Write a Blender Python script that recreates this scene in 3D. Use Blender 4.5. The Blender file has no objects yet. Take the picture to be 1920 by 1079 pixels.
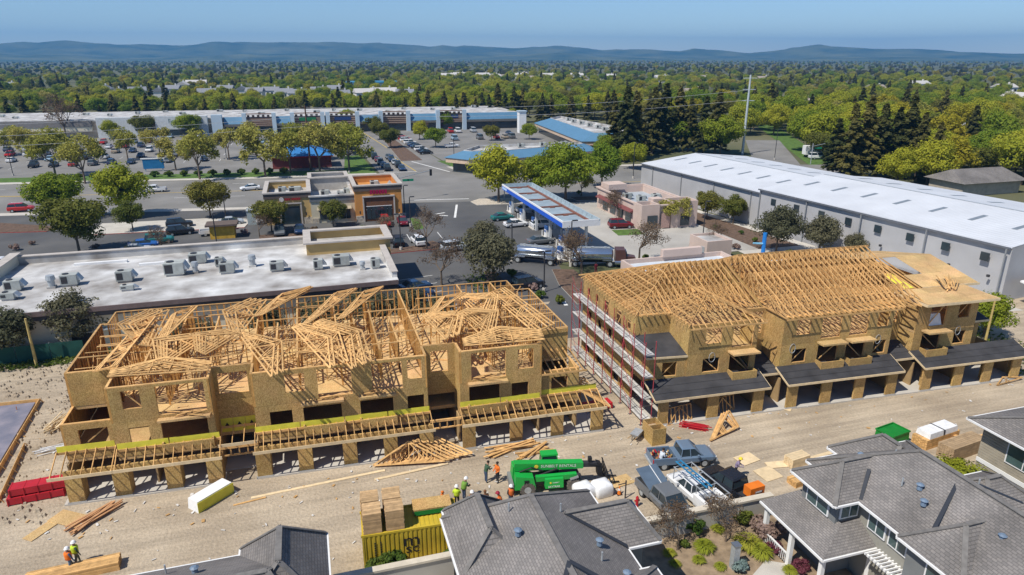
import bpy, bmesh, math, random
from mathutils import Vector, Matrix, noise
R = math.radians
rnd = random.Random(7)
scene = bpy.context.scene
col = scene.collection

# ---------------------------------------------------------------- camera, sky, sun, exposure
cam_d = bpy.data.cameras.new('camera'); cam = bpy.data.objects.new('camera', cam_d); col.objects.link(cam)
cam.location = (0, 0, 30); cam.rotation_euler = (R(90-18.7), 0, R(-16.7))
cam_d.lens = 24.0; cam_d.sensor_width = 36.0; cam_d.clip_start = .5; cam_d.clip_end = 40000
scene.camera = cam
SUN_AZ, SUN_EL = R(24), R(55)           # shadows run towards (cos AZ, sin AZ)
w = bpy.data.worlds.new('World'); scene.world = w; w.use_nodes = True
nt = w.node_tree; bg = nt.nodes['Background']
sky = nt.nodes.new('ShaderNodeTexSky'); sky.sky_type = 'NISHITA'; sky.sun_disc = False
sky.sun_elevation = SUN_EL
sd = Vector((-math.cos(SUN_AZ), -math.sin(SUN_AZ)))
sky.sun_rotation = math.atan2(sd.x, sd.y)
sky.air_density = 1.0; sky.dust_density = 0.0; sky.ozone_density = 6.5; sky.altitude = 1200
nt.links.new(sky.outputs[0], bg.inputs[0]); bg.inputs[1].default_value = .11
sl = bpy.data.lights.new('sun', 'SUN'); sl.energy = 4.7; sl.angle = R(.5); sl.color = (1, .94, .84)
so = bpy.data.objects.new('sun', sl); col.objects.link(so)
sdir = Vector((math.cos(SUN_AZ)*math.cos(SUN_EL), math.sin(SUN_AZ)*math.cos(SUN_EL), -math.sin(SUN_EL)))
so.rotation_euler = sdir.to_track_quat('-Z', 'Y').to_euler(); so.location = (-60, -30, 90)
vs = scene.view_settings; vs.view_transform = 'Standard'; vs.look = 'None'; vs.exposure = 0.12; vs.gamma = 1; vs.use_curve_mapping = False

# ---------------------------------------------------------------- helpers
F = 1280.; PIT = R(18.7); YAW = R(16.7)
_fw = Vector((math.sin(YAW)*math.cos(PIT), math.cos(YAW)*math.cos(PIT), -math.sin(PIT)))
_rt = Vector((math.cos(YAW), -math.sin(YAW), 0)); _up = Vector((math.sin(YAW)*math.sin(PIT), math.cos(YAW)*math.sin(PIT), math.cos(PIT)))
def G(px, py, z=0.):
    """survey helper: the plan position of a point of the photograph at height z"""
    d = _fw + _rt*((px-960)/F) - _up*((py-539.5)/F)
    t = (z-30)/d.z
    return Vector((d.x*t, d.y*t, z))

MATS = {}
def M(name, c, rough=.8, var=.12, scale=1.5, metal=0., c2=None, bump=0., rand=0., spec=.3, detail=4):
    """noise-mottled material in world metres; rand = per-object brightness variation"""
    if name in MATS: return MATS[name]
    m = bpy.data.materials.new(name); m.use_nodes = True; n = m.node_tree; N = n.nodes; L = n.links
    b = N['Principled BSDF']; b.inputs['Roughness'].default_value = rough; b.inputs['Metallic'].default_value = metal
    b.inputs['Specular IOR Level'].default_value = spec
    g = N.new('ShaderNodeNewGeometry'); t = N.new('ShaderNodeTexNoise'); t.inputs['Scale'].default_value = scale; t.inputs['Detail'].default_value = detail
    L.new(g.outputs['Position'], t.inputs['Vector'])
    r = N.new('ShaderNodeValToRGB'); L.new(t.outputs['Fac'], r.inputs[0])
    a = c if c2 else [x*(1-var) for x in c]; d = c2 if c2 else [min(1, x*(1+var)) for x in c]
    r.color_ramp.elements[0].position = .3; r.color_ramp.elements[1].position = .7
    r.color_ramp.elements[0].color = (*a, 1); r.color_ramp.elements[1].color = (*d, 1)
    out = r.outputs[0]
    if rand:
        o = N.new('ShaderNodeObjectInfo'); mr = N.new('ShaderNodeMapRange'); mr.inputs[3].default_value = 1-rand; mr.inputs[4].default_value = 1+rand
        L.new(o.outputs['Random'], mr.inputs[0]); mx = N.new('ShaderNodeVectorMath'); mx.operation = 'SCALE'
        L.new(out, mx.inputs[0]); L.new(mr.outputs[0], mx.inputs['Scale']); out = mx.outputs[0]
    L.new(out, b.inputs['Base Color'])
    if bump:
        bp = N.new('ShaderNodeBump'); bp.inputs['Strength'].default_value = bump; bp.inputs['Distance'].default_value = .05
        L.new(t.outputs['Fac'], bp.inputs['Height']); L.new(bp.outputs[0], b.inputs['Normal'])
    MATS[name] = m; return m

class MB:
    def __init__(s): s.v = []; s.f = []; s.m = []
    def face(s, pts, mi=0):
        i = len(s.v); s.v += [tuple(p) for p in pts]; s.f.append(tuple(range(i, i+len(pts)))); s.m.append(mi); return s
    def mesh(s, vs, fs, mi=0):
        i = len(s.v); s.v += [tuple(p) for p in vs]; s.f += [tuple(i+k for k in f) for f in fs]; s.m += [mi]*len(fs); return s
    def hexa(s, lo, hi, mi=0):              # two quads, bottom and top, counter-clockwise
        return s.mesh(list(lo)+list(hi), [(3,2,1,0),(4,5,6,7),(0,1,5,4),(1,2,6,5),(2,3,7,6),(3,0,4,7)], mi)
    def box(s, x0, x1, y0, y1, z0, z1, mi=0):
        return s.hexa([(x0,y0,z0),(x1,y0,z0),(x1,y1,z0),(x0,y1,z0)], [(x0,y0,z1),(x1,y0,z1),(x1,y1,z1),(x0,y1,z1)], mi)
    def beam(s, p, q, w=.05, h=.1, mi=0):
        p = Vector(p); q = Vector(q); d = (q-p)
        if d.length < 1e-5: return s
        d.normalize(); a = d.cross(Vector((0,0,1)))
        if a.length < 1e-3: a = Vector((1,0,0))
        a.normalize(); b = a.cross(d); a *= w/2; b *= h/2
        return s.hexa([p-a-b, p+a-b, p+a+b, p-a+b][::-1], [q-a-b, q+a-b, q+a+b, q-a+b][::-1], mi)
    def cyl(s, p, q, r, n=8, mi=0, r2=None, cap=True):
        p = Vector(p); q = Vector(q); d = (q-p).normalized(); a = d.orthogonal().normalized(); b = d.cross(a); r2 = r if r2 is None else r2
        A = [p+(a*math.cos(2*math.pi*k/n)+b*math.sin(2*math.pi*k/n))*r for k in range(n)]
        B = [q+(a*math.cos(2*math.pi*k/n)+b*math.sin(2*math.pi*k/n))*r2 for k in range(n)]
        fs = [(k, (k+1)%n, n+(k+1)%n, n+k) for k in range(n)]
        if cap: fs += [tuple(range(n))[::-1], tuple(range(n, 2*n))]
        return s.mesh(A+B, fs, mi)
    def prism(s, poly, z0, z1, mi=0, mtop=None):   # poly: plan outline counter-clockwise
        n = len(poly); mtop = mi if mtop is None else mtop
        vs = [(p[0], p[1], z0) for p in poly]+[(p[0], p[1], z1) for p in poly]
        s.mesh(vs, [(k, (k+1)%n, n+(k+1)%n, n+k) for k in range(n)]+[tuple(range(n))[::-1]], mi)
        i = len(s.v)-2*n; s.f.append(tuple(i+n+k for k in range(n))); s.m.append(mtop); return s
    def slab(s, pts, t, mi=0):                # a sloping sheet with thickness t downwards
        n = len(pts); lo = [(p[0], p[1], p[2]-t) for p in pts]
        return s.mesh(lo+[tuple(p) for p in pts], [(k, (k+1)%n, n+(k+1)%n, n+k) for k in range(n)]+[tuple(range(n))[::-1], tuple(range(n, 2*n))], mi)
    def data(s, name, mats, smooth=False):
        me = bpy.data.meshes.new(name); me.from_pydata(s.v, [], s.f)
        for m in (mats if isinstance(mats, (list, tuple)) else [mats]): me.materials.append(m)
        me.polygons.foreach_set('material_index', s.m)
        if smooth: me.polygons.foreach_set('use_smooth', [True]*len(s.f))
        me.update(); return me

def link(name, data, parent=None):
    o = bpy.data.objects.new(name, data); col.objects.link(o)
    if parent is not None:
        o.parent = parent; o.matrix_parent_inverse = parent.matrix_basis.inverted()
    return o
def part(name, mb, mat, parent, smooth=False): return link(name, mb.data(name, mat, smooth), parent)   # coordinates in world metres
def tag(o, label, cat, group=None):
    o['label'] = label; o['category'] = cat
    if group: o['group'] = group
    return o
def thing(name, label, cat, loc=(0,0,0), rz=0., group=None):
    o = bpy.data.objects.new(name, None); col.objects.link(o); o.empty_display_size = .2
    o.location = loc; o.rotation_euler = (0, 0, rz)
    o.matrix_basis = Matrix.Translation(Vector(loc)) @ Matrix.Rotation(rz, 4, 'Z')
    return tag(o, label, cat, group)
def struct(name, mb, mat, parent=None):
    o = link(name, mb.data(name, mat), parent)
    if parent is None: o['kind'] = 'structure'
    return o
CUBES = {}
def cube(mat):
    if mat.name not in CUBES: CUBES[mat.name] = MB().box(-.5,.5,-.5,.5,-.5,.5).data('block_'+mat.name, mat)
    return CUBES[mat.name]
def beam_m(p, q, w, h):
    p = Vector(p); q = Vector(q); d = q-p; l = d.length; d.normalize(); a = Vector((0,0,1)).cross(d)
    if a.length < 1e-3: a = Vector((0,1,0))
    a.normalize(); b = d.cross(a)
    return Matrix.Translation((p+q)/2) @ Matrix((d, a, b)).transposed().to_4x4() @ Matrix.Diagonal((l, w, h, 1))
def bar(name, p, q, w, h, mat, parent):      # one straight piece sharing a block mesh
    o = bpy.data.objects.new(name, cube(mat)); col.objects.link(o); o.matrix_basis = beam_m(p, q, w, h)
    o.parent = parent; o.matrix_parent_inverse = parent.matrix_basis.inverted(); return o
def copy_tree(o, parent=None):
    c = o.copy(); col.objects.link(c); c.parent = parent
    for ch in o.children: copy_tree(ch, c)
    return c
def put(proto, used, loc, rz, label, cat, group=None, sc=1.):
    """first call moves the prototype itself, later calls copy it"""
    o = copy_tree(proto) if used.get(proto.name) else proto
    used[proto.name] = True
    o.location = loc; o.rotation_euler = (0, 0, rz); o.scale = (sc, sc, sc)
    return tag(o, label, cat, group)
USED = {}
def text_data(txt, size, mat, depth=.01):
    cu = bpy.data.curves.new('lettering', 'FONT'); cu.body = txt; cu.size = size; cu.extrude = depth; cu.align_x = 'CENTER'; cu.align_y = 'CENTER'
    o = bpy.data.objects.new('lettering_tmp', cu); me = bpy.data.meshes.new_from_object(o); bpy.data.objects.remove(o); bpy.data.curves.remove(cu)
    me.materials.clear(); me.materials.append(mat); return me
def text(txt, size, mat, parent, loc, rot, sx=1.):
    """lettering standing at loc; rot = euler; text faces its local +Z"""
    o = bpy.data.objects.new('lettering', text_data(txt, size, mat)); col.objects.link(o)
    o.matrix_basis = Matrix.Translation(loc) @ Matrix.Rotation(rot[2], 4, 'Z') @ Matrix.Rotation(rot[0], 4, 'X') @ Matrix.Diagonal((sx, 1, 1, 1))
    o.parent = parent; o.matrix_parent_inverse = parent.matrix_basis.inverted(); return o

# ---------------------------------------------------------------- materials
def osb_mat(name, a, b, sc=9):
    m = M(name, a, .85, c2=b, scale=sc); n = m.node_tree; N = n.nodes; L = n.links
    v = N.new('ShaderNodeTexVoronoi'); v.inputs['Scale'].default_value = 24
    g = next(x for x in N if x.bl_idname == 'ShaderNodeNewGeometry'); mp = N.new('ShaderNodeMapping'); mp.inputs['Scale'].default_value = (1, 1, .55)
    L.new(g.outputs['Position'], mp.inputs[0]); L.new(mp.outputs[0], v.inputs['Vector'])
    bw = N.new('ShaderNodeRGBToBW'); L.new(v.outputs['Color'], bw.inputs[0])
    r = next(x for x in N if x.bl_idname == 'ShaderNodeValToRGB'); L.new(bw.outputs[0], r.inputs[0])
    t = next(x for x in N if x.bl_idname == 'ShaderNodeTexNoise'); t.inputs['Scale'].default_value = .6
    mx = N.new('ShaderNodeMix'); mx.data_type = 'RGBA'; mx.blend_type = 'MULTIPLY'; mx.inputs[0].default_value = .55
    b_ = N['Principled BSDF']; L.new(r.outputs[0], mx.inputs[6]); L.new(t.outputs['Color'], mx.inputs[7])
    gm = N.new('ShaderNodeHueSaturation'); gm.inputs['Saturation'].default_value = .2; gm.inputs['Value'].default_value = 1.9
    L.new(t.outputs['Color'], gm.inputs['Color']); L.new(gm.outputs[0], mx.inputs[7])
    oi = N.new('ShaderNodeObjectInfo'); mr = N.new('ShaderNodeMapRange'); mr.inputs[3].default_value = .84; mr.inputs[4].default_value = 1.14; L.new(oi.outputs['Random'], mr.inputs[0]); sc_ = N.new('ShaderNodeVectorMath'); sc_.operation = 'SCALE'; L.new(mx.outputs[2], sc_.inputs[0]); L.new(mr.outputs[0], sc_.inputs['Scale']); L.new(sc_.outputs[0], b_.inputs['Base Color'])
    return m
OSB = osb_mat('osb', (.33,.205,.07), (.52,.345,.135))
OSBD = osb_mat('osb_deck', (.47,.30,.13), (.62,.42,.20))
LUM = M('lumber', (.61,.365,.145), .8, .22, 2.5, rand=.24)
LUMY = M('lumber_stud', (.55,.30,.09), .8, .2, 2.5, rand=.16)
LUMW = M('lumber_pale', (.70,.55,.34), .8, .12, 2.5, rand=.1)
YEL = M('yellow_membrane', (.72,.66,.07), .6, .1, 2)
FELT = M('roofing_felt', (.048,.047,.05), .85, .3, .8)
def shingle_mat(name, c, ax):
    m = M(name, c, .9, .25, .35, bump=0); n = m.node_tree; N = n.nodes; L = n.links
    b = N['Principled BSDF']; g = next(x for x in N if x.bl_idname == 'ShaderNodeNewGeometry')
    mp = N.new('ShaderNodeMapping'); L.new(g.outputs['Position'], mp.inputs[0])
    if ax == 'x': mp.inputs['Rotation'].default_value = (0, 0, R(90))
    br = N.new('ShaderNodeTexBrick'); br.inputs['Scale'].default_value = 1; br.inputs['Brick Width'].default_value = .28; br.inputs['Row Height'].default_value = .13
    br.inputs['Mortar Size'].default_value = .014; br.inputs['Color1'].default_value = (.78,.78,.78,1); br.inputs['Color2'].default_value = (1.12,1.1,1.08,1); br.inputs['Mortar'].default_value = (.5,.5,.5,1)
    L.new(mp.outputs[0], br.inputs['Vector'])
    r = next(x for x in N if x.bl_idname == 'ShaderNodeValToRGB'); mx = N.new('ShaderNodeMix'); mx.data_type = 'RGBA'; mx.blend_type = 'MULTIPLY'; mx.inputs[0].default_value = .8
    L.new(r.outputs[0], mx.inputs[6]); L.new(br.outputs['Color'], mx.inputs[7]); L.new(mx.outputs[2], b.inputs['Base Color'])
    bp = N.new('ShaderNodeBump'); bp.inputs['Strength'].default_value = .5; bp.inputs['Distance'].default_value = .03; L.new(br.outputs['Fac'], bp.inputs['Height']); bp.invert = True
    L.new(bp.outputs[0], b.inputs['Normal']); return m
SHX = shingle_mat('shingles_x', (.215,.20,.19), 'x'); SHY = shingle_mat('shingles_y', (.215,.20,.19), 'y')
RIDGE = M('ridge_cap', (.175,.165,.155), .9, .2, 3); VALLEY = M('valley_metal', (.035,.04,.05), .5)
WHITE = M('white_paint', (.78,.78,.77), .5, .05); GREYM = M('galvanised', (.42,.45,.47), .45, .15, 4, metal=.3)
TPO = M('white_roofing', (.24,.22,.20), .7, c2=(.66,.66,.65), scale=.3, detail=12)
CREAM = M('cream_stucco', (.62,.57,.45), .9, .06, .4); DARKF = M('dark_fascia', (.07,.065,.07), .7)
GLASS = M('dark_glass', (.03,.045,.055), .12, .3, .4, spec=.6); BLACK = M('black', (.02,.02,.022), .6)
RUB = M('rubber', (.03,.03,.03), .9); RED = M('red_paint', (.45,.02,.03), .5, rand=.1); DIRTYR = M('dusty_tyre', (.13,.115,.1), .95, .3, 6)
CONC = M('concrete', (.5,.47,.42), .9, .1, .7); KERB = M('kerb_concrete', (.5,.48,.44), .9); REDK = M('red_kerb', (.42,.06,.05), .8, .3, 3)
ASPH = M('asphalt', (.075,.076,.08), .9, c2=(.125,.123,.12), scale=.12, detail=8)
ASPHO = M('old_asphalt', (.17,.165,.155), .9, c2=(.25,.24,.225), scale=.1, detail=8)
LINE = M('road_paint', (.7,.7,.68), .8, .2, 2); LINEY = M('yellow_paint', (.62,.42,.06), .8, .2, 2)
GRASSM = M('lawn', (.085,.15,.03), .95, .3, .8); MULCH = M('mulch', (.13,.085,.06), .95, .35, 2); BARK = M('bark', (.15,.115,.085), .95, .3, 5)
STEEL = M('steel', (.3,.32,.34), .4, .1, metal=.7); DKMET = M('dark_metal', (.04,.04,.045), .5)
# ================================================================ ground, roads, hills
def sheet(name, poly, z, mat, parent=None):
    return struct(name, MB().face([(p[0], p[1], z) for p in poly]), mat, parent)
def dirt_mat():
    m = M('dirt', (.36,.295,.215), .95, c2=(.52,.44,.33), scale=.16, detail=9, bump=0); n = m.node_tree; N = n.nodes; L = n.links
    g = next(x for x in N if x.bl_idname == 'ShaderNodeNewGeometry'); b = N['Principled BSDF']; r = next(x for x in N if x.bl_idname == 'ShaderNodeValToRGB')
    mp = N.new('ShaderNodeMapping'); mp.inputs['Scale'].default_value = (.12, 1.3, 1); mp.inputs['Rotation'].default_value = (0, 0, R(3)); L.new(g.outputs['Position'], mp.inputs[0])
    t = N.new('ShaderNodeTexNoise'); t.inputs['Scale'].default_value = 1.1; t.inputs['Detail'].default_value = 6; L.new(mp.outputs[0], t.inputs['Vector'])
    t2 = N.new('ShaderNodeTexNoise'); t2.inputs['Scale'].default_value = 5; t2.inputs['Detail'].default_value = 8; L.new(g.outputs['Position'], t2.inputs['Vector'])
    ad = N.new('ShaderNodeMath'); ad.operation = 'ADD'; L.new(t.outputs['Fac'], ad.inputs[0]); L.new(t2.outputs['Fac'], ad.inputs[1])
    r2 = N.new('ShaderNodeValToRGB'); r2.color_ramp.elements[0].position = .36; r2.color_ramp.elements[1].position = .62
    h = N.new('ShaderNodeMath'); h.operation = 'MULTIPLY'; h.inputs[1].default_value = .5; L.new(ad.outputs[0], h.inputs[0]); L.new(h.outputs[0], r2.inputs[0])
    r2.color_ramp.elements[0].color = (.72,.71,.70,1); r2.color_ramp.elements[1].color = (1.12,1.1,1.08,1)
    mx = N.new('ShaderNodeMix'); mx.data_type = 'RGBA'; mx.blend_type = 'MULTIPLY'; mx.inputs[0].default_value = .85
    L.new(r.outputs[0], mx.inputs[6]); L.new(r2.outputs[0], mx.inputs[7]); L.new(mx.outputs[2], b.inputs['Base Color'])
    wv = N.new('ShaderNodeTexNoise'); wv.inputs['Scale'].default_value = 1; wv.inputs['Detail'].default_value = 2; wv.inputs['Distortion'].default_value = .6   # wheel tracks: long thin streaks
    m3 = N.new('ShaderNodeMapping'); m3.inputs['Scale'].default_value = (.03, 1.1, 1); m3.inputs['Rotation'].default_value = (0, 0, R(2)); L.new(g.outputs['Position'], m3.inputs[0]); L.new(m3.outputs[0], wv.inputs['Vector'])
    r3 = N.new('ShaderNodeValToRGB'); r3.color_ramp.elements[0].position = .40; r3.color_ramp.elements[1].position = .52; r3.color_ramp.elements[0].color = (.74,.74,.75,1); r3.color_ramp.elements[1].color = (1.03,1.03,1.03,1); L.new(wv.outputs['Fac'], r3.inputs[0])
    mx2 = N.new('ShaderNodeMix'); mx2.data_type = 'RGBA'; mx2.blend_type = 'MULTIPLY'; mx2.inputs[0].default_value = .5; L.new(mx.outputs[2], mx2.inputs[6]); L.new(r3.outputs[0], mx2.inputs[7]); L.new(mx2.outputs[2], b.inputs['Base Color'])
    bp = N.new('ShaderNodeBump'); bp.inputs['Strength'].default_value = .7; bp.inputs['Distance'].default_value = .12; L.new(t2.outputs['Fac'], bp.inputs['Height']); L.new(bp.outputs[0], b.inputs['Normal'])
    return m
DIRT = dirt_mat()
FLOORM = M('woodland_floor', (.06,.075,.03), 1, c2=(.16,.15,.085), scale=.02, detail=6)
sheet('ground', [(-9000,-600),(9000,-600),(9000,9500),(-9000,9500)], -.04, FLOORM)
# site dirt: a grid with low unevenness
def dirt_grid():
    mb = MB(); x0, x1, y0, y1, s = -75, 98, 12, 78, 1.0
    nx = int((x1-x0)/s); ny = int((y1-y0)/s)
    def h(x, y):
        k = .5*noise.noise((x*.25, y*.25, 1))+.5*noise.noise((x*.9, y*.9, 5))
        a = .10 if x < -19 else .035
        return max(-.03, min(.16, .012+a*k)) if not (-19 < x < 66 and 46 < y < 66) else 0.0
    vs = [(x0+i*s, y0+j*s, h(x0+i*s, y0+j*s)) for j in range(ny+1) for i in range(nx+1)]
    fs = [(j*(nx+1)+i, j*(nx+1)+i+1, (j+1)*(nx+1)+i+1, (j+1)*(nx+1)+i) for j in range(ny) for i in range(nx)]
    return mb.mesh(vs, fs)
struct('dirt_site', dirt_grid(), DIRT)
sheet('parking_asphalt', [(-95,97),(10,97),(10,75),(19,72),(19,66),(33,66),(33,80),(36,97),(72,97),(74,140),(60,140),(-80,160)], .02, ASPH)
sheet('station_concrete', [(37,92),(70,92),(70,135),(46,137)], .024, M('stained_concrete', (.33,.31,.28), .9, c2=(.47,.45,.41), scale=.15, detail=8))
sheet('road', [(-260,205),(-100,167),(-60,159),(20,146),(70,137),(110,133),(132,131),(150,164),(110,178),(40,184),(-10,187),(-70,196),(-260,245)], .024, ASPHO)
sheet('side_street', [(19,184),(40,183),(37,280),(30,330),(14,330),(16,280)], .028, ASPHO)
sheet('shopping_asphalt', [(-260,250),(-70,200),(16,193),(12,335),(-260,390)], .016, ASPHO)
sheet('east_parking', [(40,205),(85,215),(110,300),(70,330),(33,330)], .016, ASPHO)
sheet('cross_road', [(118,160),(136,164),(172,222),(160,226)], .03, ASPHO)
sheet('frontage_sidewalk', [(-100,164.5),(-60,156.5),(16,144.3),(16,146.5),(-60,159.2),(-100,167.5)], .034, CONC)
sheet('far_sidewalk', [(-100,201),(-70,196.5),(-10,187.5),(18,185.5),(18,188.5),(-10,190.5),(-70,199.5),(-100,204)], .034, CONC)
sheet('corner_sidewalk', [(40,184),(110,178.5),(110,181),(44,187),(40,194),(38.5,194)], .034, CONC)
sheet('verge_lawn', [(-100,204),(-70,199.5),(-10,190.5),(18,188.5),(17,225),(12,225),(10,196),(-70,207),(-100,211)], .036, GRASSM)
sheet('corner_lawn', [(41,188),(80,184.5),(80,187),(60,190),(47,195),(41,206),(38,206)], .036, GRASSM)
sheet('roadside_lawn', [(140,166),(150,168),(215,285),(205,285)], .02, GRASSM)
sheet('service_lane', [(70,60),(84,58),(79,105),(74,140),(70,140),(70,97),(66,92),(66,66)], .018, CONC)
sheet('planted_bank', [(70,92),(78,92),(73,140),(69,140)], .03, MULCH)
# planters beside the driveway, kerbed islands
def island(name, poly, kerb, fill, h=.13):
    o = struct(name, MB().prism(poly, .0, h, 0, 1), [kerb, fill]); return o
island('planting_strip', [(19.8,69),(24.6,67.5),(24.8,80),(25.2,92),(23.6,93),(21.5,82)], KERB, MULCH)
island('planting_strip', [(31.5,76),(36,76),(36.5,90),(33.5,91),(32,84)], KERB, MULCH)
island('planting_island', [(10,106.5),(19.4,107),(20.5,110),(19.5,112.5),(16,110),(10,108.6)], REDK, MULCH)
island('planting_island', [(-9,120.5),(10.4,120),(10.4,124),(-9,125)], KERB, MULCH)
island('planting_island', [(17.8,121),(19.6,121.5),(20,129),(18.5,131)], KERB, GRASSM)
island('planting_island', [(-44,106),(-22,105.5),(-22,108),(-44,109)], KERB, MULCH)
island('planting_island', [(-64,142),(-46,139),(-44,142),(-60,151)], REDK, MULCH)
island('planting_island', [(-38,134),(-12,132),(-11,139),(-20,142),(-38,143)], REDK, CONC)
island('street_corner', [(34,139),(48,137.5),(54,138),(54,142.5),(36,145.5),(33.5,143)], KERB, M('gravel', (.5,.44,.36), .95, .25, 4))
island('planting_island', [(56,137.5),(72,135),(72,139),(56,141.5)], KERB, MULCH)
island('planting_island', [(51.5,106.5),(56.5,106),(57,110),(52,110.5)], KERB, GRASSM)
island('planting_strip', [(27.5,208),(34,208),(33,270),(29,270)], KERB, MULCH)
# painted lines
def lines(name, segs, w, mat, z=.042):
    mb = MB()
    for (a, b) in segs:
        a = Vector((*a, z)); b = Vector((*b, z)); d = (b-a).normalized(); n = Vector((-d.y, d.x, 0))*w/2
        mb.face([a-n, b-n, b+n, a+n])
    return struct(name, mb, mat)
sg = []
for x in range(-150, 15, 11):
    for yy in (-9, 8): sg.append(((x, 171.5-.135*x+yy), (x+4, 171.5-.135*(x+4)+yy)))
lines('lane_dashes', sg, .2, LINE)
lines('stop_lines', [((37.5,184.5),(30.5,207)), ((46,158),(47,176)), ((27,129),(30,141)), ((15,150),(16,165)), ((20,188.5),(29,187.5)), ((22,148.5),(34,146.5))], .45, LINE)
lines('centre_lines', [((-260,224),(-60,177.5)), ((-60,177.5),(14,166.8)), ((46,160),(120,150.5)), ((28.8,188),(26,225)), ((27.5,240),(22,325)), ((-260,225),(-60,178.1))], .25, LINEY)
bays = []
for k in range(13): bays.append(((-47+2.8*k, 109), (-47+2.8*k, 114)))
for k in range(6): bays.append(((10.5+2.75*k-5.5*(k > 4), 113.5), (10.5+2.75*k-5.5*(k > 4), 118.5)))
for k in range(5): bays.append(((11, 78+3.6*k), (16, 79+3.6*k)))
for r_ in range(6):
    for k in range(24): bays.append(((-110+5*k, 224+14*r_), (-110+5*k, 229+14*r_)))
lines('parking_lines', bays, .13, LINE)
lines('lane_arrow', [((-41.5,117.5),(-39.3,118.6)), ((-39.8,118.9),(-39.2,117.8)), ((-22,121),(-21,122.4)), ((-17.5,121),(-16.5,122.4)), ((30,76),(30.4,79)), ((24.5,132),(26,131)), ((24,133.2),(26,134))], .5, LINE)

# hills
HM = M('wooded_hill', (.02,.045,.02), 1, c2=(.14,.15,.07), scale=.0035, detail=12)
def hills():
    sil = [(-700,84),(-300,80),(0,82),(120,77),(180,82),(330,85),(480,80),(620,79),(720,82),(800,88),(870,85),(960,92),(1050,86),(1130,94),(1280,96),(1300,91),(1400,100),(1470,95),(1540,86),(1600,90),(1700,91),(1800,98),(1920,101),(2300,92),(2700,96)]
    mb = MB(); NA, NR = 260, 26; vs = []
    for i in range(NA+1):
        px = -700+3400*i/NA
        for a, b in zip(sil, sil[1:]):
            if a[0] <= px <= b[0]: y = a[1]+(b[1]-a[1])*(px-a[0])/(b[0]-a[0])
        d = _fw+_rt*((px-960)/F)-_up*((y-539.5)/F); hd = Vector((d.x, d.y)).normalized(); te = d.z/Vector((d.x, d.y)).length
        top = 30+7000*te
        for j in range(NR+1):
            t = j/NR; r_ = 4300+3900*t
            pr = math.exp(-((t-.69)/.16)**2) + .42*math.exp(-((t-.33)/.13)**2)*(.6+.8*noise.noise((i*.035, 2.2, 0)))
            p = hd*r_; k = noise.fractal((p.x*.0022, p.y*.0022, 3), 1.0, 2.0, 5)
            z = top*pr*(1+.4*k)-4
            if j == 18: z = top*(1+.14*noise.fractal((i*.13, 0, 0), 1, 2, 5))
            elif j > 18: z = min(z, top*.96)
            vs.append((p.x, p.y, z))
    fs = [(i*(NR+1)+j, (i+1)*(NR+1)+j, (i+1)*(NR+1)+j+1, i*(NR+1)+j+1) for i in range(NA) for j in range(NR)]
    return mb.mesh(vs, [f[::-1] for f in fs])
o = link('hills', hills().data('hills', HM, True)); o['kind'] = 'structure'
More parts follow.
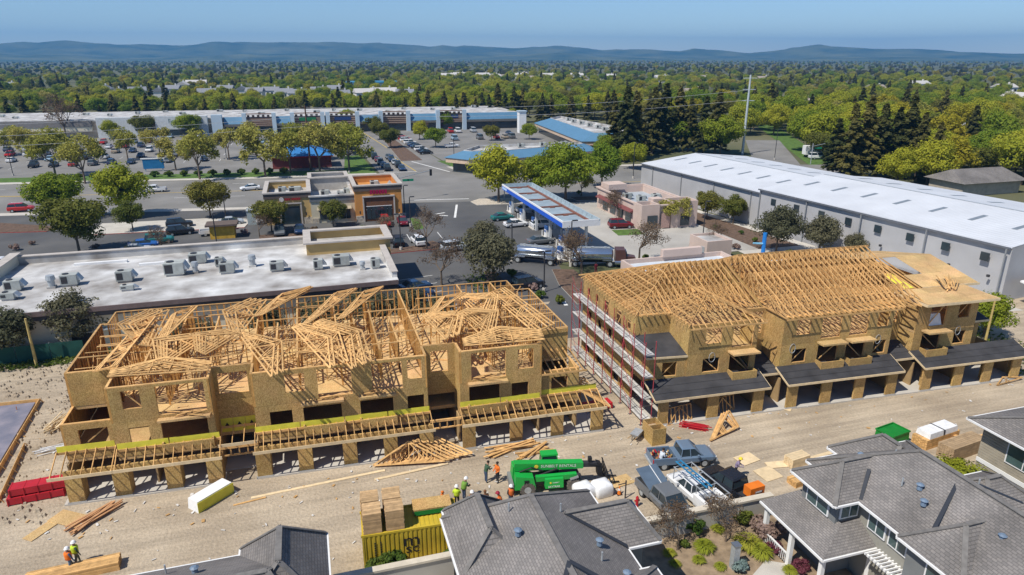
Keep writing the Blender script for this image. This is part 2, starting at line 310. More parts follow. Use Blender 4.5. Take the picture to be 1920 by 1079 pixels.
# ================================================================ timber-framed buildings
class Frame:
    def __init__(s, thing_, O, deg):
        s.t = thing_; s.O = O; s.c = math.cos(R(deg)); s.s = math.sin(R(deg)); s.count = 0; s.rest = MB(); s.panel_n = 0
    def P(s, u, v, z=0.): return Vector((s.O[0]+u*s.c, s.O[1]+u*s.s+v, z))
    def stud(s, p, q, w=.05, h=.12, mat=None):
        s.count += 1
        if s.count <= 300: bar('stud', p, q, w, h, mat or LUMY, s.t)
        else: s.rest.beam(p, q, w, h)
    def bar(s, name, p, q, w, h, mat=None): return bar(name, p, q, w, h, mat or LUM, s.t)
    def wall(s, A, B, z0, z1, ops=(), studs=False, plate=True, mat=None, step=1.22, brace=False):
        """sheathed wall from A to B (outside on the right hand); ops = (s0, s1, zbottom, ztop)"""
        a = s.P(*A); b = s.P(*B); L = (b-a).length; d = (b-a).normalized(); n = Vector((d.y, -d.x, 0)); m = mat or OSB
        cuts = sorted({0., L, *[x for o in ops for x in o[:2]]})
        rects = []
        for c0, c1 in zip(cuts, cuts[1:]):
            mid = (c0+c1)/2; k = max(1, round((c1-c0)/step))
            op = [o for o in ops if o[0] <= mid <= o[1]]
            zz = [(z0, z1)] if not op else [(z0, op[0][2]), (op[0][3], z1)]
            if op: k = 1
            for (za, zb) in zz:
                if zb-za > .03:
                    for i in range(k): rects.append((c0+(c1-c0)*i/k, c0+(c1-c0)*(i+1)/k, za, zb))
        for (r0, r1, za, zb) in rects:
            off = n*(.012+rnd.uniform(0, .006)); zc = (za+zb)/2
            p = a+d*(r0+.003)+off; q = a+d*(r1-.003)+off; p.z = q.z = zc
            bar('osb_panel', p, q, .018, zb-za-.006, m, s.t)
        for (o0, o1, zb, zt) in ops:
            for (x0, x1, za, zc) in ((o0-.02, o1+.02, zt+.05, zt+.05), (o0-.02, o1+.02, zb-.02, zb-.02)):
                p = a+d*x0-n*.06; q = a+d*x1-n*.06; p.z = za; q.z = zc; s.bar('opening_frame', p, q, .13, .05)
            for x in (o0-.02, o1+.02):
                p = a+d*x-n*.06; q = p.copy(); p.z = zb; q.z = zt; s.bar('opening_frame', p, q, .13, .05)
            if brace and o1-o0 > .9:
                p = a+d*(o0+.05)-n*.2; q = a+d*(o1-.05)-n*.2; p.z, q.z = (zb, zt) if rnd.random() < .5 else (zt, zb); s.bar('brace', p, q, .04, .09)
        if plate:
            p = a-n*.07; q = b-n*.07; p.z = q.z = z1+.02; s.bar('top_plate', p, q, .17, .07)
        if studs: s.studs(a-n*.07, b-n*.07, z0, z1, ops)
    def studs(s, a, b, z0, z1, ops=(), sp=.6):
        L = (b-a).length; d = (b-a).normalized(); k = max(1, int(L/sp))
        for i in range(k+1):
            x = L*i/k
            if any(o[0]-.05 < x < o[1]+.05 for o in ops): continue
            p = a+d*x; s.stud(Vector((p.x, p.y, z0)), Vector((p.x, p.y, z1)), .06, .11)
    def inner(s, A, B, z0, z1, sp=.6):
        a = s.P(*A); b = s.P(*B); s.studs(a, b, z0, z1, sp=sp); a.z = b.z = z1+.02; s.bar('top_plate', a, b, .13, .06)
    def finish(s):
        if s.rest.v: part('stud_framing', s.rest, LUMY, s.t)['kind'] = 'stuff'

def truss_data(name, L, H, kind='gable', mat=None, cap=None, w=.055, h=.115, web=1.25):
    """a timber truss in its own XZ plane: foot at x=0, other foot at x=L"""
    mb = MB(); m = mat or LUM
    def top(x):
        if kind == 'gable': z = H*(1-abs(2*x/L-1))
        elif kind == 'mono': z = H*x/L
        else: z = H
        return min(z, cap) if cap is not None else z
    mb.beam((0,0,0), (L,0,0), w, h)
    xs = [0, L/2, L] if kind == 'gable' else [0, L]
    if cap is not None and kind == 'gable' and cap < H: xs = [0, L*cap/H/2, L-L*cap/H/2, L]
    for a, b in zip(xs, xs[1:]): mb.beam((a,0,top(a)+.04), (b,0,top(b)+.04), w, h)
    if kind == 'flat': mb.beam((0,0,0), (0,0,H), w, h); mb.beam((L,0,0), (L,0,H), w, h)
    if kind == 'mono': mb.beam((L,0,0), (L,0,H), w, h)
    k = max(2, int(L/web)); px = 0
    for i in range(1, k):
        x = L*i/k
        if top(x) < .15: continue
        mb.beam((x,0,0), (x,0,top(x)), w, .08)
        x2 = L*(i+1)/k if x < L/2 else L*(i-1)/k
        mb.beam((x,0,0 if i % 2 else top(x)), (x2,0,top(x2) if i % 2 else 0), w, .08)
    return mb.data(name, m)

# ---------------------------------------------------------------- the open building on the left
tL = thing('framed_building', 'three storey timber-framed terrace of osb walls, still open to the sky with no roof', 'building', (-18.2, 48.9, 0))
fl = Frame(tL, (-18.2, 48.9), -2.2); P = fl.P
Z1, Z2, Z3 = 2.75, 5.5, 8.2
foot = [(0,3.4),(3.4,3.4),(3.4,0),(10.1,0),(10.1,1.8),(12.9,1.8),(12.9,0),(25.7,0),(25.7,1.8),(28.3,1.8),(28.3,0),(35,0),(35,2.8),(38.2,2.8),(38.2,13.4),(36.8,13.4),(36.8,16.4),(.6,16.4),(.6,13.4),(0,13.4)]
foot2 = [(0,.6),(3.4,.6)]+foot[2:11]+[(35,0),(35,.4),(38.4,.4)]+foot[14:]
slabp = [(-.3,-1.0),(10.3,-1.0),(10.3,.8),(12.6,.8),(12.6,-1.0),(25.9,-1.0),(25.9,.8),(28.1,.8),(28.1,-1.0),(40.2,-1.0),(40.2,3),(38.4,3),(38.4,16.5),(0,16.5)]
part('slab', MB().prism([P(*p) for p in slabp], .0, .12), CONC, tL)
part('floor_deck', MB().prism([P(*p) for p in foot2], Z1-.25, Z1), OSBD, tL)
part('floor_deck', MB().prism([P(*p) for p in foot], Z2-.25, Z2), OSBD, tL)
W3 = {2: [(.9,2.1,6.5,7.9),(3.1,6.3,5.75,8.0)], 6: [(2.3,3.7,6.4,7.85),(4.6,7.1,5.7,8.0),(8.6,10.9,5.7,8.0),(11.3,12.4,6.4,8.0)], 10: [(.9,3.7,5.7,8.0),(4.7,6.0,6.2,7.9)], 4: [(.3,2.4,6.0,7.7)], 8: [(.6,2.0,5.9,7.7)]}
W2 = {2: [(1.0,2.3,3.7,5.0),(3.1,6.2,3.5,5.1)], 6: [(1.0,2.6,3.6,4.95),(3.4,6.2,3.4,5.0),(7.6,10.1,3.4,5.0),(11.2,12.5,3.6,4.95)], 10: [(.7,3.2,3.4,5.1),(4.2,5.6,3.6,5.0)], 8: [(.1,2.5,2.75,3.9)]}
for i in range(len(foot)):
    A, B = foot[i], foot[(i+1) % len(foot)]
    back = 13 <= i <= 18
    if not back:
        fl.wall(A, B, Z2+.005, Z3, W3.get(i, ()), studs=True, brace=True)
    else:
        fl.inner(A, B, Z2, Z3)
    if i in (0, 1, 11, 12): continue
    fl.wall(A, B, Z1+.005, Z2-.005, W2.get(i, ()), plate=False)
# lower two-storey boxes at both ends
fl.wall((0,.6), (3.4,.6), Z1, Z2, [(1.0,2.9,3.6,5.0)], studs=True, brace=True); fl.wall((0,3.4), (0,.6), Z1, Z2, studs=True)
fl.wall((0,13.4), (0,3.4), Z1, Z2)
fl.wall((35,.4), (38.4,.4), Z1, Z2, [(1.0,2.4,3.6,4.9)], brace=True); fl.wall((38.4,.4), (38.4,2.8), Z1, Z2)
for k in range(7): fl.bar('rafter', P(35.2+k*.52, 2.8, 6.35), P(35.3+k*.55, -.1, 5.5), .045, .14)
fl.bar('fascia', P(35, -.12, 5.46), P(38.9, -.12, 5.46), .04, .16)
# party walls, cross walls and ceiling plates of the open top floor
for u in (3.4, 6.9, 12.9, 16.2, 19.4, 22.4, 25.7, 31.6, 35): fl.inner((u, 2.0 if u not in (3.4, 35) else 3.4), (u, 16.3), Z2, Z3)
for (u0, u1, v) in ((.1,12.9,6.2),(12.9,25.7,5.4),(25.7,38.1,6.4),(.7,12.9,10.4),(12.9,25.7,10.8),(25.7,38,10.2),(3.5,9.5,3.4),(14,24,3.2),(28.5,34.5,3.6),(1,8,8.2),(14,21,8.3),(28,36,8.2),(2,11,13.4),(14,25,13.6),(27,36,13.2)): fl.inner((u0, v), (u1, v), Z2, Z3, .7)
for (u, v0, v1) in ((5.2,3.4,8),(9.6,6.2,13),(14.6,5.4,10),(20.9,8,13.5),(24,3.2,9),(29.8,3.6,9),(33.4,6.4,13)): fl.inner((u, v0), (u, v1), Z2, Z3, .7)
for u0, u1 in ((.1,3.3),(3.5,12.8),(13,25.6),(25.8,34.9),(35.1,38.1)):
    for k in range(9):
        v = 2.6+k*1.5+rnd.uniform(-.3, .3)
        if u0 < 1 and v < 3.6: continue
        uu = rnd.uniform(u0, (u0+u1)/2); l_ = min(u1-uu, 3.0+rnd.random()*2)
        fl.bar('tie', P(uu, v, Z3+.05), P(uu+l_, v+rnd.uniform(-.1,.1), Z3+.05), .09, .04)
for k in range(90):
    u = rnd.uniform(.6, 37); v = rnd.uniform(3.6, 15.5); a = rnd.choice((0, math.pi/2)); l_ = 2.6
    fl.bar('brace', P(u, v, Z2+.1), P(min(37.8, u+l_*math.cos(a)), min(16, v+l_*math.sin(a)), Z3-.1), .04, .09)
# ground floor: garage piers, headers, inner walls
def piers(fr, spec, v, zt, w=1.05):
    for u in spec:
        part('pier', MB().prism([fr.P(u, v), fr.P(u+w, v), fr.P(u+w, v+.16), fr.P(u, v+.16)], .12, zt), OSB, fr.t)
        part('pier', MB().prism([fr.P(u+w-.17, v+.165), fr.P(u+w, v+.165), fr.P(u+w, v+1.1), fr.P(u+w-.17, v+1.1)], .12, zt-.02), OSB, fr.t)
        part('footing', MB().prism([fr.P(u-.08, v-.08), fr.P(u+w+.08, v-.08), fr.P(u+w+.08, v+.1), fr.P(u-.08, v+.1)], -.02, .17), M('grey_footing', (.3,.3,.3), .9), fr.t)
piers(fl, (0,3.0,6.4,9.2), -.9, 2.3); piers(fl, (12.6,15.6,18.9,22.0,24.8), -.9, 2.3); piers(fl, (28.2,32.1,35.6,39.1), -.9, 2.3)
for u0, u1 in ((0,10.25),(12.6,25.85),(28.2,40.15)): fl.bar('header', P(u0, -.82, 2.47), P(u1, -.82, 2.47), .16, .34, OSB)
GW = M('garage_wall', (.38,.26,.13), .9, .2, 1)
part('garage_back_wall', MB().prism([P(0,5.6),P(38.2,5.6),P(38.2,5.75),P(0,5.75)], .12, Z1-.26), GW, tL)
for u in (0, 5.6, 10.1, 12.75, 19.2, 25.7, 28.2, 34.9, 38.2): part('garage_side_wall', MB().prism([P(u-.06,.3),P(u+.06,.3),P(u+.06,5.6),P(u-.06,5.6)], .12, Z1-.26), GW, tL)
fl.wall((38.2,2.8), (38.2,13.4), .12, Z1-.3, plate=False); fl.wall((0,13.4), (0,.3), .12, Z1-.3, plate=False)
# entry recesses
for u0, u1 in ((10.15,12.85),(25.75,28.25)):
    fl.bar('header', P(u0, -.3, 2.62), P(u1, -.3, 2.62), .12, .2); fl.bar('header', P(u0, -.3, 1.95), P(u1, -.3, 1.95), .1, .1)
    for k in range(5): fl.bar('cripple_stud', P(u0+.15+k*.6, -.3, 1.98), P(u0+.15+k*.6, -.3, 2.55), .05, .1)
for k in range(3):
    part('membrane_sheet', MB().prism([P(10.2+k*.88,1.76),P(11.05+k*.88,1.76),P(11.05+k*.88,1.79),P(10.2+k*.88,1.79)], 2.8, 3.95), YEL, tL)
    text('▲', .5, BLACK, tL, P(10.62+k*.88, 1.75, 3.35), (R(90), 0, R(-2)))
# porch roofs: yellow flashing strip, rafters, fascia
def porch(u0, u1, v0=0., v1=-1.55, zt=3.45, zb=2.62, sp=.58, yel=True, gaps=()):
    k = int((u1-u0)/sp)
    for i in range(k+1):
        u = u0+(u1-u0)*i/k
        fl.bar('rafter', P(u, v0-.03, zt), P(u, v1, zb), .045, .12)
    fl.bar('fascia', P(u0-.15, v1-.05, zb-.04), P(u1+.15, v1-.05, zb-.04), .05, .24, LUMW)
    fl.bar('ledger', P(u0, v0-.06, zt-.12), P(u1, v0-.06, zt-.12), .05, .18)
    n = max(1, int((u1-u0)/3))
    for i in range(n):
        a = u0+(u1-u0)*i/n+.04; b = u0+(u1-u0)*(i+1)/n-.04
        if yel: part('membrane_strip', MB().prism([P(a,v0-.035),P(b,v0-.035),P(b,v0-.018),P(a,v0-.018)], zt-.05+.02*(i % 2), zt+.42), YEL, tL)
    return
porch(-.6, 3.2, .6); porch(3.4, 10.3); porch(12.7, 25.8); porch(28.2, 34.9); porch(35, 40.0, .4)
porch(10.3, 12.7, 1.5, -.6, 3.5, 3.05, .6, False)
for k in range(9):
    v = -1.2+k*.62; fl.bar('rafter', P(38.4, max(v, .5), 3.45), P(40.4, v-.1*k*0, 2.62), .045, .12)
fl.bar('fascia', P(40.45, -1.6, 2.58), P(40.45, 4.3, 2.58), .05, .22, LUMW)
fl.bar('hip_rafter', P(38.4, .4, 3.47), P(40.4, -1.55, 2.64), .06, .14); fl.bar('post', P(40.1, 4.0, 0), P(40.1, 4.0, 2.5), .14, .14)
# balconies
for (u0, u1) in ((6.4,9.9),(16.2,19.3),(20.4,23.2),(28.9,32.1)):
    part('balcony_front', MB().prism([P(u0,-.42),P(u1,-.42),P(u1,-.3),P(u0,-.3)], 2.9, 3.55), OSB, tL)
    part('balcony_floor', MB().prism([P(u0,-.5),P(u1,-.5),P(u1,.9),P(u0,.9)], 5.36, 5.52), OSBD, tL)
    for u in (u0, u1-.12): part('balcony_side', MB().prism([P(u,-.3),P(u+.12,-.3),P(u+.12,-.03),P(u,-.03)], 2.9, 3.6), OSB, tL)
    for k in range(9):                                     # offcuts piled on the upper balcony
        a = rnd.uniform(u0+.1, u1-1.3); v = rnd.uniform(-.3, .7); fl.bar('offcut', P(a, v, 5.6+.03*k), P(a+rnd.uniform(.6,1.2), v+rnd.uniform(-.4,.2), 5.6+.03*k+rnd.uniform(0,.2)), .09, .04)
for k in range(70):                                        # offcuts and studs left lying on the deck
    u = rnd.uniform(1, 36.5); v = rnd.uniform(4, 15.5); a = rnd.uniform(0, 3.1); l_ = rnd.uniform(.6, 2.2); fl.bar('deck_offcut', P(u, v, Z2+.05), P(u+l_*math.cos(a), v+l_*math.sin(a)*.6, Z2+.07), .12, .05)
fl.finish()

# loose trusses lying in bundles over the open top floor (long edge from photo survey points)
TK = {}
def loose(px0, py0, px1, py1, n, H, kind='gable', side=1, tilt=14, fan=1.2, z=8.42, step=.2, label=None):
    a = G(px0, py0, z); b = G(px1, py1, z+.25); L = max(3.0, round((b-a).length*2)/2)
    key = (L, H, kind)
    if key not in TK: TK[key] = truss_data('roof_truss', L, H, kind)
    d = (b-a).normalized(); perp = Vector((-d.y, d.x, 0))*side
    for k in range(n):
        t = R(tilt+rnd.uniform(-3, 3)); rot = Matrix.Rotation(R(fan*(k-n/2)+rnd.uniform(-1.2, 1.2)), 3, 'Z')
        x = rot @ d; up = (rot @ perp)*math.cos(t)+Vector((0,0,1))*math.sin(t); y = up.cross(x)
        o = bpy.data.objects.new('roof_truss', TK[key]); col.objects.link(o)
        o.matrix_basis = Matrix.Translation(a+perp*step*(k-n/2)+Vector((0,0,.055*k))) @ Matrix((x, y, up)).transposed().to_4x4()
        tag(o, label or 'loose wooden roof truss in a bundle on the open top of the roofless terrace', 'truss', 'loose roof trusses on the roofless building')
for a in [(183,697,262,602,3,1.2,'flat',-1),(268,652,292,582,5,1.9),(306,636,328,590,5,1.8,'mono',-1),(302,680,368,632,5,1.8,'gable',1),(374,664,438,622,5,1.7,'gable',1),
          (205,702,390,685,4,1.1,'gable',1),(440,628,482,562,4,1.6,'gable',1),(484,596,527,556,6,3.0,'mono',-1),(455,625,528,700,3,1.6,'gable',1),(574,610,628,552,4,2.0,'mono',-1),(640,600,684,548,4,2.0,'mono',-1),
          (556,612,640,684,4,1.5,'gable',1),(596,604,682,684,5,1.5,'gable',1),(805,596,832,560,5,2.0,'mono',-1),(868,556,916,592,5,1.9,'gable',1),(922,550,1018,622,3,1.2,'flat',1),
          (868,644,1018,627,5,1.1,'gable',1),(802,590,850,632,5,1.8,'gable',1),(868,584,918,622,5,1.8,'gable',1)]:
    loose(*a)

# ---------------------------------------------------------------- the roofed building on the right
tR = thing('framed_building', 'timber-framed terrace with roof trusses set, dark felt porch roofs and scaffolding at its end', 'building', (26.75, 47.5, 0))
fr = Frame(tR, (26.75, 47.5), -3.0); Q = fr.P
foot = [(0,3.4),(3.35,3.4),(3.35,.1),(10,.1),(10,2.6),(12.5,2.6),(12.5,0),(24,0),(24,1.9),(26.8,1.9),(26.8,.1),(33.6,.1),(33.6,1.6),(36,1.6),(36,15.5),(0,15.5)]
W3 = {2: [(1.6,3.1,6.4,7.8),(4.2,6.2,5.8,7.9)], 4: [(.3,2.2,5.8,7.9)], 6: [(1.3,2.7,6.4,7.85),(3.9,5.9,5.8,7.9),(6.9,8.8,5.8,7.9),(9.8,11.0,6.4,7.85)], 10: [(1.4,3.2,5.8,7.9),(4.6,5.9,6.4,7.8)], 8: [(.5,2.3,5.8,7.9)], 14: [], 15: [(1.2,1.8,6.6,7.4),(3.3,3.9,6.6,7.4),(5.2,6.4,5.9,7.6),(8,9.2,5.9,7.6),(10.4,11.2,6.4,7.4)]}
W2 = {2: [(1.5,3.1,3.7,5.0),(4.1,6.1,3.4,5.1)], 6: [(1.2,2.6,3.7,5.0),(3.8,5.9,3.4,5.1),(6.8,8.8,3.4,5.1),(9.8,11.1,3.7,5.0)], 10: [(.9,3.0,3.4,5.1),(4.6,5.9,3.7,5.0)], 12: [(.5,1.9,3.7,4.9)], 0: [(1.3,2.8,3.5,4.9)], 15: [(1.5,2.4,3.6,5),(4,4.9,3.6,5),(6.4,7.3,3.6,5),(9.4,10.3,3.6,5)]}
for i in range(len(foot)):
    A, B = foot[i], foot[(i+1) % len(foot)]
    zt = Z2 if i in (12, 13) else Z3
    if zt == Z3: fr.wall(A, B, Z2, Z3, W3.get(i, ()), brace=True)
    fr.wall(A, B, Z1, Z2-.005, W2.get(i, ()), plate=False, brace=True)
    if i in (4, 8, 12, 13, 14, 15): fr.wall(A, B, .12, Z1-.005, [(.9,2.1,.12,2.2),(4,5.2,.12,2.2),(8,9.2,.12,2.2)] if i == 15 else (), plate=False)
fr.wall((33.6,1.6), (33.6,15.5), Z2, Z3)
part('slab', MB().prism([Q(-.1,-1.8),Q(38.3,-1.8),Q(38.3,2),Q(36.2,2),Q(36.2,15.6),Q(-.1,15.6)], 0, .12), CONC, tR)
for z in (Z1, Z2): part('floor_deck', MB().prism([Q(*p) for p in [(a*.997+.04, b+.05) for a, b in foot]], z-.24, z-.01), OSBD, tR)
piers(fr, (0,), -1.7, 2.35, .9); piers(fr, (4.6,9.0), -1.7, 2.35); piers(fr, (12.4,15.9,19.4,22.9), -1.7, 2.35); piers(fr, (26.8,30.4,33.8,37.2), -1.7, 2.35)
for u0, u1 in ((0,10.1),(12.4,24),(26.8,38.3)):
    fr.bar('header', Q(u0, -1.62, 2.43), Q(u1, -1.62, 2.43), .16, .2, OSB)
part('garage_back_wall', MB().prism([Q(.2,5.6),Q(38,5.6),Q(38,5.75),Q(.2,5.75)], .12, Z1-.26), GW, tR)
for u in (5.2, 10, 12.45, 18, 24, 26.8, 32, 38.2): part('garage_side_wall', MB().prism([Q(u-.06,-.5),Q(u+.06,-.5),Q(u+.06,5.6),Q(u-.06,5.6)], .12, Z1-.26), GW, tR)
def felt_roof(pts, t=.12):
    part('felt_roof', MB().slab(pts, t), FELT, tR)
    n = len(pts)
    lows = sorted(range(n), key=lambda i: pts[i].z)[:2]; a, b = pts[min(lows)], pts[max(lows)]
    return
def felt(u0, u1, v0, v1, zt, zb):
    p = [Q(u0, v1, zb), Q(u1, v1, zb), Q(u1, v0, zt), Q(u0, v0, zt)]; felt_roof(p)
    fr.bar('fascia', Q(u0-.03, v1-.03, zb-.08), Q(u1+.03, v1-.03, zb-.08), .05, .2, LUMW)
    for u in (u0-.03, u1+.03): fr.bar('fascia', Q(u, v1, zb-.1), Q(u, v0, zt-.1), .05, .16, LUMW)
    k = int((v0-v1)/.9)+1                                  # laps of the felt rolls, each sheet a little proud
    for i in range(1, k):
        t = i/k; v = v1+(v0-v1)*t; z = zb+(zt-zb)*t+.012; part('felt_lap', MB().slab([Q(u0+.02, v-.06, z-.004), Q(u1-.02, v-.06, z-.004), Q(u1-.02, v+.02, z+.004), Q(u0+.02, v+.02, z+.004)], .01), FELT, tR)
felt(-.5, 10.4, .12, -2.0, 3.5, 2.6); felt(12.2, 24.3, 0, -2.0, 3.5, 2.6); felt(26.6, 38.9, .1, -2.0, 3.5, 2.6)
felt(9.9, 12.6, 2.6, -.3, 4.0, 3.0); felt(23.9, 26.9, 1.9, -.5, 3.95, 3.05); felt(33.6, 36.4, 4.0, 1.0, 6.3, 5.45)
# wedge roof on the front left corner
wp = [Q(-.3,3.3,5.75), Q(3.3,.6,5.6), Q(3.5,3.4,6.3), Q(.3,6.0,6.5)]
felt_roof([Q(-.3,.4,5.5), Q(3.34,.1,5.5), Q(3.34,3.39,6.4), Q(-.3,3.39,6.4)], .1)
fr.bar('fascia', Q(-.35,.37,5.42), Q(3.36,.07,5.42), .05, .18, LUMW); fr.bar('fascia', Q(-.35,.4,5.42), Q(-.35,3.4,6.3), .05, .18, LUMW)
fr.wall((0,.5), (3.34,.2), Z1, 5.4, [(1.2,2.5,3.6,4.9)], plate=False, brace=True); fr.wall((0,3.4), (0,.5), Z1, 5.5, plate=False)
# balconies
for (u0, u1) in ((7.3,9.7),(16.2,18.6),(19.2,21.6),(27.6,30.0)):
    part('balcony_front', MB().prism([Q(u0,-.85),Q(u1,-.85),Q(u1,-.75),Q(u0,-.75)], 2.95, 3.8), OSB, tR)
    for u in (u0, u1-.1): part('balcony_side', MB().prism([Q(u,-.75),Q(u+.1,-.75),Q(u+.1,.0),Q(u,.0)], 2.95, 3.78), OSB, tR)
    part('balcony_floor', MB().prism([Q(u0-.1,-.9),Q(u1+.1,-.9),Q(u1+.1,.9),Q(u0-.1,.9)], 5.4, 5.56), OSBD, tR)
for u in (5.6, 13.6, 22.6, 31.6):
    c = Q(u, -.06, 5.15); mb = MB()
    for k in range(12): mb.cyl(c+Vector((.3*math.cos(k*math.pi/6), -.02, .45*math.sin(k*math.pi/6))), c+Vector((.3*math.cos((k+1)*math.pi/6), -.02, .45*math.sin((k+1)*math.pi/6))), .025, 5)
    part('cable_loop', mb, GREYM, tR)
# roof trusses: profile follows a hipped roof over the left half, a gable over the right half
def set_truss(u, v0, v1, slope, cap):
    L = v1-v0; H = slope*L/2; c = None if cap >= H else max(.25, cap)
    o = link('roof_truss', truss_data('roof_truss', L, H, 'gable', cap=c, web=1.5)); a = Q(u, v0, Z3+.06)
    o.matrix_basis = Matrix.Translation(a) @ Matrix.Rotation(R(90), 4, 'Z'); o.parent = tR; o.matrix_parent_inverse = tR.matrix_basis.inverted()
SL = .42
for k in range(21):
    u = .35+k*.58; set_truss(u, 3.0, 15.8, SL, SL*(u+.2))
for k in range(26):
    u = 12.3+k*.58; set_truss(u, -.6, 16.0, SL, 9)
for k in range(21):                                        # jack rafters of the hip end and eaves tails
    v = 3.6+k*.58; h_ = SL*min(v-3.0, 15.8-v)
    fr.bar('jack_rafter', Q(-.45, v, Z3-.05), Q(max(.4, h_/SL), v, Z3+.05+max(.12, h_)), .045, .1)
for s_ in ((-.4,2.9,6.2,9.4),(-.4,15.9,6.2,9.4)): fr.bar('hip_rafter', Q(s_[0], s_[1], Z3+.05), Q(s_[2], s_[3], Z3+.08+SL*6.4), .06, .14)
for k in range(12):                                        # the small hip over the front bay
    u = 3.35+k*.6; h_ = min(SL*1.2*(u-3.2), SL*1.2*(10.1-u))
    fr.bar('jack_rafter', Q(u, -.55, Z3), Q(u, -.35+max(.15, h_/(SL*1.2)), Z3+.05+max(.1, h_)), .045, .1)
    fr.bar('jack_rafter', Q(u, .1+h_/(SL*1.2), Z3+.05+h_), Q(u, 5.2, Z3+.05+h_), .045, .1)
for k in range(9):
    v = .4+k*.55
    for s_ in (0, 1):
        u0 = 2.85 if s_ == 0 else 10.5; um = 6.7; h_ = min(1.4, SL*1.2*max(.3, v))
        fr.bar('jack_rafter', Q(u0, v, Z3), Q(u0+(um-u0)*min(1, h_/1.4), v, Z3+.05+h_), .045, .1)
fr.bar('ridge_beam', Q(6.7, 3.4, Z3+1.48), Q(6.7, 7, Z3+1.48), .05, .16); fr.bar('hip_rafter', Q(2.9, -.4, Z3), Q(6.7, 3.4, Z3+1.5), .05, .16); fr.bar('hip_rafter', Q(10.5, -.4, Z3), Q(6.7, 3.4, Z3+1.5), .05, .16)
fr.bar('ridge_beam', Q(12.3, 7.7, Z3+SL*8.3+.1), Q(27.2, 7.7, Z3+SL*8.3+.1), .05, .2)
for (u0, u1) in ((3.0,10.3),(12.2,24.2)): fr.bar('fascia', Q(u0, -.62, Z3-.02), Q(u1, -.62, Z3-.02), .04, .14)
for k in range(14):
    u = rnd.uniform(13, 26); v = rnd.uniform(0, 13); fr.bar('lateral_brace', Q(u, v, Z3+.25), Q(u+rnd.uniform(1, 2.4), v, Z3+.25), .04, .09)
part('gable_sheathing', MB().mesh([Q(12.2,2.6,Z3), Q(12.2,15.5,Z3), Q(12.2,9.9,Z3+2.4), Q(12.2,8.6,Z3+2.4)], [(0,1,2,3)]).mesh([Q(12.24,2.6,Z3), Q(12.24,15.5,Z3), Q(12.24,9.9,Z3+2.4), Q(12.24,8.6,Z3+2.4)], [(3,2,1,0)]), OSB, tR)
# sheathed roof at the right end, laid sheet by sheet
def deck(u0, u1, v0, v1, za, zb, name='roof_sheet', su=2.44, sv=1.22, drop=()):
    nu = max(1, round((u1-u0)/su)); nv = max(1, round((v1-v0)/sv))
    for j in range(nv):
        for i in range(nu):
            if (i, j) in drop: continue
            a0 = u0+(u1-u0)*i/nu+.006; a1 = u0+(u1-u0)*(i+1)/nu-.006; b0 = v0+(v1-v0)*j/nv+.006; b1 = v0+(v1-v0)*(j+1)/nv-.006
            f0 = za+(zb-za)*j/nv; f1 = za+(zb-za)*(j+1)/nv; e = rnd.uniform(0, .012)
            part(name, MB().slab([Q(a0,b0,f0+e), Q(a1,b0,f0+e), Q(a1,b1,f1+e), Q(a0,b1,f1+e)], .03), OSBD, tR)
deck(27.6, 36.5, 9.0, 16.1, Z3+1.75, Z3+.2); deck(29.8, 36.5, 3.0, 9.0, Z3+.45, Z3+1.74, drop=((0,2),(0,3),(0,4)))
deck(26.6, 34.6, -.9, 2.9, Z3+.28, Z3+.42)
for (a, b) in (((26.5,-.95),(34.7,-.95)),((26.5,-.95),(26.5,2.9)),((34.7,-.95),(34.7,2.9)),((29.8,2.95),(36.6,2.95))):
    fr.bar('fascia', Q(*a, Z3+.16 if a[1] < 2.9 else Z3+.34), Q(*b, Z3+.16 if b[1] < 2.92 else Z3+.34), .05, .24, LUMW)
for k in range(7): fr.bar('rafter', Q(27.2+k*.5, 3.0, Z3+.3), Q(27.2+k*.5, 9.0, Z3+1.74), .045, .12)
part('membrane_sheet', MB().slab([Q(27.8,3.2,Z3+.42), Q(29.0,3.2,Z3+.42), Q(29.0,6.2,Z3+1.0), Q(27.8,6.2,Z3+1.0)], .02), YEL, tR)
fr.finish()
for k in range(14):
    a = Q(31.0+rnd.uniform(0,1.2), 1.4+k*.05, Z3+.5+.03*k); ang = R(rnd.uniform(30, 62)); o = bar('loose_board', a, a+Vector((2.3*math.cos(ang), 2.3*math.sin(ang), .35)), .1, .03, LUM, tR)
    o.parent = None; o.matrix_basis = beam_m(a, a+Vector((2.3*math.cos(ang), 2.3*math.sin(ang), .35)), .1, .03); tag(o, 'short brown board in the fanned pile on the sheathed roof deck', 'board', 'boards fanned out on the roof deck')
bw = MB().hexa([Q(28.2,.2,5.6),Q(29.9,.2,5.6),Q(29.9,.5,5.6),Q(28.2,.5,5.6)],[Q(28.0,.5,6.9),Q(29.7,.5,6.9),Q(29.7,.8,6.9),Q(28.0,.8,6.9)])
tag(link('leaning_board', bw.data('leaning_board', WHITE)), 'white foam board leaning inside the upper balcony of the sheathed tower', 'board')

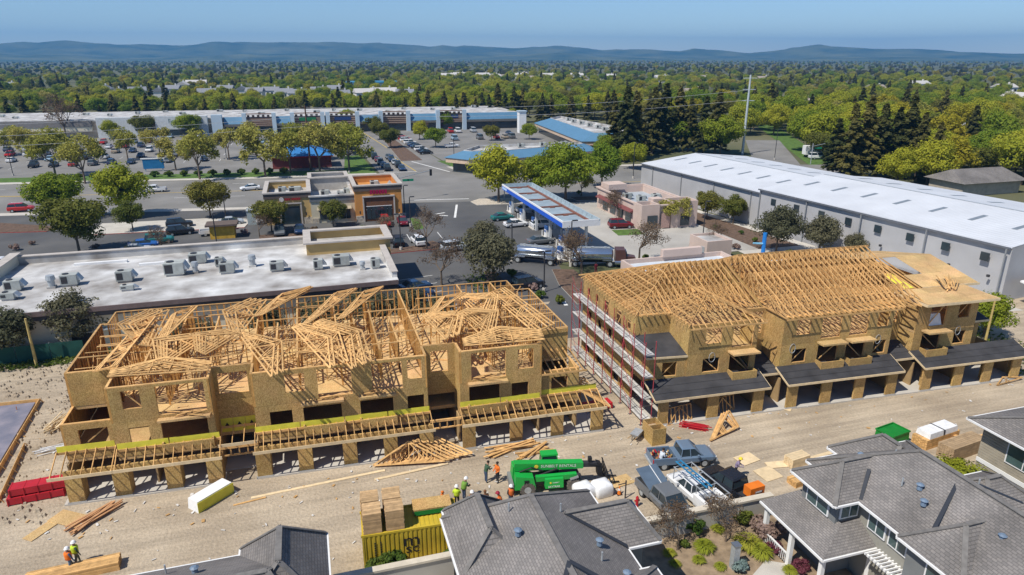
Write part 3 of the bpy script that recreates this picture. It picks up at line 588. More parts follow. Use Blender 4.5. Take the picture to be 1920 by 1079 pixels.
# ---------------------------------------------------------------- scaffolding along the end wall
RUSTR = M('rust_red', (.34,.05,.06), .7, .3, 3); PLK = M('silver_plank', (.5,.49,.47), .7, .2, 2, rand=.2); LV = (.45, 2.45, 4.45, 6.45)
ts = thing('scaffolding', 'red and silver tube scaffolding with narrow plank decks along the end wall', 'scaffolding', (25.9, 55, 0))
for k in range(9):
    y = 46.4+k*2.05
    for x in (25.45, 26.4):
        part('standard', MB().cyl((x, y, .02), (x, y, 7.7), .04, 6), RUSTR, ts); part('base_jack', MB().box(x-.14, x+.14, y-.14, y+.14, .0, .03), STEEL, ts)
    for z in LV: part('transom', MB().cyl((25.4, y, z-.06), (26.45, y, z-.06), .025, 5), STEEL, ts)
    if k < 8:
        for z in LV:
            for d_ in range(3): part('plank', MB().box(25.48+.3*d_, 25.74+.3*d_, y+.02, y+2.03, z, z+.05), PLK, ts)
            for dz in (.5, 1.0): part('guard_rail', MB().cyl((25.45, y, z+dz), (25.45, y+2.05, z+dz), .022, 5), STEEL, ts)
            if k % 2: part('bracing', MB().cyl((25.42, y, z-.1), (25.42, y+2.05, z+1.9), .02, 5), RUSTR, ts)
# ================================================================ commercial buildings behind
def poly_inset(poly, d):
    n = len(poly); out = []
    for i in range(n):
        a, b, c = Vector(poly[i-1]), Vector(poly[i]), Vector(poly[(i+1) % n])
        e1 = (b-a).normalized(); e2 = (c-b).normalized(); n1 = Vector((-e1.y, e1.x)); n2 = Vector((-e2.y, e2.x))
        m = (n1+n2).normalized(); out.append(b+m*d/max(.35, m.dot(n1)))
    return out
def ringwall(mb, poly, t, z0, z1, mi=0):       # parapet ring of thickness t
    inn = poly_inset(poly, t); n = len(poly)
    for i in range(n):
        j = (i+1) % n; a, b, c, d = poly[i], poly[j], inn[j], inn[i]
        mb.hexa([(*a[:2],z0),(*b[:2],z0),(*c[:2],z0),(*d[:2],z0)], [(*a[:2],z1),(*b[:2],z1),(*c[:2],z1),(*d[:2],z1)], mi)
    return mb
def rect(x0, x1, y0, y1): return [(x0,y0),(x1,y0),(x1,y1),(x0,y1)]
def hvac(loc, sx, sy, sz, rz=0, label='', kind='box'):
    sx, sy, sz = sx*.85, sy*.85, sz*.85
    t = thing('rooftop_unit', label, 'rooftop unit', loc, rz, 'air conditioning units on flat roofs'); mb = t.matrix_basis
    def pp(name, m_, mat): me = m_.data(name, mat); o = bpy.data.objects.new(name, me); col.objects.link(o); o.parent = t
    pp('curb', MB().box(-sx*.42, sx*.42, -sy*.42, sy*.42, 0, .22), TPO)
    if kind == 'fan':
        pp('housing', MB().cyl((0,0,.22), (0,0,.22+sz*.6), sx*.36, 12), GREYM); pp('cap', MB().cyl((0,0,.25+sz*.6), (0,0,.3+sz), sx*.5, 12, r2=sx*.42), GREYM); return t
    pp('cabinet', MB().box(-sx/2, sx/2, -sy/2, sy/2, .22, sz), HV)
    pp('hood', MB().hexa([(sx/2,-sy/2+.1,.5*sz),(sx/2+.5,-sy/2+.1,.45*sz),(sx/2+.5,sy/2-.1,.45*sz),(sx/2,sy/2-.1,.5*sz)], [(sx/2,-sy/2+.1,.98*sz),(sx/2+.05,-sy/2+.1,.98*sz),(sx/2+.05,sy/2-.1,.98*sz),(sx/2,sy/2-.1,.98*sz)]), GREYM)
    pp('grille', MB().box(-sx/2+.12, -.1, -sy/2-.02, -sy/2+.01, .4, sz-.15), DKMET); pp('fan_guard', MB().cyl((-sx*.2,0,sz), (-sx*.2,0,sz+.08), min(sx,sy)*.26, 10), DKMET)
    return t
HV = M('unit_grey', (.38,.40,.38), .6, .15, 2, rand=.12)
STUC = M('tan_stucco', (.52,.36,.15), .9, .1, .6); ORG = M('orange_stucco', (.55,.25,.07), .9, .12, .6); CAP = M('parapet_cap', (.46,.42,.38), .9, .1, 1); DKB = M('dark_cornice', (.13,.10,.085), .9)
STONE = M('stone_veneer', (.45,.40,.33), .9, .3, 4)

# ---- long building with the white roof
t = thing('commercial_building', 'long cream commercial building with stained white flat roof and dark fascia', 'building', (-20, 88, 0))
fp = rect(-56, 9, 77.8, 98)
part('wall', MB().prism(fp, 0, 4.0), CREAM, t)
part('roof', MB().prism([(-56,77.2),(9.2,77.2),(9.2,98),(-56,98)], 4.88, 5.0), TPO, t)
part('fascia', MB().box(-56, 9.1, 77.25, 78.2, 4.0, 4.86), DARKF, t); part('fascia_trim', MB().box(-56, 9.15, 77.05, 77.22, 4.55, 5.06), M('trim_brown', (.16,.12,.115), .8), t)
mb = MB(); mb.box(-36, -1, 97.4, 98, 5.0, 5.95); part('back_parapet', mb, TPO, t); part('parapet_cap', MB().box(-36, -1, 97.3, 98.1, 5.95, 6.05), CAP, t)
part('side_parapet', MB().box(8.6, 9.2, 78.4, 91.2, 5.0, 5.7), TPO, t); part('parapet_cap', MB().box(8.5, 9.3, 78.3, 91.1, 5.7, 5.78), CAP, t)
part('roof_divider', MB().box(-36.8, -36, 80, 98, 5.0, 6.3), CREAM, t); part('parapet_cap', MB().box(-37.0, -35.8, 79.9, 98.1, 6.3, 6.4), CAP, t)
tw = rect(-1, 10, 91.2, 98.4); part('tower_wall', ringwall(MB(), tw, .3, 3.9, 6.55), STUC, t); part('tower_cap', ringwall(MB(), poly_inset(tw, -.35), 1.0, 6.55, 6.75), CAP, t); part('tower_roof', MB().box(-.7, 9.7, 91.5, 98.1, 5.0, 5.45), TPO, t)
for (x, w_, h_, z) in ((-25.6,2.0,2.2,.1),(-23.0,1.6,2.3,.1)): part('door', MB().box(x, x+w_, 77.7, 77.85, z, h_), DKMET if x < -25 else CREAM, t); part('door_canopy', MB().box(x-.2, x+w_+.2, 77.1, 77.8, h_+.05, h_+.15), GREYM, t)
part('wall_vent', MB().box(-24.6, -23.6, 77.6, 77.82, 3.0, 3.6), DKMET, t)
for x in range(-55, 9, 5): part('downpipe_joint', MB().box(x, x+.05, 77.76, 77.82, .1, 3.95), M('cream_joint', (.5,.46,.37)), t)
for i, (px, py, sx, sy, sz, k) in enumerate([(28,545,1.9,1.5,1.5,0),(18,562,1.6,1.3,1.0,0),(133,535,2.0,1.5,1.6,0),(98,540,1.2,1.2,1.4,1),(236,528,2.0,1.5,1.6,0),(240,545,1.6,.9,.8,0),(330,515,2.6,2.0,1.9,0),(372,493,2.4,1.8,1.5,0),(367,512,1.0,1.0,1.3,1),(427,512,2.0,1.5,1.6,0),(412,500,1.1,1.0,1.4,0),(474,500,1.2,1.2,1.4,1),(520,508,1.9,1.5,1.4,0),(597,505,1.3,1.3,1.5,0),(640,498,2.4,1.7,1.6,0),(704,503,1.2,1.2,1.5,0),(680,506,.9,.9,.9,1)]):
    g = G(px, py, 5.0); hvac(g, sx, sy, sz, R(rnd.choice((-2, 0, 2))), ['boxy grey air conditioning unit on the stained white roof', 'round grey exhaust fan on the stained white roof'][k], 'fan' if k else 'box')
for k, (px, py) in enumerate(((250,505),(130,505))):
    g = G(px+60, py-10, 5.0); tag(link('roof_duct', MB().box(g.x-3, g.x+3, g.y-.25, g.y+.25, 5.0, 5.3).data('roof_duct', WHITE)), 'long white pipe run lying along the white roof', 'pipe', 'pipe runs on the white roof')

# ---- tan and orange shops
t = thing('shop_building', 'tan, cream and orange stucco shop row with stone bases and parapets', 'building', (5, 138, 0))
def block(x0, x1, y0, y1, h, mat, capm, cornice=None, inner=TPO, th=.35, capw=.8):
    r_ = rect(x0, x1, y0, y1); part('wall', ringwall(MB(), r_, th, 0, h), mat, t); part('parapet_cap', ringwall(MB(), poly_inset(r_, -.3), capw, h, h+.25), capm, t)
    part('roof', MB().box(x0+th, x1-th, y0+th, y1-th, h-1.5, h-1.3), inner, t)
    if cornice: part('cornice', ringwall(MB(), poly_inset(r_, -.16), .14, h-.9, h-.02), cornice, t)
block(-8, .1, 132.5, 146, 5.9, STUC, CAP, DKB); block(.12, 8.2, 132, 147, 5.0, M('pale_stucco', (.6,.55,.42), .9, .06), TPO, M('grey_cornice', (.17,.18,.19))); block(8.22, 17, 130.6, 143, 6.8, ORG, CAP, DKB, ORG)
block(.3, 8.0, 146, 152.5, 6.2, M('grey_stucco', (.42,.40,.37), .9), CAP)
part('portal_frame', MB().box(9.6, 9.85, 130.3, 130.6, 0, 4.7).box(15.4, 15.65, 130.3, 130.6, 0, 4.7).box(9.6, 15.65, 130.25, 130.6, 4.7, 4.95), CAP, t)
part('portal_recess', MB().box(9.85, 15.4, 130.5, 130.62, .1, 4.7), M('brown_stucco', (.16,.075,.04), .9), t)
for x in (10.3, 11.15, 12.0, 13.35, 14.2): part('shop_window', MB().box(x, x+.78, 130.42, 130.52, .5, 2.9), GLASS, t)
part('door', MB().box(12.82, 13.3, 130.42, 130.52, .1, 2.5), GLASS, t); part('window_frame', MB().box(10.2, 15.05, 130.44, 130.5, 2.9, 3.0).box(10.2, 15.05, 130.44, 130.5, 2.3, 2.36), WHITE, t)
for x0, x1 in ((8.2,9.6),(15.65,17.05)): part('stone_base', MB().box(x0, x1, 130.35, 130.62, 0, 1.2), STONE, t)
part('stone_base', MB().box(-1.3, .1, 132.3, 132.52, 0, 1.2).box(.2, 1.4, 131.8, 132.05, 0, 1.0), STONE, t)
for x0, x1 in ((1.6,2.8),(2.9,4.0),(5.4,6.4),(6.5,7.3)): part('shop_window', MB().box(x0, x1, 131.9, 132.02, .6, 2.5), GLASS, t)
part('awning', MB().hexa([(1.2,131.2,2.6),(7.6,131.2,2.6),(7.6,132,2.6),(1.2,132,2.6)], [(1.3,131.3,2.7),(7.5,131.3,2.7),(7.5,132,3.0),(1.3,132,3.0)]), M('awning_tan', (.4,.34,.25)), t)
part('entrance', MB().box(-5.2, -1.9, 132.4, 132.52, .1, 3.4), GLASS, t); part('portal_frame', MB().box(-5.6, -5.3, 132.2, 132.5, 0, 3.9).box(-1.8, -1.5, 132.2, 132.5, 0, 3.9).box(-5.6, -1.5, 132.15, 132.5, 3.9, 4.1), CAP, t)
for x in (9.0, 16.4, -.8): part('wall_lamp', MB().cyl((x,130.2 if x > 5 else 132.2,1.6), (x,130.2 if x > 5 else 132.2,2.2), .12, 6), DKMET, t)
s = tag(link('shop_sign', MB().box(10.9, 14.4, 130.34, 130.4, 5.25, 5.3).data('shop_sign', DKMET)), 'crimson raised lettering sign over the orange shopfront', 'sign')
for k in range(6): part('sign_letter', MB().box(11.05+k*.55, 11.47+k*.55, 130.22, 130.34, 5.3+.03*(k % 2), 6.05), M('sign_crimson', (.33,.01,.06), .5), s)
s = tag(link('shop_sign', MB().cyl((-5,132.2,4.8), (-5,132.4,4.8), .42, 14).data('shop_sign', M('sign_disc', (.6,.55,.52)))), 'round pale disc beside dark red lettering on the tan shopfront', 'sign')
for k in range(8): part('sign_letter', MB().box(-4.4+k*.33+.2*(k > 2), -4.17+k*.33+.2*(k > 2), 132.2, 132.38, 4.62, 4.98), M('sign_red', (.35,.02,.03), .5), s)
for x, y, z, sx in ((-5,140,4.6,1.6),(-2.6,139.5,4.6,2.6),(3.0,139,3.7,1.8),(5.8,137,3.7,1.2),(7.2,140,3.7,1.2),(12.5,136.5,5.5,1.8)): hvac((x,y,z), sx, 1.5, 1.5, 0, 'grey air conditioning unit behind the parapets of the tan and orange shops')
part('pyramid_skylight', MB().mesh([(14.6,135,5.5),(16.4,135,5.5),(16.4,136.8,5.5),(14.6,136.8,5.5),(15.5,135.9,6.9)], [(0,1,4),(1,2,4),(2,3,4),(3,0,4)]), TPO, t)

# ---- petrol station canopy, pumps
BLUE = M('canopy_blue', (.02,.11,.58), .45, .05); CDK = M('canopy_deck', (.28,.35,.40), .6, .15, .6); RUST = M('oxide_red', (.23,.10,.07), .8, .3, 2)
t = thing('station_canopy', 'blue and white petrol station canopy with rust red beams on its deck', 'canopy', (40.8, 114.5, 0))
x0, x1, y0, y1 = 37.6, 43.8, 97.6, 132
part('fascia', MB().box(x0-.1, x0, y0, y1, 4.55, 5.3), BLUE, t); part('fascia', MB().box(x0-.1, x0+.1, y0-.1, y1+.1, 5.3, 5.6), WHITE, t)
part('fascia', MB().box(x0-.1, x1+.1, y0-.12, y0-.02, 4.55, 5.3), WHITE, t); part('fascia', MB().box(x0+.11, x1-.11, y0-.12, y0+.1, 5.32, 5.6), WHITE, t)
part('fascia', MB().box(x1, x1+.12, y0, y1, 4.55, 5.6), M('canopy_grey', (.38,.46,.50), .6, .1, 2), t); part('fascia', MB().box(x0+.11, x1-.02, y1, y1+.12, 4.55, 5.6), M('canopy_grey', (.38,.46,.50)), t)
part('deck', MB().box(x0, x1, y0, y1, 4.7, 4.85), CDK, t); part('soffit', MB().box(x0+.02, x1-.02, y0+.02, y1-.02, 4.58, 4.69), WHITE, t)
part('logo_patch', MB().box(x0-.13, x0-.101, y1-3.4, y1-.3, 4.75, 5.15), M('logo_pale', (.45,.65,.85), .5), t)
for k in range(6):
    y = y0+.6+k*6.5; part('roof_beam', MB().box(x0+.6, x1-1.3, y, y+.22, 4.86, 5.1), RUST, t); part('beam_plate', MB().box(x0+2.6, x0+3.5, y-.5, y-.02, 4.86, 5.0), RUST, t)
part('roof_beam', MB().box(x1-1.25, x1-.95, y0+.6, y1-.6, 4.86, 5.18), RUST, t)
for k in range(17): part('fascia_brace', MB().beam((x1-.02, y0+1+k*2, 5.55), (x1-.35, y0+1+k*2, 4.86), .05, .05), GREYM, t)
for k in range(5):
    for x in (39.0, 42.5): part('column', MB().box(x-.2, x+.2, y0+2+k*7.4, y0+2.4+k*7.4, .02, 4.6), M('column_grey', (.5,.53,.55)), t)
PB = M('pump_blue', (.03,.10,.3), .5)
def pump():
    t = thing('fuel_pump', '', 'pump')
    for n, m_, mt in (('island', MB().box(-.6,.6,-1.4,1.4,0,.16), CONC), ('cabinet', MB().box(-.3,.3,-.5,.5,.16,1.5), WHITE), ('display', MB().box(-.31,.31,-.42,.42,1.05,1.4), PB), ('topper', MB().box(-.25,.25,-.6,.6,1.5,2.1), PB), ('bollard', MB().cyl((-.4,-1.2,.16),(-.4,-1.2,1.1),.09,7), WHITE), ('bollard', MB().cyl((-.4,1.2,.16),(-.4,1.2,1.1),.09,7), WHITE), ('hose', MB().cyl((.32,.3,.5),(.5,.1,1.2),.03,5), BLACK)):
        o = bpy.data.objects.new(n, m_.data(n, mt)); col.objects.link(o); o.parent = t
    return t
pp_ = pump()
for k in range(5):
    for x in (39.0, 42.5): put(pp_, USED, (x, 101.8+k*7.2, .03), 0, 'white and dark blue fuel pump on its kerb under the canopy', 'pump', 'fuel pumps under the canopy')
put(pp_, USED, (36.5, 95.6, .03), R(10), 'white and blue fuel pump standing beside the tanker truck', 'pump')

# ---- pink shop and its outbuildings
PINK = M('pink_stucco', (.56,.44,.38), .9, .07, .5)
t = thing('shop_building', 'pale pink stucco convenience store with stepped parapets and dark windows', 'building', (63, 119, 0))
block(57.6, 68.2, 109.6, 130, 4.2, PINK, PINK, inner=M('blue_grey_roof', (.36,.40,.44)), capw=.5); 
part('corner_tower', ringwall(MB(), rect(57.2,60.8,109.2,112.6), .3, 0, 4.6), PINK, t); part('corner_tower', ringwall(MB(), rect(63.2,68.6,109.2,113), .3, 0, 4.9), PINK, t)
part('roof_box', MB().box(60.9, 63.0, 112, 114, 3.0, 5.0), PINK, t); part('gable_box', MB().box(58.5,62.5,126.5,130.3,4.2,5.3), PINK, t)
part('awning', MB().hexa([(56.7,113,2.5),(57.55,113,2.5),(57.55,129,2.5),(56.7,129,2.5)], [(56.7,113,2.6),(57.55,113,3.0),(57.55,129,3.0),(56.7,129,2.6)]), M('maroon', (.18,.06,.06)), t)
for x0, x1 in ((58.4,60.4),(61.2,62.9),(65.2,67)): part('shop_window', MB().box(x0, x1, 109.08, 109.18, .4, 2.6), GLASS, t)
part('lattice_panel', MB().box(61.2, 62.9, 109.0, 109.07, .2, 2.9), M('lattice', (.42,.28,.24), .9, .3, 5), t)
for y in (114,117.5,121,124.5): part('shop_window', MB().box(57.5, 57.58, y, y+2.4, .4, 2.4), GLASS, t)
for x, y in ((62.5,120),(64.5,117.5),(66,120.5),(61,123)): hvac((x,y,2.9), 1.8, 1.5, 1.5, 0, 'grey air conditioning unit inside the pink store parapet')
t = thing('pump_house', 'small pink stucco box building with flat white roof beside the mulch bank', 'building', (58, 93, 0))
g0 = G(1352,476); r_ = rect(57.8, 62.2, 88.4, 93.5); part('wall', ringwall(MB(), r_, .25, 0, 3.1), PINK, t); part('roof', MB().box(58,62,88.6,93.3,2.6,2.75), TPO, t); part('door', MB().box(57.72,57.79,89,90,.1,2.1), GREYM, t)
t = thing('car_wash', 'low pink building with pale blue flat roof behind the trussed roof', 'building', (46, 76, 0))
r_ = rect(39.5, 55, 72.5, 80.5); part('wall', ringwall(MB(), r_, .3, 0, 4.0), PINK, t); part('roof', MB().box(39.8,54.7,72.8,80.2,3.2,3.4), M('pale_blue_roof', (.55,.60,.66), .6, .12, .5), t); part('parapet', MB().box(45.5, 51.5, 79.9, 80.7, 4.0, 5.0), PINK, t)
for (x, n_) in ((41.5,''),(48,''),(52,'')): part('roof_vent', MB().cyl((x,76,3.4),(x,76,3.9),.15,7), GREYM, t)

# ---- grey warehouse
WG = M('warehouse_grey', (.40,.40,.41), .7, .09, .25); 
def rib_mat():
    m = M('ribbed_white_roof', (.60,.62,.65), .5, .07, .2); n = m.node_tree; N = n.nodes; L = n.links; g = next(x for x in N if x.bl_idname == 'ShaderNodeNewGeometry')
    w_ = N.new('ShaderNodeTexWave'); w_.wave_type = 'BANDS'; w_.bands_direction = 'Y'; w_.inputs['Scale'].default_value = .55; L.new(g.outputs['Position'], w_.inputs['Vector'])
    bp = N.new('ShaderNodeBump'); bp.inputs['Strength'].default_value = .5; bp.inputs['Distance'].default_value = .08; L.new(w_.outputs['Fac'], bp.inputs['Height']); L.new(bp.outputs[0], N['Principled BSDF'].inputs['Normal']); return m
RIB = rib_mat()
t = thing('warehouse', 'long grey metal warehouse with ribbed white gable roof and small square windows', 'warehouse', (85, 100, 0))
A = Vector((75, 144.6, 0)); B = Vector((79.2, 105, 0)); C = Vector((84, 61.2, 0)); W_ = Vector((30, 3.4, 0))
def shed(a, b, he, hr):
    c, d = b+W_, a+W_
    for nm, pts in (('wall', [a,b]), ('wall', [b,c]), ('wall', [c,d]), ('wall', [d,a])):
        p, q = pts; n_ = Vector(((q-p).y, -(q-p).x, 0)).normalized()*-.2
        part('wall', MB().hexa([p,q,q+n_,p+n_], [p+Vector((0,0,he)),q+Vector((0,0,he)),q+n_+Vector((0,0,he)),p+n_+Vector((0,0,he))]), WG, t)
    for e in ((a, b, c, d),):
        m0, m1 = (a+d)/2, (b+c)/2; up = lambda p, z: (p.x, p.y, z); o1 = (a-d).normalized()*.4
        part('roof_slope', MB().slab([up(a+o1,he-.05),up(b+o1,he-.05),up(m1,hr),up(m0,hr)], .12), RIB, t); part('roof_slope', MB().slab([up(m0,hr),up(m1,hr),up(c-o1,he-.05),up(d-o1,he-.05)], .12), RIB, t)
        part('gable', MB().mesh([up(b,he),up(c,he),up(m1,hr-.15)], [(0,1,2)]).mesh([up(a,he),up(d,he),up(m0,hr-.15)], [(0,1,2)]), WG, t)
        part('gutter', MB().beam(up(a+o1*1.1,he-.12), up(b+o1*1.1,he-.12), .18, .22), M('gutter_grey', (.13,.14,.16)), t); part('ridge_cap', MB().beam(up(m0,hr+.03), up(m1,hr+.03), .35, .05), GREYM, t)
        for k in range(7):
            s_ = (k+.6)/7.3
            for r_, off in ((.28,0),(.72,0)):
                p = a.lerp(b, s_).lerp(d.lerp(c, s_), r_); z = he+(hr-he)*min(r_, 1-r_)*2+.03; dv = (b-a).normalized()*.35; dw = W_.normalized()*1.7; dz = Vector((0,0,(hr-he)/15*1.7*(1 if r_ < .5 else -1)))
                part('skylight', MB().slab([Vector((p.x,p.y,z))-dv-dw-dz, Vector((p.x,p.y,z))+dv-dw-dz, Vector((p.x,p.y,z))+dv+dw+dz, Vector((p.x,p.y,z))-dv+dw+dz], .02), M('skylight_grey', (.2,.23,.26), .4), t)
shed(A, B-Vector((0,-.05,0)), 6.5, 8.0); shed(B+Vector((-.6,.0,0)), C, 7.3, 8.9)
wd = (C-B).normalized(); wn = Vector((-1, -.11, 0)).normalized()
for k in range(8):
    p = B+Vector((-.6,0,0))+wd*(3+5.4*k)+wn*.06; part('window', MB().hexa([p, p+wd*1.1, p+wd*1.1-wn*.2, p-wn*.2], [p+Vector((0,0,1.2)), p+wd*1.1+Vector((0,0,1.2)), p+wd*1.1-wn*.2+Vector((0,0,1.2)), p-wn*.2+Vector((0,0,1.2))]).data and MB().hexa([v+Vector((0,0,4.9)) for v in (p+wd*1.1, p, p-wn*.2, p+wd*1.1-wn*.2)], [v+Vector((0,0,6.0)) for v in (p+wd*1.1, p, p-wn*.2, p+wd*1.1-wn*.2)]), GLASS, t)
    q = p+wd*1.6; part('wall_lamp', MB().box(q.x-.2, q.x+.1, q.y-.15, q.y+.15, 3.0, 3.3), DKMET, t)
for k in range(5): p = B+wd*(.3+10.9*k)+Vector((-.75,0,0)); part('downpipe', MB().box(p.x-.08, p.x+.04, p.y-.08, p.y+.08, 0, 7.1), M('pipe_grey', (.25,.26,.27)), t)
for k in range(4): p = A+(B-A)*(.12+.27*k)+Vector((-.1,0,0)); part('downpipe', MB().box(p.x-.08, p.x+.04, p.y-.08, p.y+.08, 0, 6.3), M('pipe_grey', (.25,.26,.27)), t)
part('base_course', MB().beam(B+Vector((-.7,0,.35)), C+Vector((-.12,0,.35)), .12, .7), M('base_grey', (.3,.3,.31)), t)
part('entrance_canopy', MB().slab([(85,60,3.2),(92,60.6,3.2),(92,58,2.9),(85,57.4,2.9)], .2), WHITE, t)

# ---- strip mall along the back
BLUER = M('blue_metal_roof', (.10,.22,.34), .5, .06, .4); SLAT = M('brown_slats', (.20,.12,.085), .8, .1, 2); PIL = M('pale_blue_pilaster', (.42,.52,.60), .7, .05); MALLW = M('mall_wall', (.46,.38,.29), .9, .08)
t = thing('shopping_centre', 'long strip mall with white roof, blue metal mansards and slatted brown towers', 'building', (0, 310, 0))
def MF(x, d=0.): return 301-.062*x+.00008*x*x+d
def mall(x0, x1, z0, z1, d0, d1, name, mat): part(name, MB().hexa([(x0,MF(x0,d0),z0),(x1,MF(x1,d0),z0),(x1,MF(x1,d1),z0),(x0,MF(x0,d1),z0)], [(x0,MF(x0,d0),z1),(x1,MF(x1,d0),z1),(x1,MF(x1,d1),z1),(x0,MF(x0,d1),z1)]), mat, t)
for x0, x1 in ((-190,-130),(-130,-70),(-70,-20),(-20,40),(40,92)): mall(x0, x1, 0, 6.2, 0, 42, 'wall', MALLW); mall(x0, x1, 6.2, 6.8, -.3, 42.5, 'roof', TPO)
mall(-190, -78, 4.3, 6.6, -1.2, -.1, 'fascia', M('mall_fascia', (.2,.19,.185))); mall(-190, -78, 2.6, 4.28, -1.0, -.1, 'canopy_band', CREAM)
mall(-76, -57, 0, 7.6, -2.5, -.05, 'grey_front', M('mall_pale_grey', (.52,.55,.57))); mall(-55, -36, 0, 7.8, -3, -.06, 'grey_front', M('mall_pale_grey', (.52,.55,.57))); mall(-34.5, -30.5, 0, 8, -3, -.05, 'grey_front', PIL)
mall(-52, -38, .2, 2.8, -3.1, -3.02, 'shop_window', GLASS)
def tower(x0, x1, sg=None):
    for x in (x0, x1-1.6): mall(x, x+1.6, 0, 8.4, -2.4, -.4, 'pilaster', PIL)
    mall(x0+1.61, x1-1.61, 3, 6.6, -1.0, -.3, 'tower_wall', SLAT)
    for k in range(4): mall(x0+1.62, x1-1.62, 3.4+k*.8, 3.7+k*.8, -1.15, -1.01, 'slat', M('slat_pale', (.36,.26,.2)))
    mall(x0+1.61, x1-1.61, 7.9, 8.2, -1.6, -.3, 'tower_beam', SLAT)
    n_ = 5; w_ = (x1-x0-3.4)/(2*n_)
    for k in range(n_): mall(x0+1.9+2*k*w_, x0+1.9+(2*k+1)*w_, 6.75, 7.6, -1.1, -.5, 'tower_block', SLAT)
    mall(x0+1.8, x1-1.8, .2, 2.7, -.35, -.05, 'shop_window', GLASS)
    if sg: mall(x0+3.4, x1-3.4, 5.0, 6.3, -1.3, -1.16, 'sign_board', sg)
GRN = M('sign_green', (.02,.16,.06)); NVY = M('sign_navy', (.02,.05,.16))
for a in ((-23,-10,None),(-4.5,9,GRN),(9.5,23,NVY),(31,44,None),(55,68,NVY)): tower(*a)
for x0, x1 in ((-30,-23),(-10,-4.6),(23,31),(44,55),(68,80),(80,92)):
    mall(x0+.05, x1-.05, 3.3, 4.2, -1.6, -.05, 'canopy_band', MALLW); mall(x0+.1, x1-.1, .2, 2.9, -.2, -.04, 'shop_window', GLASS)
    part('mansard', MB().hexa([(x0,MF(x0,-2),4.2),(x1,MF(x1,-2),4.2),(x1,MF(x1,-.1),4.2),(x0,MF(x0,-.1),4.2)], [(x0,MF(x0,-.6),6.9),(x1,MF(x1,-.6),6.9),(x1,MF(x1,-.1),6.9),(x0,MF(x0,-.1),6.9)]), BLUER, t)
s = tag(link('store_sign', MB().box(-49.5,-41,MF(-45,-3.2),MF(-45,-3.05),5.0,5.05).data('store_sign', DKMET)), 'dark teal script store sign on the pale grey storefront', 'sign'); text('FoodMaxx', 2.3, M('sign_teal', (.015,.10,.13), .5), s, (-45.3,MF(-45,-3.3),5.9), (R(90),0,R(-4)))
for k in range(26): x = -180+10.3*k+rnd.uniform(-2,2); hvac((x, MF(x, rnd.uniform(10,34)), 6.8), rnd.uniform(1.6,3), 1.8, rnd.uniform(.9,1.5), 0, 'small grey unit on the long white strip mall roof')

# ---- blue roofed corner shops
def mansard_shop(fp, name_label, eave, top, inset, loc, units):
    t = thing('corner_shops', name_label, 'building', loc)
    part('wall', MB().prism(poly_inset(fp, 1.6), 0, eave-.05), GLASS, t); part('fascia', ringwall(MB(), fp, .25, eave-1.3, eave), M('peach_fascia', (.56,.42,.31), .9), t)
    inn = poly_inset(fp, inset); n_ = len(fp); o1 = poly_inset(fp, -.3)
    for i in range(n_): j = (i+1) % n_; part('blue_roof', MB().slab([(*o1[i][:2],eave+.02),(*o1[j][:2],eave+.02),(*inn[j][:2],top),(*inn[i][:2],top)], .08), BLUER, t)
    part('flat_roof', MB().prism(inn, top-.8, top-.6), TPO, t); part('parapet', ringwall(MB(), inn, .3, top-.6, top+.15), TPO, t)
    for (x, y) in units: hvac((x, y, top-.6), 2, 1.6, 1.4, 0, 'grey unit on the flat roof behind the blue metal skirt')
    return t
mansard_shop([(36.5,184.5),(41.5,178.5),(54,177.5),(82,186),(84,198),(46,198)], 'single storey shops with blue metal skirt roof and peach fascia on the street corner', 4.0, 5.6, 4.0, (55,188,0), ((52,189),(60,191),(67,192),(74,193)))
t = mansard_shop([(86,208),(96,206),(113,207),(114,240),(110,292),(92,274)], 'angled shop wing with long blue metal roof slope and peach fascia', 4.0, 6.0, 6.0, (98,240,0), ((101,224),(102,232),(102,240),(102,248),(102,256),(103,264)))
t = thing('shop_tower', 'tall pale square sign tower at the end of the blue roofed wing', 'tower', (87,276,0)); part('shaft', MB().box(85.5,88.5,274.5,277.5,0,8.6), WHITE, t); part('cap', MB().box(85.2,88.8,274.2,277.8,8.61,8.9), PIL, t)
t = thing('drive_in_kiosk', 'blue roofed red trimmed restaurant beside the street trees', 'building', (-3,205,0))
part('wall', MB().box(-9,7,203,212,0,3), M('dark_red_wall', (.2,.05,.05)), t); part('awning_trim', MB().box(-9.6,7.6,202.4,212.6,3.0,3.4), RED, t)
part('roof', MB().hexa([(-9.8,202.2,3.4),(7.8,202.2,3.4),(7.8,212.8,3.4),(-9.8,212.8,3.4)], [(-4,205.5,5.6),(2,205.5,5.6),(2,209.5,5.6),(-4,209.5,5.6)]), M('bright_blue_roof', (.04,.2,.5), .5), t)
t = thing('monument_sign', 'solid blue sign panel with white top on the lawn', 'sign', (-33,207,0)); g = G(290,322); part('panel', MB().box(g.x-2.6,g.x+2.6,g.y-.2,g.y+.2,.8,3.4), M('panel_blue', (.02,.16,.36)), t); part('cap', MB().box(g.x-3,g.x+3,g.y-.3,g.y+.3,3.41,3.7), WHITE, t); part('post', MB().box(g.x-2.3,g.x-2,g.y-.1,g.y+.1,0,.8).box(g.x+2,g.x+2.3,g.y-.1,g.y+.1,0,.8), GREYM, t)
t = thing('bungalow', 'low house with grey shingled roof beyond the warehouse', 'house', (150,120,0))
part('wall', MB().box(141,158,117,126,0,3), M('beige_wall', (.42,.37,.3)), t); part('roof', MB().hexa([(140,116,3),(159,116,3),(159,127,3),(140,127,3)], [(142,121.3,5.4),(157,121.3,5.4),(157,121.7,5.4),(142,121.7,5.4)]), SHY, t)
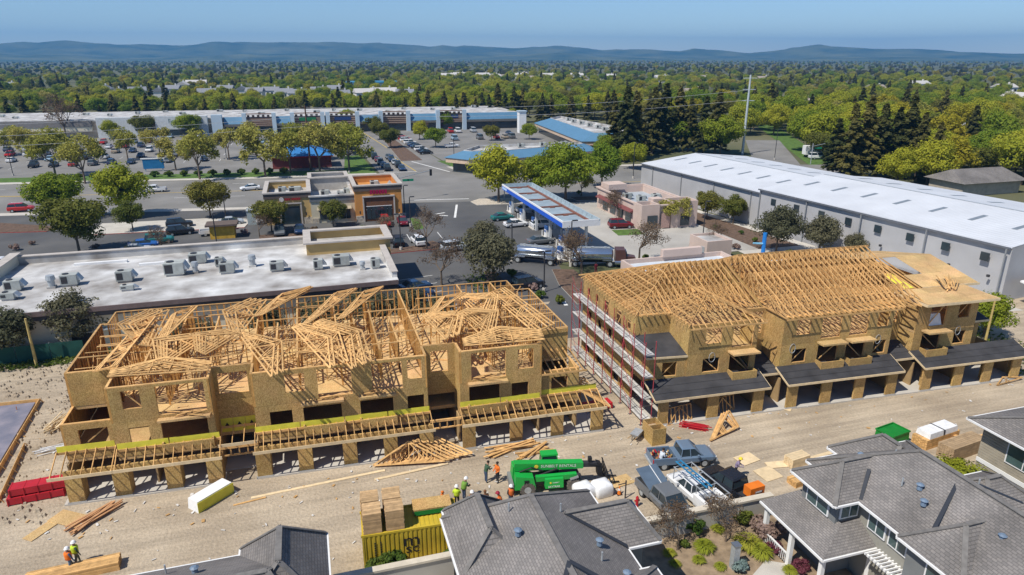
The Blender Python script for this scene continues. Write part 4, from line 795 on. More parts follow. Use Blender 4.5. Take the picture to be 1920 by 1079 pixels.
# ================================================================ houses in front
SIDE = M('grey_green_siding', (.30,.29,.25), .85, .06, 1); SIDEG = M('grey_siding', (.19,.20,.20), .85, .06, 1); WIN = M('window_glass', (.06,.10,.10), .1, .3, .5, spec=.6)
def hip(t, x0, x1, y0, y1, ze, zr, axis, h0, h1, name='roof_slope'):
    """hipped roof, ridge along axis; h0,h1 = hip run at the low and high end (0 = gable)"""
    if axis == 'y':
        xm = (x0+x1)/2; a = (xm, y0+h0, zr); b = (xm, y1-h1, zr)
        F_ = [([(x0,y1,ze),(x0,y0,ze),a,b], SHX), ([(x1,y0,ze),(x1,y1,ze),b,a], SHX), ([(x0,y0,ze),(x1,y0,ze),a], SHY), ([(x1,y1,ze),(x0,y1,ze),b], SHY)]
    else:
        ym = (y0+y1)/2; a = (x0+h0, ym, zr); b = (x1-h1, ym, zr)
        F_ = [([(x0,y0,ze),(x1,y0,ze),b,a], SHY), ([(x1,y1,ze),(x0,y1,ze),a,b], SHY), ([(x0,y1,ze),(x0,y0,ze),a], SHX), ([(x1,y0,ze),(x1,y1,ze),b], SHX)]
    for pts, m in F_: part(name, MB().slab(pts, .09), m, t)
    up = Vector((0,0,.03)); A_, B_ = Vector(a)+up, Vector(b)+up
    part('ridge_cap', MB().beam(A_, B_, .3, .05), RIDGE, t)
    C_ = [(x0,y0),(x1,y0),(x1,y1),(x0,y1)]
    for c in C_:
        e = A_ if (abs(c[1]-A_.y) if axis == 'y' else abs(c[0]-A_.x)) < (abs(c[1]-B_.y) if axis == 'y' else abs(c[0]-B_.x)) else B_
        part('hip_cap', MB().beam(Vector((*c, ze+.03)), e, .26, .05), RIDGE, t)
    for i in range(4):
        p, q = C_[i], C_[(i+1) % 4]; d = (Vector(q)-Vector(p)).normalized()*.05
        part('gutter', MB().beam((p[0]+d.y, p[1]-d.x, ze-.08), (q[0]+d.y, q[1]-d.x, ze-.08), .1, .12), WHITE, t)
def roof_bits(t, spots):
    for k, (x, y, z) in enumerate(spots):
        if k % 2: part('vent_pipe', MB().cyl((x,y,z-.1), (x,y,z+.4), .05, 6), GREYM, t)
        else: part('roof_vent', MB().cyl((x,y,z-.1), (x,y,z+.22), .16, 8, r2=.13).cyl((x,y,z+.22), (x,y,z+.3), .22, 8, r2=.1), M('vent_blue', (.16,.22,.30), .5), t)
def window(t, x0, x1, y0, y1, z0, z1, ax):
    if ax == 'x':
        t = part('window', MB().box(x0-.06, x0+.02, y0-.1, y1+.1, z0-.1, z1+.1), WHITE, t); w_ = part('pane', MB().box(x0-.075, x0-.05, y0, y1, z0, z1), WIN, t); part('mullion', MB().box(x0-.09, x0-.07, (y0+y1)/2-.03, (y0+y1)/2+.03, z0, z1), WHITE, t)
    else:
        t = part('window', MB().box(x0-.1, x1+.1, y0-.06, y0+.02, z0-.1, z1+.1), WHITE, t); part('pane', MB().box(x0, x1, y0-.075, y0-.05, z0, z1), WIN, t); part('mullion', MB().box((x0+x1)/2-.03, (x0+x1)/2+.03, y0-.09, y0-.07, z0, z1), WHITE, t)
t = thing('house', 'grey shingled house with small end gable, beside the yellow container', 'house', (-6, 28, 0))
part('wall', MB().box(-13.5,-1.3,24,31.8,0,5.1), SIDE, t); part('wall', MB().box(-4.8,-1.31,31.81,32.2,0,5.1), SIDE, t)
hip(t, -16, -1.0, 23.9, 32.3, 5.2, 7.3, 'x', 3, 2.5); hip(t, -5.2, -.8, 27, 32.8, 5.25, 7.4, 'y', 1.5, 1.7); roof_bits(t, ((-7,30.3,6.3),(-8.5,31.2,5.9)))
t = thing('house', 'grey shingled two storey house with long hipped ridge, in front of the telehandler', 'house', (10, 27, 0))
part('wall', MB().box(6.2,13.9,12,31.6,0,5.1), SIDE, t); part('wall', MB().box(13.91,15.9,27.8,30.0,0,5.1), SIDE, t)
hip(t, 5.5, 14.5, 20, 32.3, 5.2, 7.5, 'y', 3, 2.5); hip(t, 5.7, 9.1, 27.5, 32.9, 5.22, 6.95, 'y', 1, 1.4); hip(t, 10.6, 16.5, 27.0, 30.7, 5.2, 6.7, 'x', 1, 1.2); hip(t, 5.2, 15.2, 10, 25.2, 5.3, 8.0, 'y', 3, 4.4)
for a, b in (((10.1,24.3,7.62),(8.3,21.6,6.9)),((10.1,24.3,7.62),(12.6,21.8,6.9)),((11.6,28.8,6.75),(14.5,27.0,5.3))): part('valley_flashing', MB().beam(a, b, .22, .04), VALLEY, t)
roof_bits(t, ((8.6,27.6,7.0),(8.7,29.6,7.0),(12.6,26.4,6.4),(11.4,28.9,6.9),(13.2,24.4,5.9),(12.2,25.2,6.5)))
t = thing('house', 'large grey house with several hipped roofs, covered porch and white pergola', 'house', (33, 25, 0))
part('wall', MB().box(29.7,36.8,15,30.4,0,5.3), SIDE, t); part('wall', MB().box(28.0,29.69,26.9,29.8,0,5.3), SIDEG, t); part('wall', MB().box(29.2,29.69,15,23,0,5.3), SIDEG, t)
hip(t, 29.1, 37.2, 16, 31.0, 5.4, 8.0, 'y', 3, 4.4); hip(t, 27.4, 32.6, 26.5, 30.3, 5.42, 6.9, 'x', 1.9, 1.0); hip(t, 28.8, 34, 19.4, 23.4, 5.42, 7.2, 'x', 2, 1); hip(t, 31.5, 36, 27.5, 31.9, 5.42, 7.1, 'y', 1, 2); hip(t, 34.5, 39.5, 22.5, 27.2, 5.0, 6.6, 'x', 2, 2)
for a, b in (((33.2,24.0,7.9),(30.0,22.4,6.4)),((30.6,27.6,6.6),(29.2,26.5,5.5)),((33.2,24.0,7.9),(35.8,22.2,6.9))): part('valley_flashing', MB().beam(a, b, .2, .04), VALLEY, t)
part('porch_roof', MB().slab([(26.0,31,3.0),(26.0,25.3,3.0),(28.3,26.7,3.9),(28.3,30.2,3.9)], .12), SHX, t); part('porch_roof', MB().slab([(26.0,25.3,3.0),(30.4,25.3,3.0),(30.0,26.8,3.9),(28.3,26.7,3.9)], .12), SHY, t)
part('gutter', MB().beam((25.95,31,2.9), (25.95,25.25,2.9), .1, .13).beam((25.95,25.25,2.9), (30.4,25.25,2.9), .1, .13), WHITE, t)
for x, y in ((26.3,25.6),(26.3,28.2),(26.3,30.6),(29.8,25.6)): part('porch_post', MB().box(x-.13,x+.13,y-.13,y+.13,0,2.9), WHITE, t)
for y0 in (28.4,):
    rl = part('railing', MB().box(26.2,26.3,y0,y0+2.1,.85,.93).box(26.2,26.3,y0,y0+2.1,.12,.18), WHITE, t)
    for k in range(12): bar('baluster', (26.25,y0+.1+k*.17,.16), (26.25,y0+.1+k*.17,.86), .04, .04, WHITE, t)
part('porch_floor', MB().box(26.1,29.6,25.4,30.9,.0,.12), M('porch_grey', (.2,.2,.21)), t)
for k in range(11): bar('pergola_slat', (28.6+.0*k,25.0-.24*k,3.0), (30.0,25.0-.24*k,3.0), .07, .12, WHITE, t)
part('pergola_beam', MB().box(28.75,28.87,22.4,25.1,2.8,2.94).box(29.55,29.67,22.4,25.1,2.8,2.94), WHITE, t); part('pergola_post', MB().box(28.72,28.92,22.4,22.6,0,2.8), WHITE, t)
window(t, 27.95, 0, 27.5, 29.2, 4.0, 5.1, 'x'); window(t, 29.65, 0, 24.9, 26.0, 3.9, 5.0, 'x'); window(t, 29.65, 0, 23.4, 24.5, 3.9, 5.0, 'x'); window(t, 29.15, 0, 20, 21.6, 3.8, 5.0, 'x'); window(t, 28.3, 29.4, 26.85, 0, 4.2, 5.0, 'y')
roof_bits(t, ((31.4,24.8,7.0),(31.0,25.6,6.8),(30.8,23.9,6.7),(34,23.5,7.5),(31.8,20.2,7.0),(32.4,27.6,7.2),(31.5,29.2,6.3),(35,20,6.9)))
t = thing('house', 'house with beige lap siding and white trimmed windows past the lumber stacks', 'house', (47, 28, 0))
part('wall', MB().box(43.9,54,20,30.9,0,5.8), M('beige_siding', (.36,.32,.25), .85), t)
for k in range(28): part('siding_board', MB().box(43.84,43.9,20,30.9,.1+k*.2,.28+k*.2), M('beige_siding', (.36,.32,.25)), t)
hip(t, 43.0, 55, 19.5, 31.6, 5.9, 8.5, 'x', 4.2, 4); window(t, 43.83, 0, 26.6, 28.9, 3.9, 5.4, 'x'); window(t, 43.83, 0, 26.2, 28.9, .9, 2.3, 'x'); part('trim_band', MB().box(43.79,43.91,20,30.9,2.75,3.05), WHITE, t)
# boundary wall, path, bed
t = thing('garden_wall', 'low tan concrete boundary wall between the gardens and the dirt site', 'wall', (22, 32.8, 0))
part('wall_panel', MB().box(18.3,28.2,32.6,32.85,0,1.7), M('wall_grey', (.42,.40,.36), .9, .08, .6), t); part('coping', MB().box(18.2,28.3,32.5,32.95,1.7,1.85), M('coping_tan', (.58,.52,.42)), t)
t = thing('garden_wall', 'low tan concrete wall beside the yellow container', 'wall', (3, 33.5, 0)); part('wall_panel', MB().box(-.6,6.3,33.2,33.45,0,1.6), M('wall_grey', (.42,.40,.36)), t); part('coping', MB().box(-.7,6.3,33.1,33.55,1.6,1.75), M('coping_tan', (.58,.52,.42)), t)
sheet('garden_soil', [(16.5,15),(29.5,15),(29.5,32.6),(16.5,32.6)], .18, M('bark_soil', (.27,.20,.13), .95, .3, 2))
sheet('garden_path', [(24.2,24),(26.4,24),(26.4,28.2),(25.2,28.9),(23.6,28.0)], .2, CONC); sheet('house_drive', [(-.6,12),(5.4,12),(5.4,33.2),(-.6,33.2)], .19, CONC); sheet('lane', [(-16,32.4),(-.6,32.9),(-.6,33.4),(-16,34.5)], .17, M('lane_grey', (.3,.3,.31)))
t = thing('utility_pillar', 'square galvanised utility pillar in the garden bed', 'pillar', (22.9,28.9,.18)); part('shaft', MB().box(22.7,23.1,28.7,29.1,.18,1.9), GREYM, t); part('cap', MB().box(22.66,23.14,28.66,29.14,1.905,1.97), STEEL, t)
tag(link('stepping_slab', MB().box(20.6,22.0,27.2,28.0,.18,.26).data('stepping_slab', CONC)), 'pale flat slab lying in the garden bed', 'slab')

# ================================================================ vehicles
def loft(secs, mi=0):                       # secs: list of rings with equal counts
    mb = MB(); n = len(secs[0]); vs = [p for s_ in secs for p in s_]
    fs = [(i*n+k, i*n+(k+1) % n, (i+1)*n+(k+1) % n, (i+1)*n+k) for i in range(len(secs)-1) for k in range(n)]
    fs += [tuple(range(n))[::-1], tuple(range((len(secs)-1)*n, len(secs)*n))]
    return mb.mesh(vs, fs, mi)
def ring(x, zb, zt, hw): return [(x,-hw*.9,zb),(x,-hw,zb+.18),(x,-hw,zt-.14),(x,-hw*.88,zt),(x,hw*.88,zt),(x,hw,zt-.14),(x,hw,zb+.18),(x,hw*.9,zb)]
KIND = {   # body stations (x, zbottom, zbelt, halfwidth); cabin bottom x0,x1; roof x0,x1; roof z
 'sedan': ([(-2.3,.45,.82,.78),(-2.15,.3,.98,.88),(-.9,.28,.98,.92),(.7,.28,.95,.92),(1.9,.3,.85,.88),(2.28,.42,.68,.76)], (-1.75,1.15), (-.95,.25), 1.45),
 'suv': ([(-2.3,.5,1.0,.82),(-2.2,.35,1.12,.92),(-.9,.33,1.12,.95),(.8,.33,1.08,.95),(1.95,.36,.98,.92),(2.3,.48,.78,.8)], (-2.2,1.15), (-1.95,.4), 1.75),
 'van': ([(-2.6,.5,1.1,.9),(-2.5,.38,1.25,.98),(0,.36,1.25,1.0),(1.6,.36,1.2,.98),(2.4,.4,1.05,.92),(2.6,.5,.8,.82)], (-2.5,2.1), (-2.4,1.2), 2.1)}
PAINT = {'white': (.72,.73,.74), 'silver': (.42,.45,.48), 'black': (.015,.016,.02), 'dark blue': (.02,.05,.12), 'navy': (.02,.045,.11), 'red': (.42,.02,.02), 'maroon': (.16,.012,.02), 'grey': (.14,.15,.16), 'light blue': (.3,.42,.52), 'teal': (.02,.16,.15), 'green': (.03,.16,.06), 'tan': (.4,.33,.24), 'orange': (.55,.16,.03), 'blue': (.03,.12,.4), 'slate blue': (.13,.19,.27)}
def paint(c): return M('paint_'+c.replace(' ', '_'), PAINT[c], .25, .04, .5, spec=.6)
def sub(parent, name, mb, mat, smooth=False):
    o = bpy.data.objects.new(name, mb.data(name, mat, smooth)); col.objects.link(o); o.parent = parent; return o
WHL = {}
def wheel(parent, x, y, r=.34, w=.24, dusty=False):
    k = (round(r,2), dusty)
    if k not in WHL:
        WHL[k] = (MB().cyl((0,-w/2,0), (0,w/2,0), r, 14).data('tyre', DIRTYR if dusty else RUB), MB().cyl((0,-w/2-.01,0), (0,w/2+.01,0), r*.62, 10).data('rim', GREYM))
    o = bpy.data.objects.new('wheel', WHL[k][0]); col.objects.link(o); o.parent = parent; o.location = (x, y, r); c_ = bpy.data.objects.new('rim', WHL[k][1]); col.objects.link(c_); c_.parent = o; return o
def car(kind, c):
    t = thing('parked_car', '', 'car'); st, cb, rf, zr = KIND[kind]; p = paint(c)
    sub(t, 'body', loft([ring(*s_) for s_ in st]), p); hw = st[2][3]; zb = st[2][2]-.03
    sub(t, 'window', MB().hexa([(cb[0],-hw*.86,zb),(cb[1],-hw*.86,zb-.03),(cb[1],hw*.86,zb-.03),(cb[0],hw*.86,zb)], [(rf[0],-hw*.68,zr-.04),(rf[1],-hw*.68,zr-.04),(rf[1],hw*.68,zr-.04),(rf[0],hw*.68,zr-.04)]), GLASS)
    sub(t, 'roof', MB().hexa([(rf[0]-.05,-hw*.7,zr-.05),(rf[1]+.05,-hw*.7,zr-.05),(rf[1]+.05,hw*.7,zr-.05),(rf[0]-.05,hw*.7,zr-.05)], [(rf[0]+.1,-hw*.6,zr+.02),(rf[1]-.1,-hw*.6,zr+.02),(rf[1]-.1,hw*.6,zr+.02),(rf[0]+.1,hw*.6,zr+.02)]), p)
    x1 = st[-1][0]
    for s_ in (-1, 1):
        for x in (-1.4, 1.42): wheel(t, x, s_*(hw-.1), .33)
        sub(t, 'headlight', MB().box(x1-.22,x1-.06,s_*.55-.15,s_*.55+.15,.6,.74), WHITE); sub(t, 'tail_light', MB().box(st[0][0]-.0,st[0][0]+.12,s_*.6-.12,s_*.6+.12,.72,.86), RED)
        sub(t, 'pillar', MB().beam(((cb[0]+cb[1])/2-.1,s_*hw*.865,zb), ((rf[0]+rf[1])/2-.1,s_*hw*.69,zr-.04), .03, .1), p)
    return t
CARS = {}
def place_car(kind, c, x, y, deg, where, group, z=.03):
    key = kind+c
    if key not in CARS: CARS[key] = car(kind, c)
    nm = {'sedan': 'sedan', 'suv': 'sport utility car', 'van': 'van'}[kind]
    return put(CARS[key], USED, (x, y, z), R(deg), f'{c} {nm} {where}', 'car', group)
def pickup(c, double=True, loc=(0,0,0), deg=0, label='', cat='pickup truck', bedmat=None, group=None):
    t = thing('pickup_truck', label, cat, loc, R(deg), group); t.scale = (.9,.9,.9); p = paint(c); hw = .98; zb = 1.15
    xc0, xc1 = (-.75, 1.35) if double else (-.35, 1.3)
    sub(t, 'body', loft([ring(-.8,.5,zb,hw), ring(1.3,.48,zb,hw), ring(2.5,.5,1.08,hw*.97), ring(2.85,.6,.9,hw*.85)]), p)
    sub(t, 'window', MB().hexa([(xc0,-hw*.88,zb-.02),(xc1+.25,-hw*.88,zb-.02),(xc1+.25,hw*.88,zb-.02),(xc0,hw*.88,zb-.02)], [(xc0+.12,-hw*.74,1.8),(xc1-.45,-hw*.74,1.8),(xc1-.45,hw*.74,1.8),(xc0+.12,hw*.74,1.8)]), GLASS)
    sub(t, 'roof', MB().hexa([(xc0+.05,-hw*.77,1.78),(xc1-.38,-hw*.77,1.78),(xc1-.38,hw*.77,1.78),(xc0+.05,hw*.77,1.78)], [(xc0+.2,-hw*.66,1.88),(xc1-.6,-hw*.66,1.88),(xc1-.6,hw*.66,1.88),(xc0+.2,hw*.66,1.88)]), p)
    for s_ in (-1, 1):
        for xa, xb in ((xc0, xc0+.12), ((xc0+xc1)/2, (xc0+xc1)/2-.05), (xc1+.25, xc1-.45)): sub(t, 'pillar', MB().beam((xa,s_*hw*.89,zb), (xb,s_*hw*.75,1.8), .05, .1), p)
        sub(t, 'bed_side', MB().box(-2.8,-.81,s_*.92-.07,s_*.92+.07,.55,1.18), p); wheel(t, -1.85, s_*.85, .39, .26); wheel(t, 1.75, s_*.85, .39, .26)
        sub(t, 'mirror', MB().box(1.0,1.15,s_*1.12-.1,s_*1.12+.1,1.15,1.35), p); sub(t, 'headlight', MB().box(2.72,2.86,s_*.66-.16,s_*.66+.16,.74,.9), WHITE); sub(t, 'tail_light', MB().box(-2.86,-2.8,s_*.9-.06,s_*.9+.06,.8,1.1), RED)
    sub(t, 'bed_floor', MB().box(-2.75,-.82,-.85,.85,.6,.72), bedmat or DKMET); sub(t, 'tailgate', MB().box(-2.86,-2.78,-.84,.84,.55,1.16), p); sub(t, 'bumper', MB().box(-3.0,-2.87,-.9,.9,.45,.65).box(2.84,2.98,-.85,.85,.42,.66), GREYM)
    return t
LOT = 'cars parked in the lots'
W = 'parked beside the white roofed building'
for a in [('suv','silver',22,105.5,12,'crossing the lane by the bare trees'),('suv','white',16.9,111,95,W),('suv','black',13.4,111.6,92,W),('sedan','white',10.6,112,90,W),('suv','red',13.2,126.5,-92,'in front of the orange shopfront'),('sedan','maroon',16.4,126.3,-92,'in front of the orange shopfront'),
          ('suv','grey',-5.6,124.8,-88,'in front of the tan shopfront'),('sedan','navy',-2.2,125.2,-90,'in front of the tan shopfront'),('sedan','dark blue',12.6,87.5,16,'beside the end of the white roof'),('sedan','navy',12.4,84.2,16,'beside the end of the white roof'),('suv','dark blue',12.4,80.8,16,'beside the end of the white roof'),('suv','silver',14.5,77,10,'nearest the bare framed corner'),
          ('suv','red',-56.5,160,6,'driving on the main road'),('sedan','white',-13.2,171.5,188,'driving on the main road'),('suv','white',-44.8,115,2,'parked by the leafy trees'),('sedan','silver',-27.5,119,8,'parked by the leafy trees'),('sedan','blue',-27,122,8,'parked by the leafy trees'),('suv','teal',-25,124.5,8,'parked by the leafy trees'),('suv','black',-22.5,130,12,'parked by the leafy trees'),('sedan','red',-27,113,5,'parked by the leafy trees'),
          ('sedan','silver',-14.5,135.6,5,'parked at the red kerb'),('suv','grey',-19,114.5,80,'parked alone in the lane'),('suv','black',-23.5,136,10,'parked under the trees by the road'),('sedan','white',-29,113.2,4,'parked behind the white parapet'),('van','white',-7.5,134.8,6,'parked by the tan shops'),
          ('sedan','teal',35.4,124.5,8,'stopped at the fuel pumps'),('sedan','white',36.3,118.5,6,'stopped at the fuel pumps'),('suv','white',40.8,116,0,'under the station canopy'),('suv','black',40.8,103,90,'under the station canopy'),('sedan','grey',36.6,105.5,6,'stopped at the fuel pumps'),('suv','maroon',54.5,112,-8,'parked beside the pink store'),('sedan','silver',42,130,0,'under the station canopy'),
          ('suv','black',27.5,84.0,12,'parked under the olive trees'),('sedan','maroon',57,168,-5,'waiting at the junction'),('sedan','grey',62,158.5,-5,'waiting at the junction'),('van','white',151,176,-12,'driving on the cross road')]: place_car(*a, LOT)
for k in range(6):
    place_car(['suv','sedan'][k % 2], ['black','navy','grey','maroon','black','dark blue'][k], 21.5-.25*k, 192+6*k, -92, 'queueing at the junction stop line', 'cars queueing at the junction')
    if k < 5: place_car(['sedan','suv'][k % 2], ['dark blue','black','silver','navy','grey'][k], 25.4-.2*k, 191+6*k, -92, 'queueing at the junction stop line', 'cars queueing at the junction')
cs = ['white','silver','black','grey','dark blue','navy','white','red','light blue','tan']
for r_ in range(6):
    for k in range(26):
        if rnd.random() < (.66 if k < 14 else .5): 
            x = -112+5*k+2.5; place_car(rnd.choice(('sedan','suv')), rnd.choice(cs), x, 226.5+14*r_, 90+rnd.choice((0,180)), 'in the shopping centre car park', 'cars in the shopping centre car park')
for k in range(13):
    place_car(rnd.choice(('sedan','suv')), rnd.choice(cs), 37.5-.12*k, 222+4*k, 8, 'in the row by the clipped trees', 'cars in the east car park')
    if k < 9: place_car(rnd.choice(('sedan','suv','van')), rnd.choice(cs), 55+3.2*k+rnd.uniform(-.5,.5), 258+rnd.choice((0,14,26)), 90, 'before the blue roofed wing', 'cars in the east car park')
for i, (c, x, y, d, l) in enumerate((('white',-34.5,175.5,182,'white pickup truck driving on the main road'),('white',-36,152,4,'white pickup truck behind the leafy trees by the road'),('white',-16.5,128,8,'white pickup truck at the brown kiosk'),('white',58.5,163,-6,'white pickup truck waiting at the junction'),('white',49,236,5,'white pickup truck in the east car park'))): pickup(c, True, (x,y,.03), d, l)
# site pickups
d1 = pickup('grey', True, Vector((21.9,35.7,0)), -84, 'dark grey pickup truck with its bed cover raised, by the garden wall')
sub(d1, 'bed_cover', MB().hexa([(-2.8,-.95,1.95),(-.75,-.95,1.25),(-.75,.95,1.25),(-2.8,.95,1.95)], [(-2.8,-.95,2.03),(-.75,-.95,1.33),(-.75,.95,1.33),(-2.8,.95,2.03)]), M('cover_blue', (.10,.14,.19), .35, spec=.6)); sub(d1, 'cover_trim', MB().beam((-2.8,.3,2.05), (-.75,.3,1.36), .05, .03), WHITE)
d2 = pickup('white', False, Vector((24.4,35.7,0)), 97, 'white utility truck with ladder rack, side boxes and a blue ladder')
for s_ in (-1, 1):
    sub(d2, 'tool_box', MB().box(-2.75,-.85,s_*.93-.14,s_*.93+.14,.75,1.5), WHITE); sub(d2, 'rack_rail', MB().beam((-2.7,s_*.85,2.15), (2.0,s_*.85,2.15), .07, .07), GREYM)
    for x in (-2.6,-.9,1.9): sub(d2, 'rack_post', MB().beam((x,s_*.88,1.2 if x < 0 else 1.1), (x,s_*.85,2.15), .05, .05), GREYM)
for x in (-2.6,-1.2,.4,1.9): sub(d2, 'rack_bar', MB().beam((x,-.85,2.17), (x,.85,2.17), .05, .05), GREYM)
lad = thing('ladder', 'blue fibreglass ladder lying on the white truck rack', 'ladder', (0,0,0)); LB = M('ladder_blue', (.03,.22,.42), .5); lad.location = d2.location+Vector((0,0,2.22)); lad.rotation_euler = (0,0,R(97))
for s_ in (-.2,.2): sub(lad, 'rail', MB().box(-1.6,1.9,.35+s_-.03,.35+s_+.03,0,.09), LB)
for k in range(10): sub(lad, 'rung', MB().box(-1.45+k*.36,-1.4+k*.36,.18,.52,.02,.07), LB)
d3 = pickup('black', True, Vector((27.3,35.7,0)), 103, 'black pickup truck with an orange job box in its bed')
jb = tag(link('job_box', MB().hexa([(-.62,-.35,0),(.62,-.35,0),(.62,.35,0),(-.62,.35,0)], [(-.62,-.35,.72),(.62,-.35,.72),(.62,.35,.72),(-.62,.35,.72)]).data('job_box', M('job_orange', (.75,.19,.02), .5))), 'bright orange steel job box at the back of the black pickup', 'tool box'); jb.location = Vector((27.9,34.1,.98)); jb.rotation_euler = (0,0,R(6))
sub(jb, 'label_plate', MB().box(-.22,.42,-.365,-.35,.26,.46), M('plate_brown', (.25,.12,.1)))
for k in range(6): sub(jb, 'label_mark', MB().box(-.17+k*.09,-.1+k*.09,-.375,-.366,.3,.42), WHITE)
d4 = pickup('slate blue', False, Vector((25.8,40.3,0)), -8, 'slate blue pickup truck with scrap in its open bed'); 
for k in range(26): x, y = rnd.uniform(-2.6,-1.0), rnd.uniform(-.7,.7); sub(d4, 'scrap', MB().beam((x,y,.8), (x+rnd.uniform(-.25,.25),y+rnd.uniform(-.25,.25),.8+rnd.uniform(.05,.4)), .1, .08), rnd.choice((LUM, RED, WHITE, OSB)))

# tanker truck and trailer
CHR = M('polished_tank', (.62,.66,.70), .16, .05, 1, metal=.9)
def tank(name, label, a, b, zc, r_, cab):
    a = Vector(a); b = Vector(b); L_ = (b-a).length; t = thing(name, label, 'truck', a, math.atan2(b.y-a.y, b.x-a.x))
    n_ = 20; secs = []
    for (x, k) in ((0,.55),(.15,.9),(.4,1),(L_-.4,1),(L_-.15,.9),(L_,.55)): secs.append([(x, r_*1.12*k*math.cos(2*math.pi*i/n_), zc+r_*k*math.sin(2*math.pi*i/n_)) for i in range(n_)])
    sub(t, 'tank', loft(secs), CHR, True); sub(t, 'walkway', MB().box(.5,L_-.5,-.25,.25,zc+r_,zc+r_+.06), GREYM); sub(t, 'chassis', MB().box(.1,L_-.1,-.5,.5,.6,.85), DKMET); sub(t, 'fender', MB().box(0,1.6,-1.15,1.15,1.02,1.08).box(L_-1.6,L_,-1.15,1.15,1.02,1.08), CHR); sub(t, 'side_rail', MB().box(.3,L_-.3,-1.2,-1.1,zc-.55,zc-.45), CHR)
    for k in range(3): sub(t, 'hatch', MB().cyl((1.2+k*(L_-2.4)/2,0,zc+r_), (1.2+k*(L_-2.4)/2,0,zc+r_+.14), .22, 10), GREYM)
    for x in (.45, L_-.5):
        for s_ in (-1, 1): wheel(t, x, s_*.95, .5, .3)
    if cab:
        sub(t, 'cab', MB().hexa([(L_+.3,-1.1,.6),(L_+2.0,-1.1,.6),(L_+2.0,1.1,.6),(L_+.3,1.1,.6)], [(L_+.3,-1.05,2.7),(L_+1.7,-1.05,2.7),(L_+1.7,1.05,2.7),(L_+.3,1.05,2.7)]), M('cab_maroon', (.10,.05,.045), .4)); sub(t, 'windscreen', MB().box(L_+1.75,L_+1.95,-.9,.9,1.7,2.4), GLASS)
        sub(t, 'bonnet', MB().hexa([(L_+2.0,-.9,.6),(L_+3.4,-.8,.6),(L_+3.4,.8,.6),(L_+2.0,.9,.6)], [(L_+2.0,-.8,1.7),(L_+3.3,-.65,1.5),(L_+3.3,.65,1.5),(L_+2.0,.8,1.7)]), M('cab_maroon', (.10,.05,.045))); sub(t, 'fuel_tank', MB().cyl((L_+.2,-1.0,.75),(L_+1.6,-1.0,.75),.32,10), CHR)
        for s_ in (-1, 1): wheel(t, L_+2.6, s_*.95, .5, .3)
    else: sub(t, 'drawbar', MB().box(L_,L_+2.0,-.1,.1,.6,.75), DKMET)
tank('tanker_trailer', 'polished steel tank trailer parked beside the fuel station', (29.9,97.0,.03), (34.9,93.4,.03), 1.75, .92, False); tank('tanker_truck', 'polished tanker truck with dark maroon cab behind bare trees', (37.2,92.4,.03), (43,90.4,.03), 1.85, .95, True)
vt = thing('box_truck', 'white box truck on the cross road beyond the warehouse', 'truck', (153,180,.03), R(-14)); sub(vt, 'box', MB().box(-3.4,1.6,-1.2,1.2,.9,3.6), WHITE); sub(vt, 'cab', MB().hexa([(1.7,-1.1,.5),(3.3,-1.1,.5),(3.3,1.1,.5),(1.7,1.1,.5)], [(1.7,-1.0,2.4),(2.6,-1.0,2.4),(2.6,1.0,2.4),(1.7,1.0,2.4)]), WHITE); sub(vt, 'windscreen', MB().beam((2.95,-.9,1.95),(2.95,.9,1.95),.6,.1), GLASS)
for x in (-2.2,2.4):
    for s_ in (-1,1): wheel(vt, x, s_*1.0, .45, .28)

# telehandler
GRN2 = M('machine_green', (.012,.36,.055), .4, .06, .8, spec=.5)
tt = thing('telehandler', 'bright green telehandler with lowered boom and black fork carriage', 'telehandler', (14.9,40.3,0), R(-8)); tt.scale = (.86,.86,.86)
sub(tt, 'chassis', MB().box(-2.6,2.6,-.55,.55,.65,1.25), DKMET)
sub(tt, 'engine_cover', MB().hexa([(-3.1,-1.15,.75),(-1.3,-1.15,.75),(-1.3,-.1,.75),(-3.1,-.1,.75)], [(-3.0,-1.1,2.0),(-1.5,-1.1,1.75),(-1.5,-.15,1.75),(-3.0,-.15,2.0)]), GRN2)
sub(tt, 'rear_frame', MB().hexa([(-3.2,-.09,.7),(-2.2,-.09,.7),(-2.2,1.1,.7),(-3.2,1.1,.7)], [(-3.1,-.09,2.3),(-2.5,-.09,2.3),(-2.5,.9,2.3),(-3.1,.9,2.3)]), GRN2); sub(tt, 'counterweight', MB().box(-3.45,-3.15,-1.0,1.0,.55,1.2), M('machine_grey', (.2,.2,.2)))
sub(tt, 'tool_box', MB().hexa([(-.55,-1.3,.75),(1.0,-1.3,.75),(1.0,-.6,.75),(-.55,-.6,.75)], [(-.55,-1.2,1.55),(1.0,-1.2,1.55),(1.0,-.6,1.6),(-.55,-.6,1.6)]), GRN2); sub(tt, 'side_panel', MB().box(-1.28,2.2,-.95,-.57,1.26,1.7), GRN2)
for k in range(5): sub(tt, 'vent_slot', MB().box(-2.3,-1.9,-1.17,-1.12,1.0+k*.13,1.07+k*.13), BLACK)
cab_ = sub(tt, 'cab', MB().hexa([(-.7,.35,1.0),(1.0,.35,1.0),(1.0,1.2,1.0),(-.7,1.2,1.0)], [(-.6,.4,2.1),(.9,.4,2.1),(.9,1.15,2.1),(-.6,1.15,2.1)]), GRN2); sub(tt, 'cab_window', MB().hexa([(-.6,.42,2.1),(.88,.42,2.1),(.88,1.13,2.1),(-.6,1.13,2.1)], [(-.5,.45,2.75),(.7,.45,2.75),(.7,1.1,2.75),(-.5,1.1,2.75)]), GLASS); sub(tt, 'cab_roof', MB().box(-.6,.85,.38,1.18,2.76,2.9), GRN2)
for x, y in ((-.58,.4),(.84,.4),(-.58,1.15),(.84,1.15)): sub(tt, 'cab_post', MB().beam((x,y,2.1),(x*.9,y,2.78),.07,.07), GRN2)
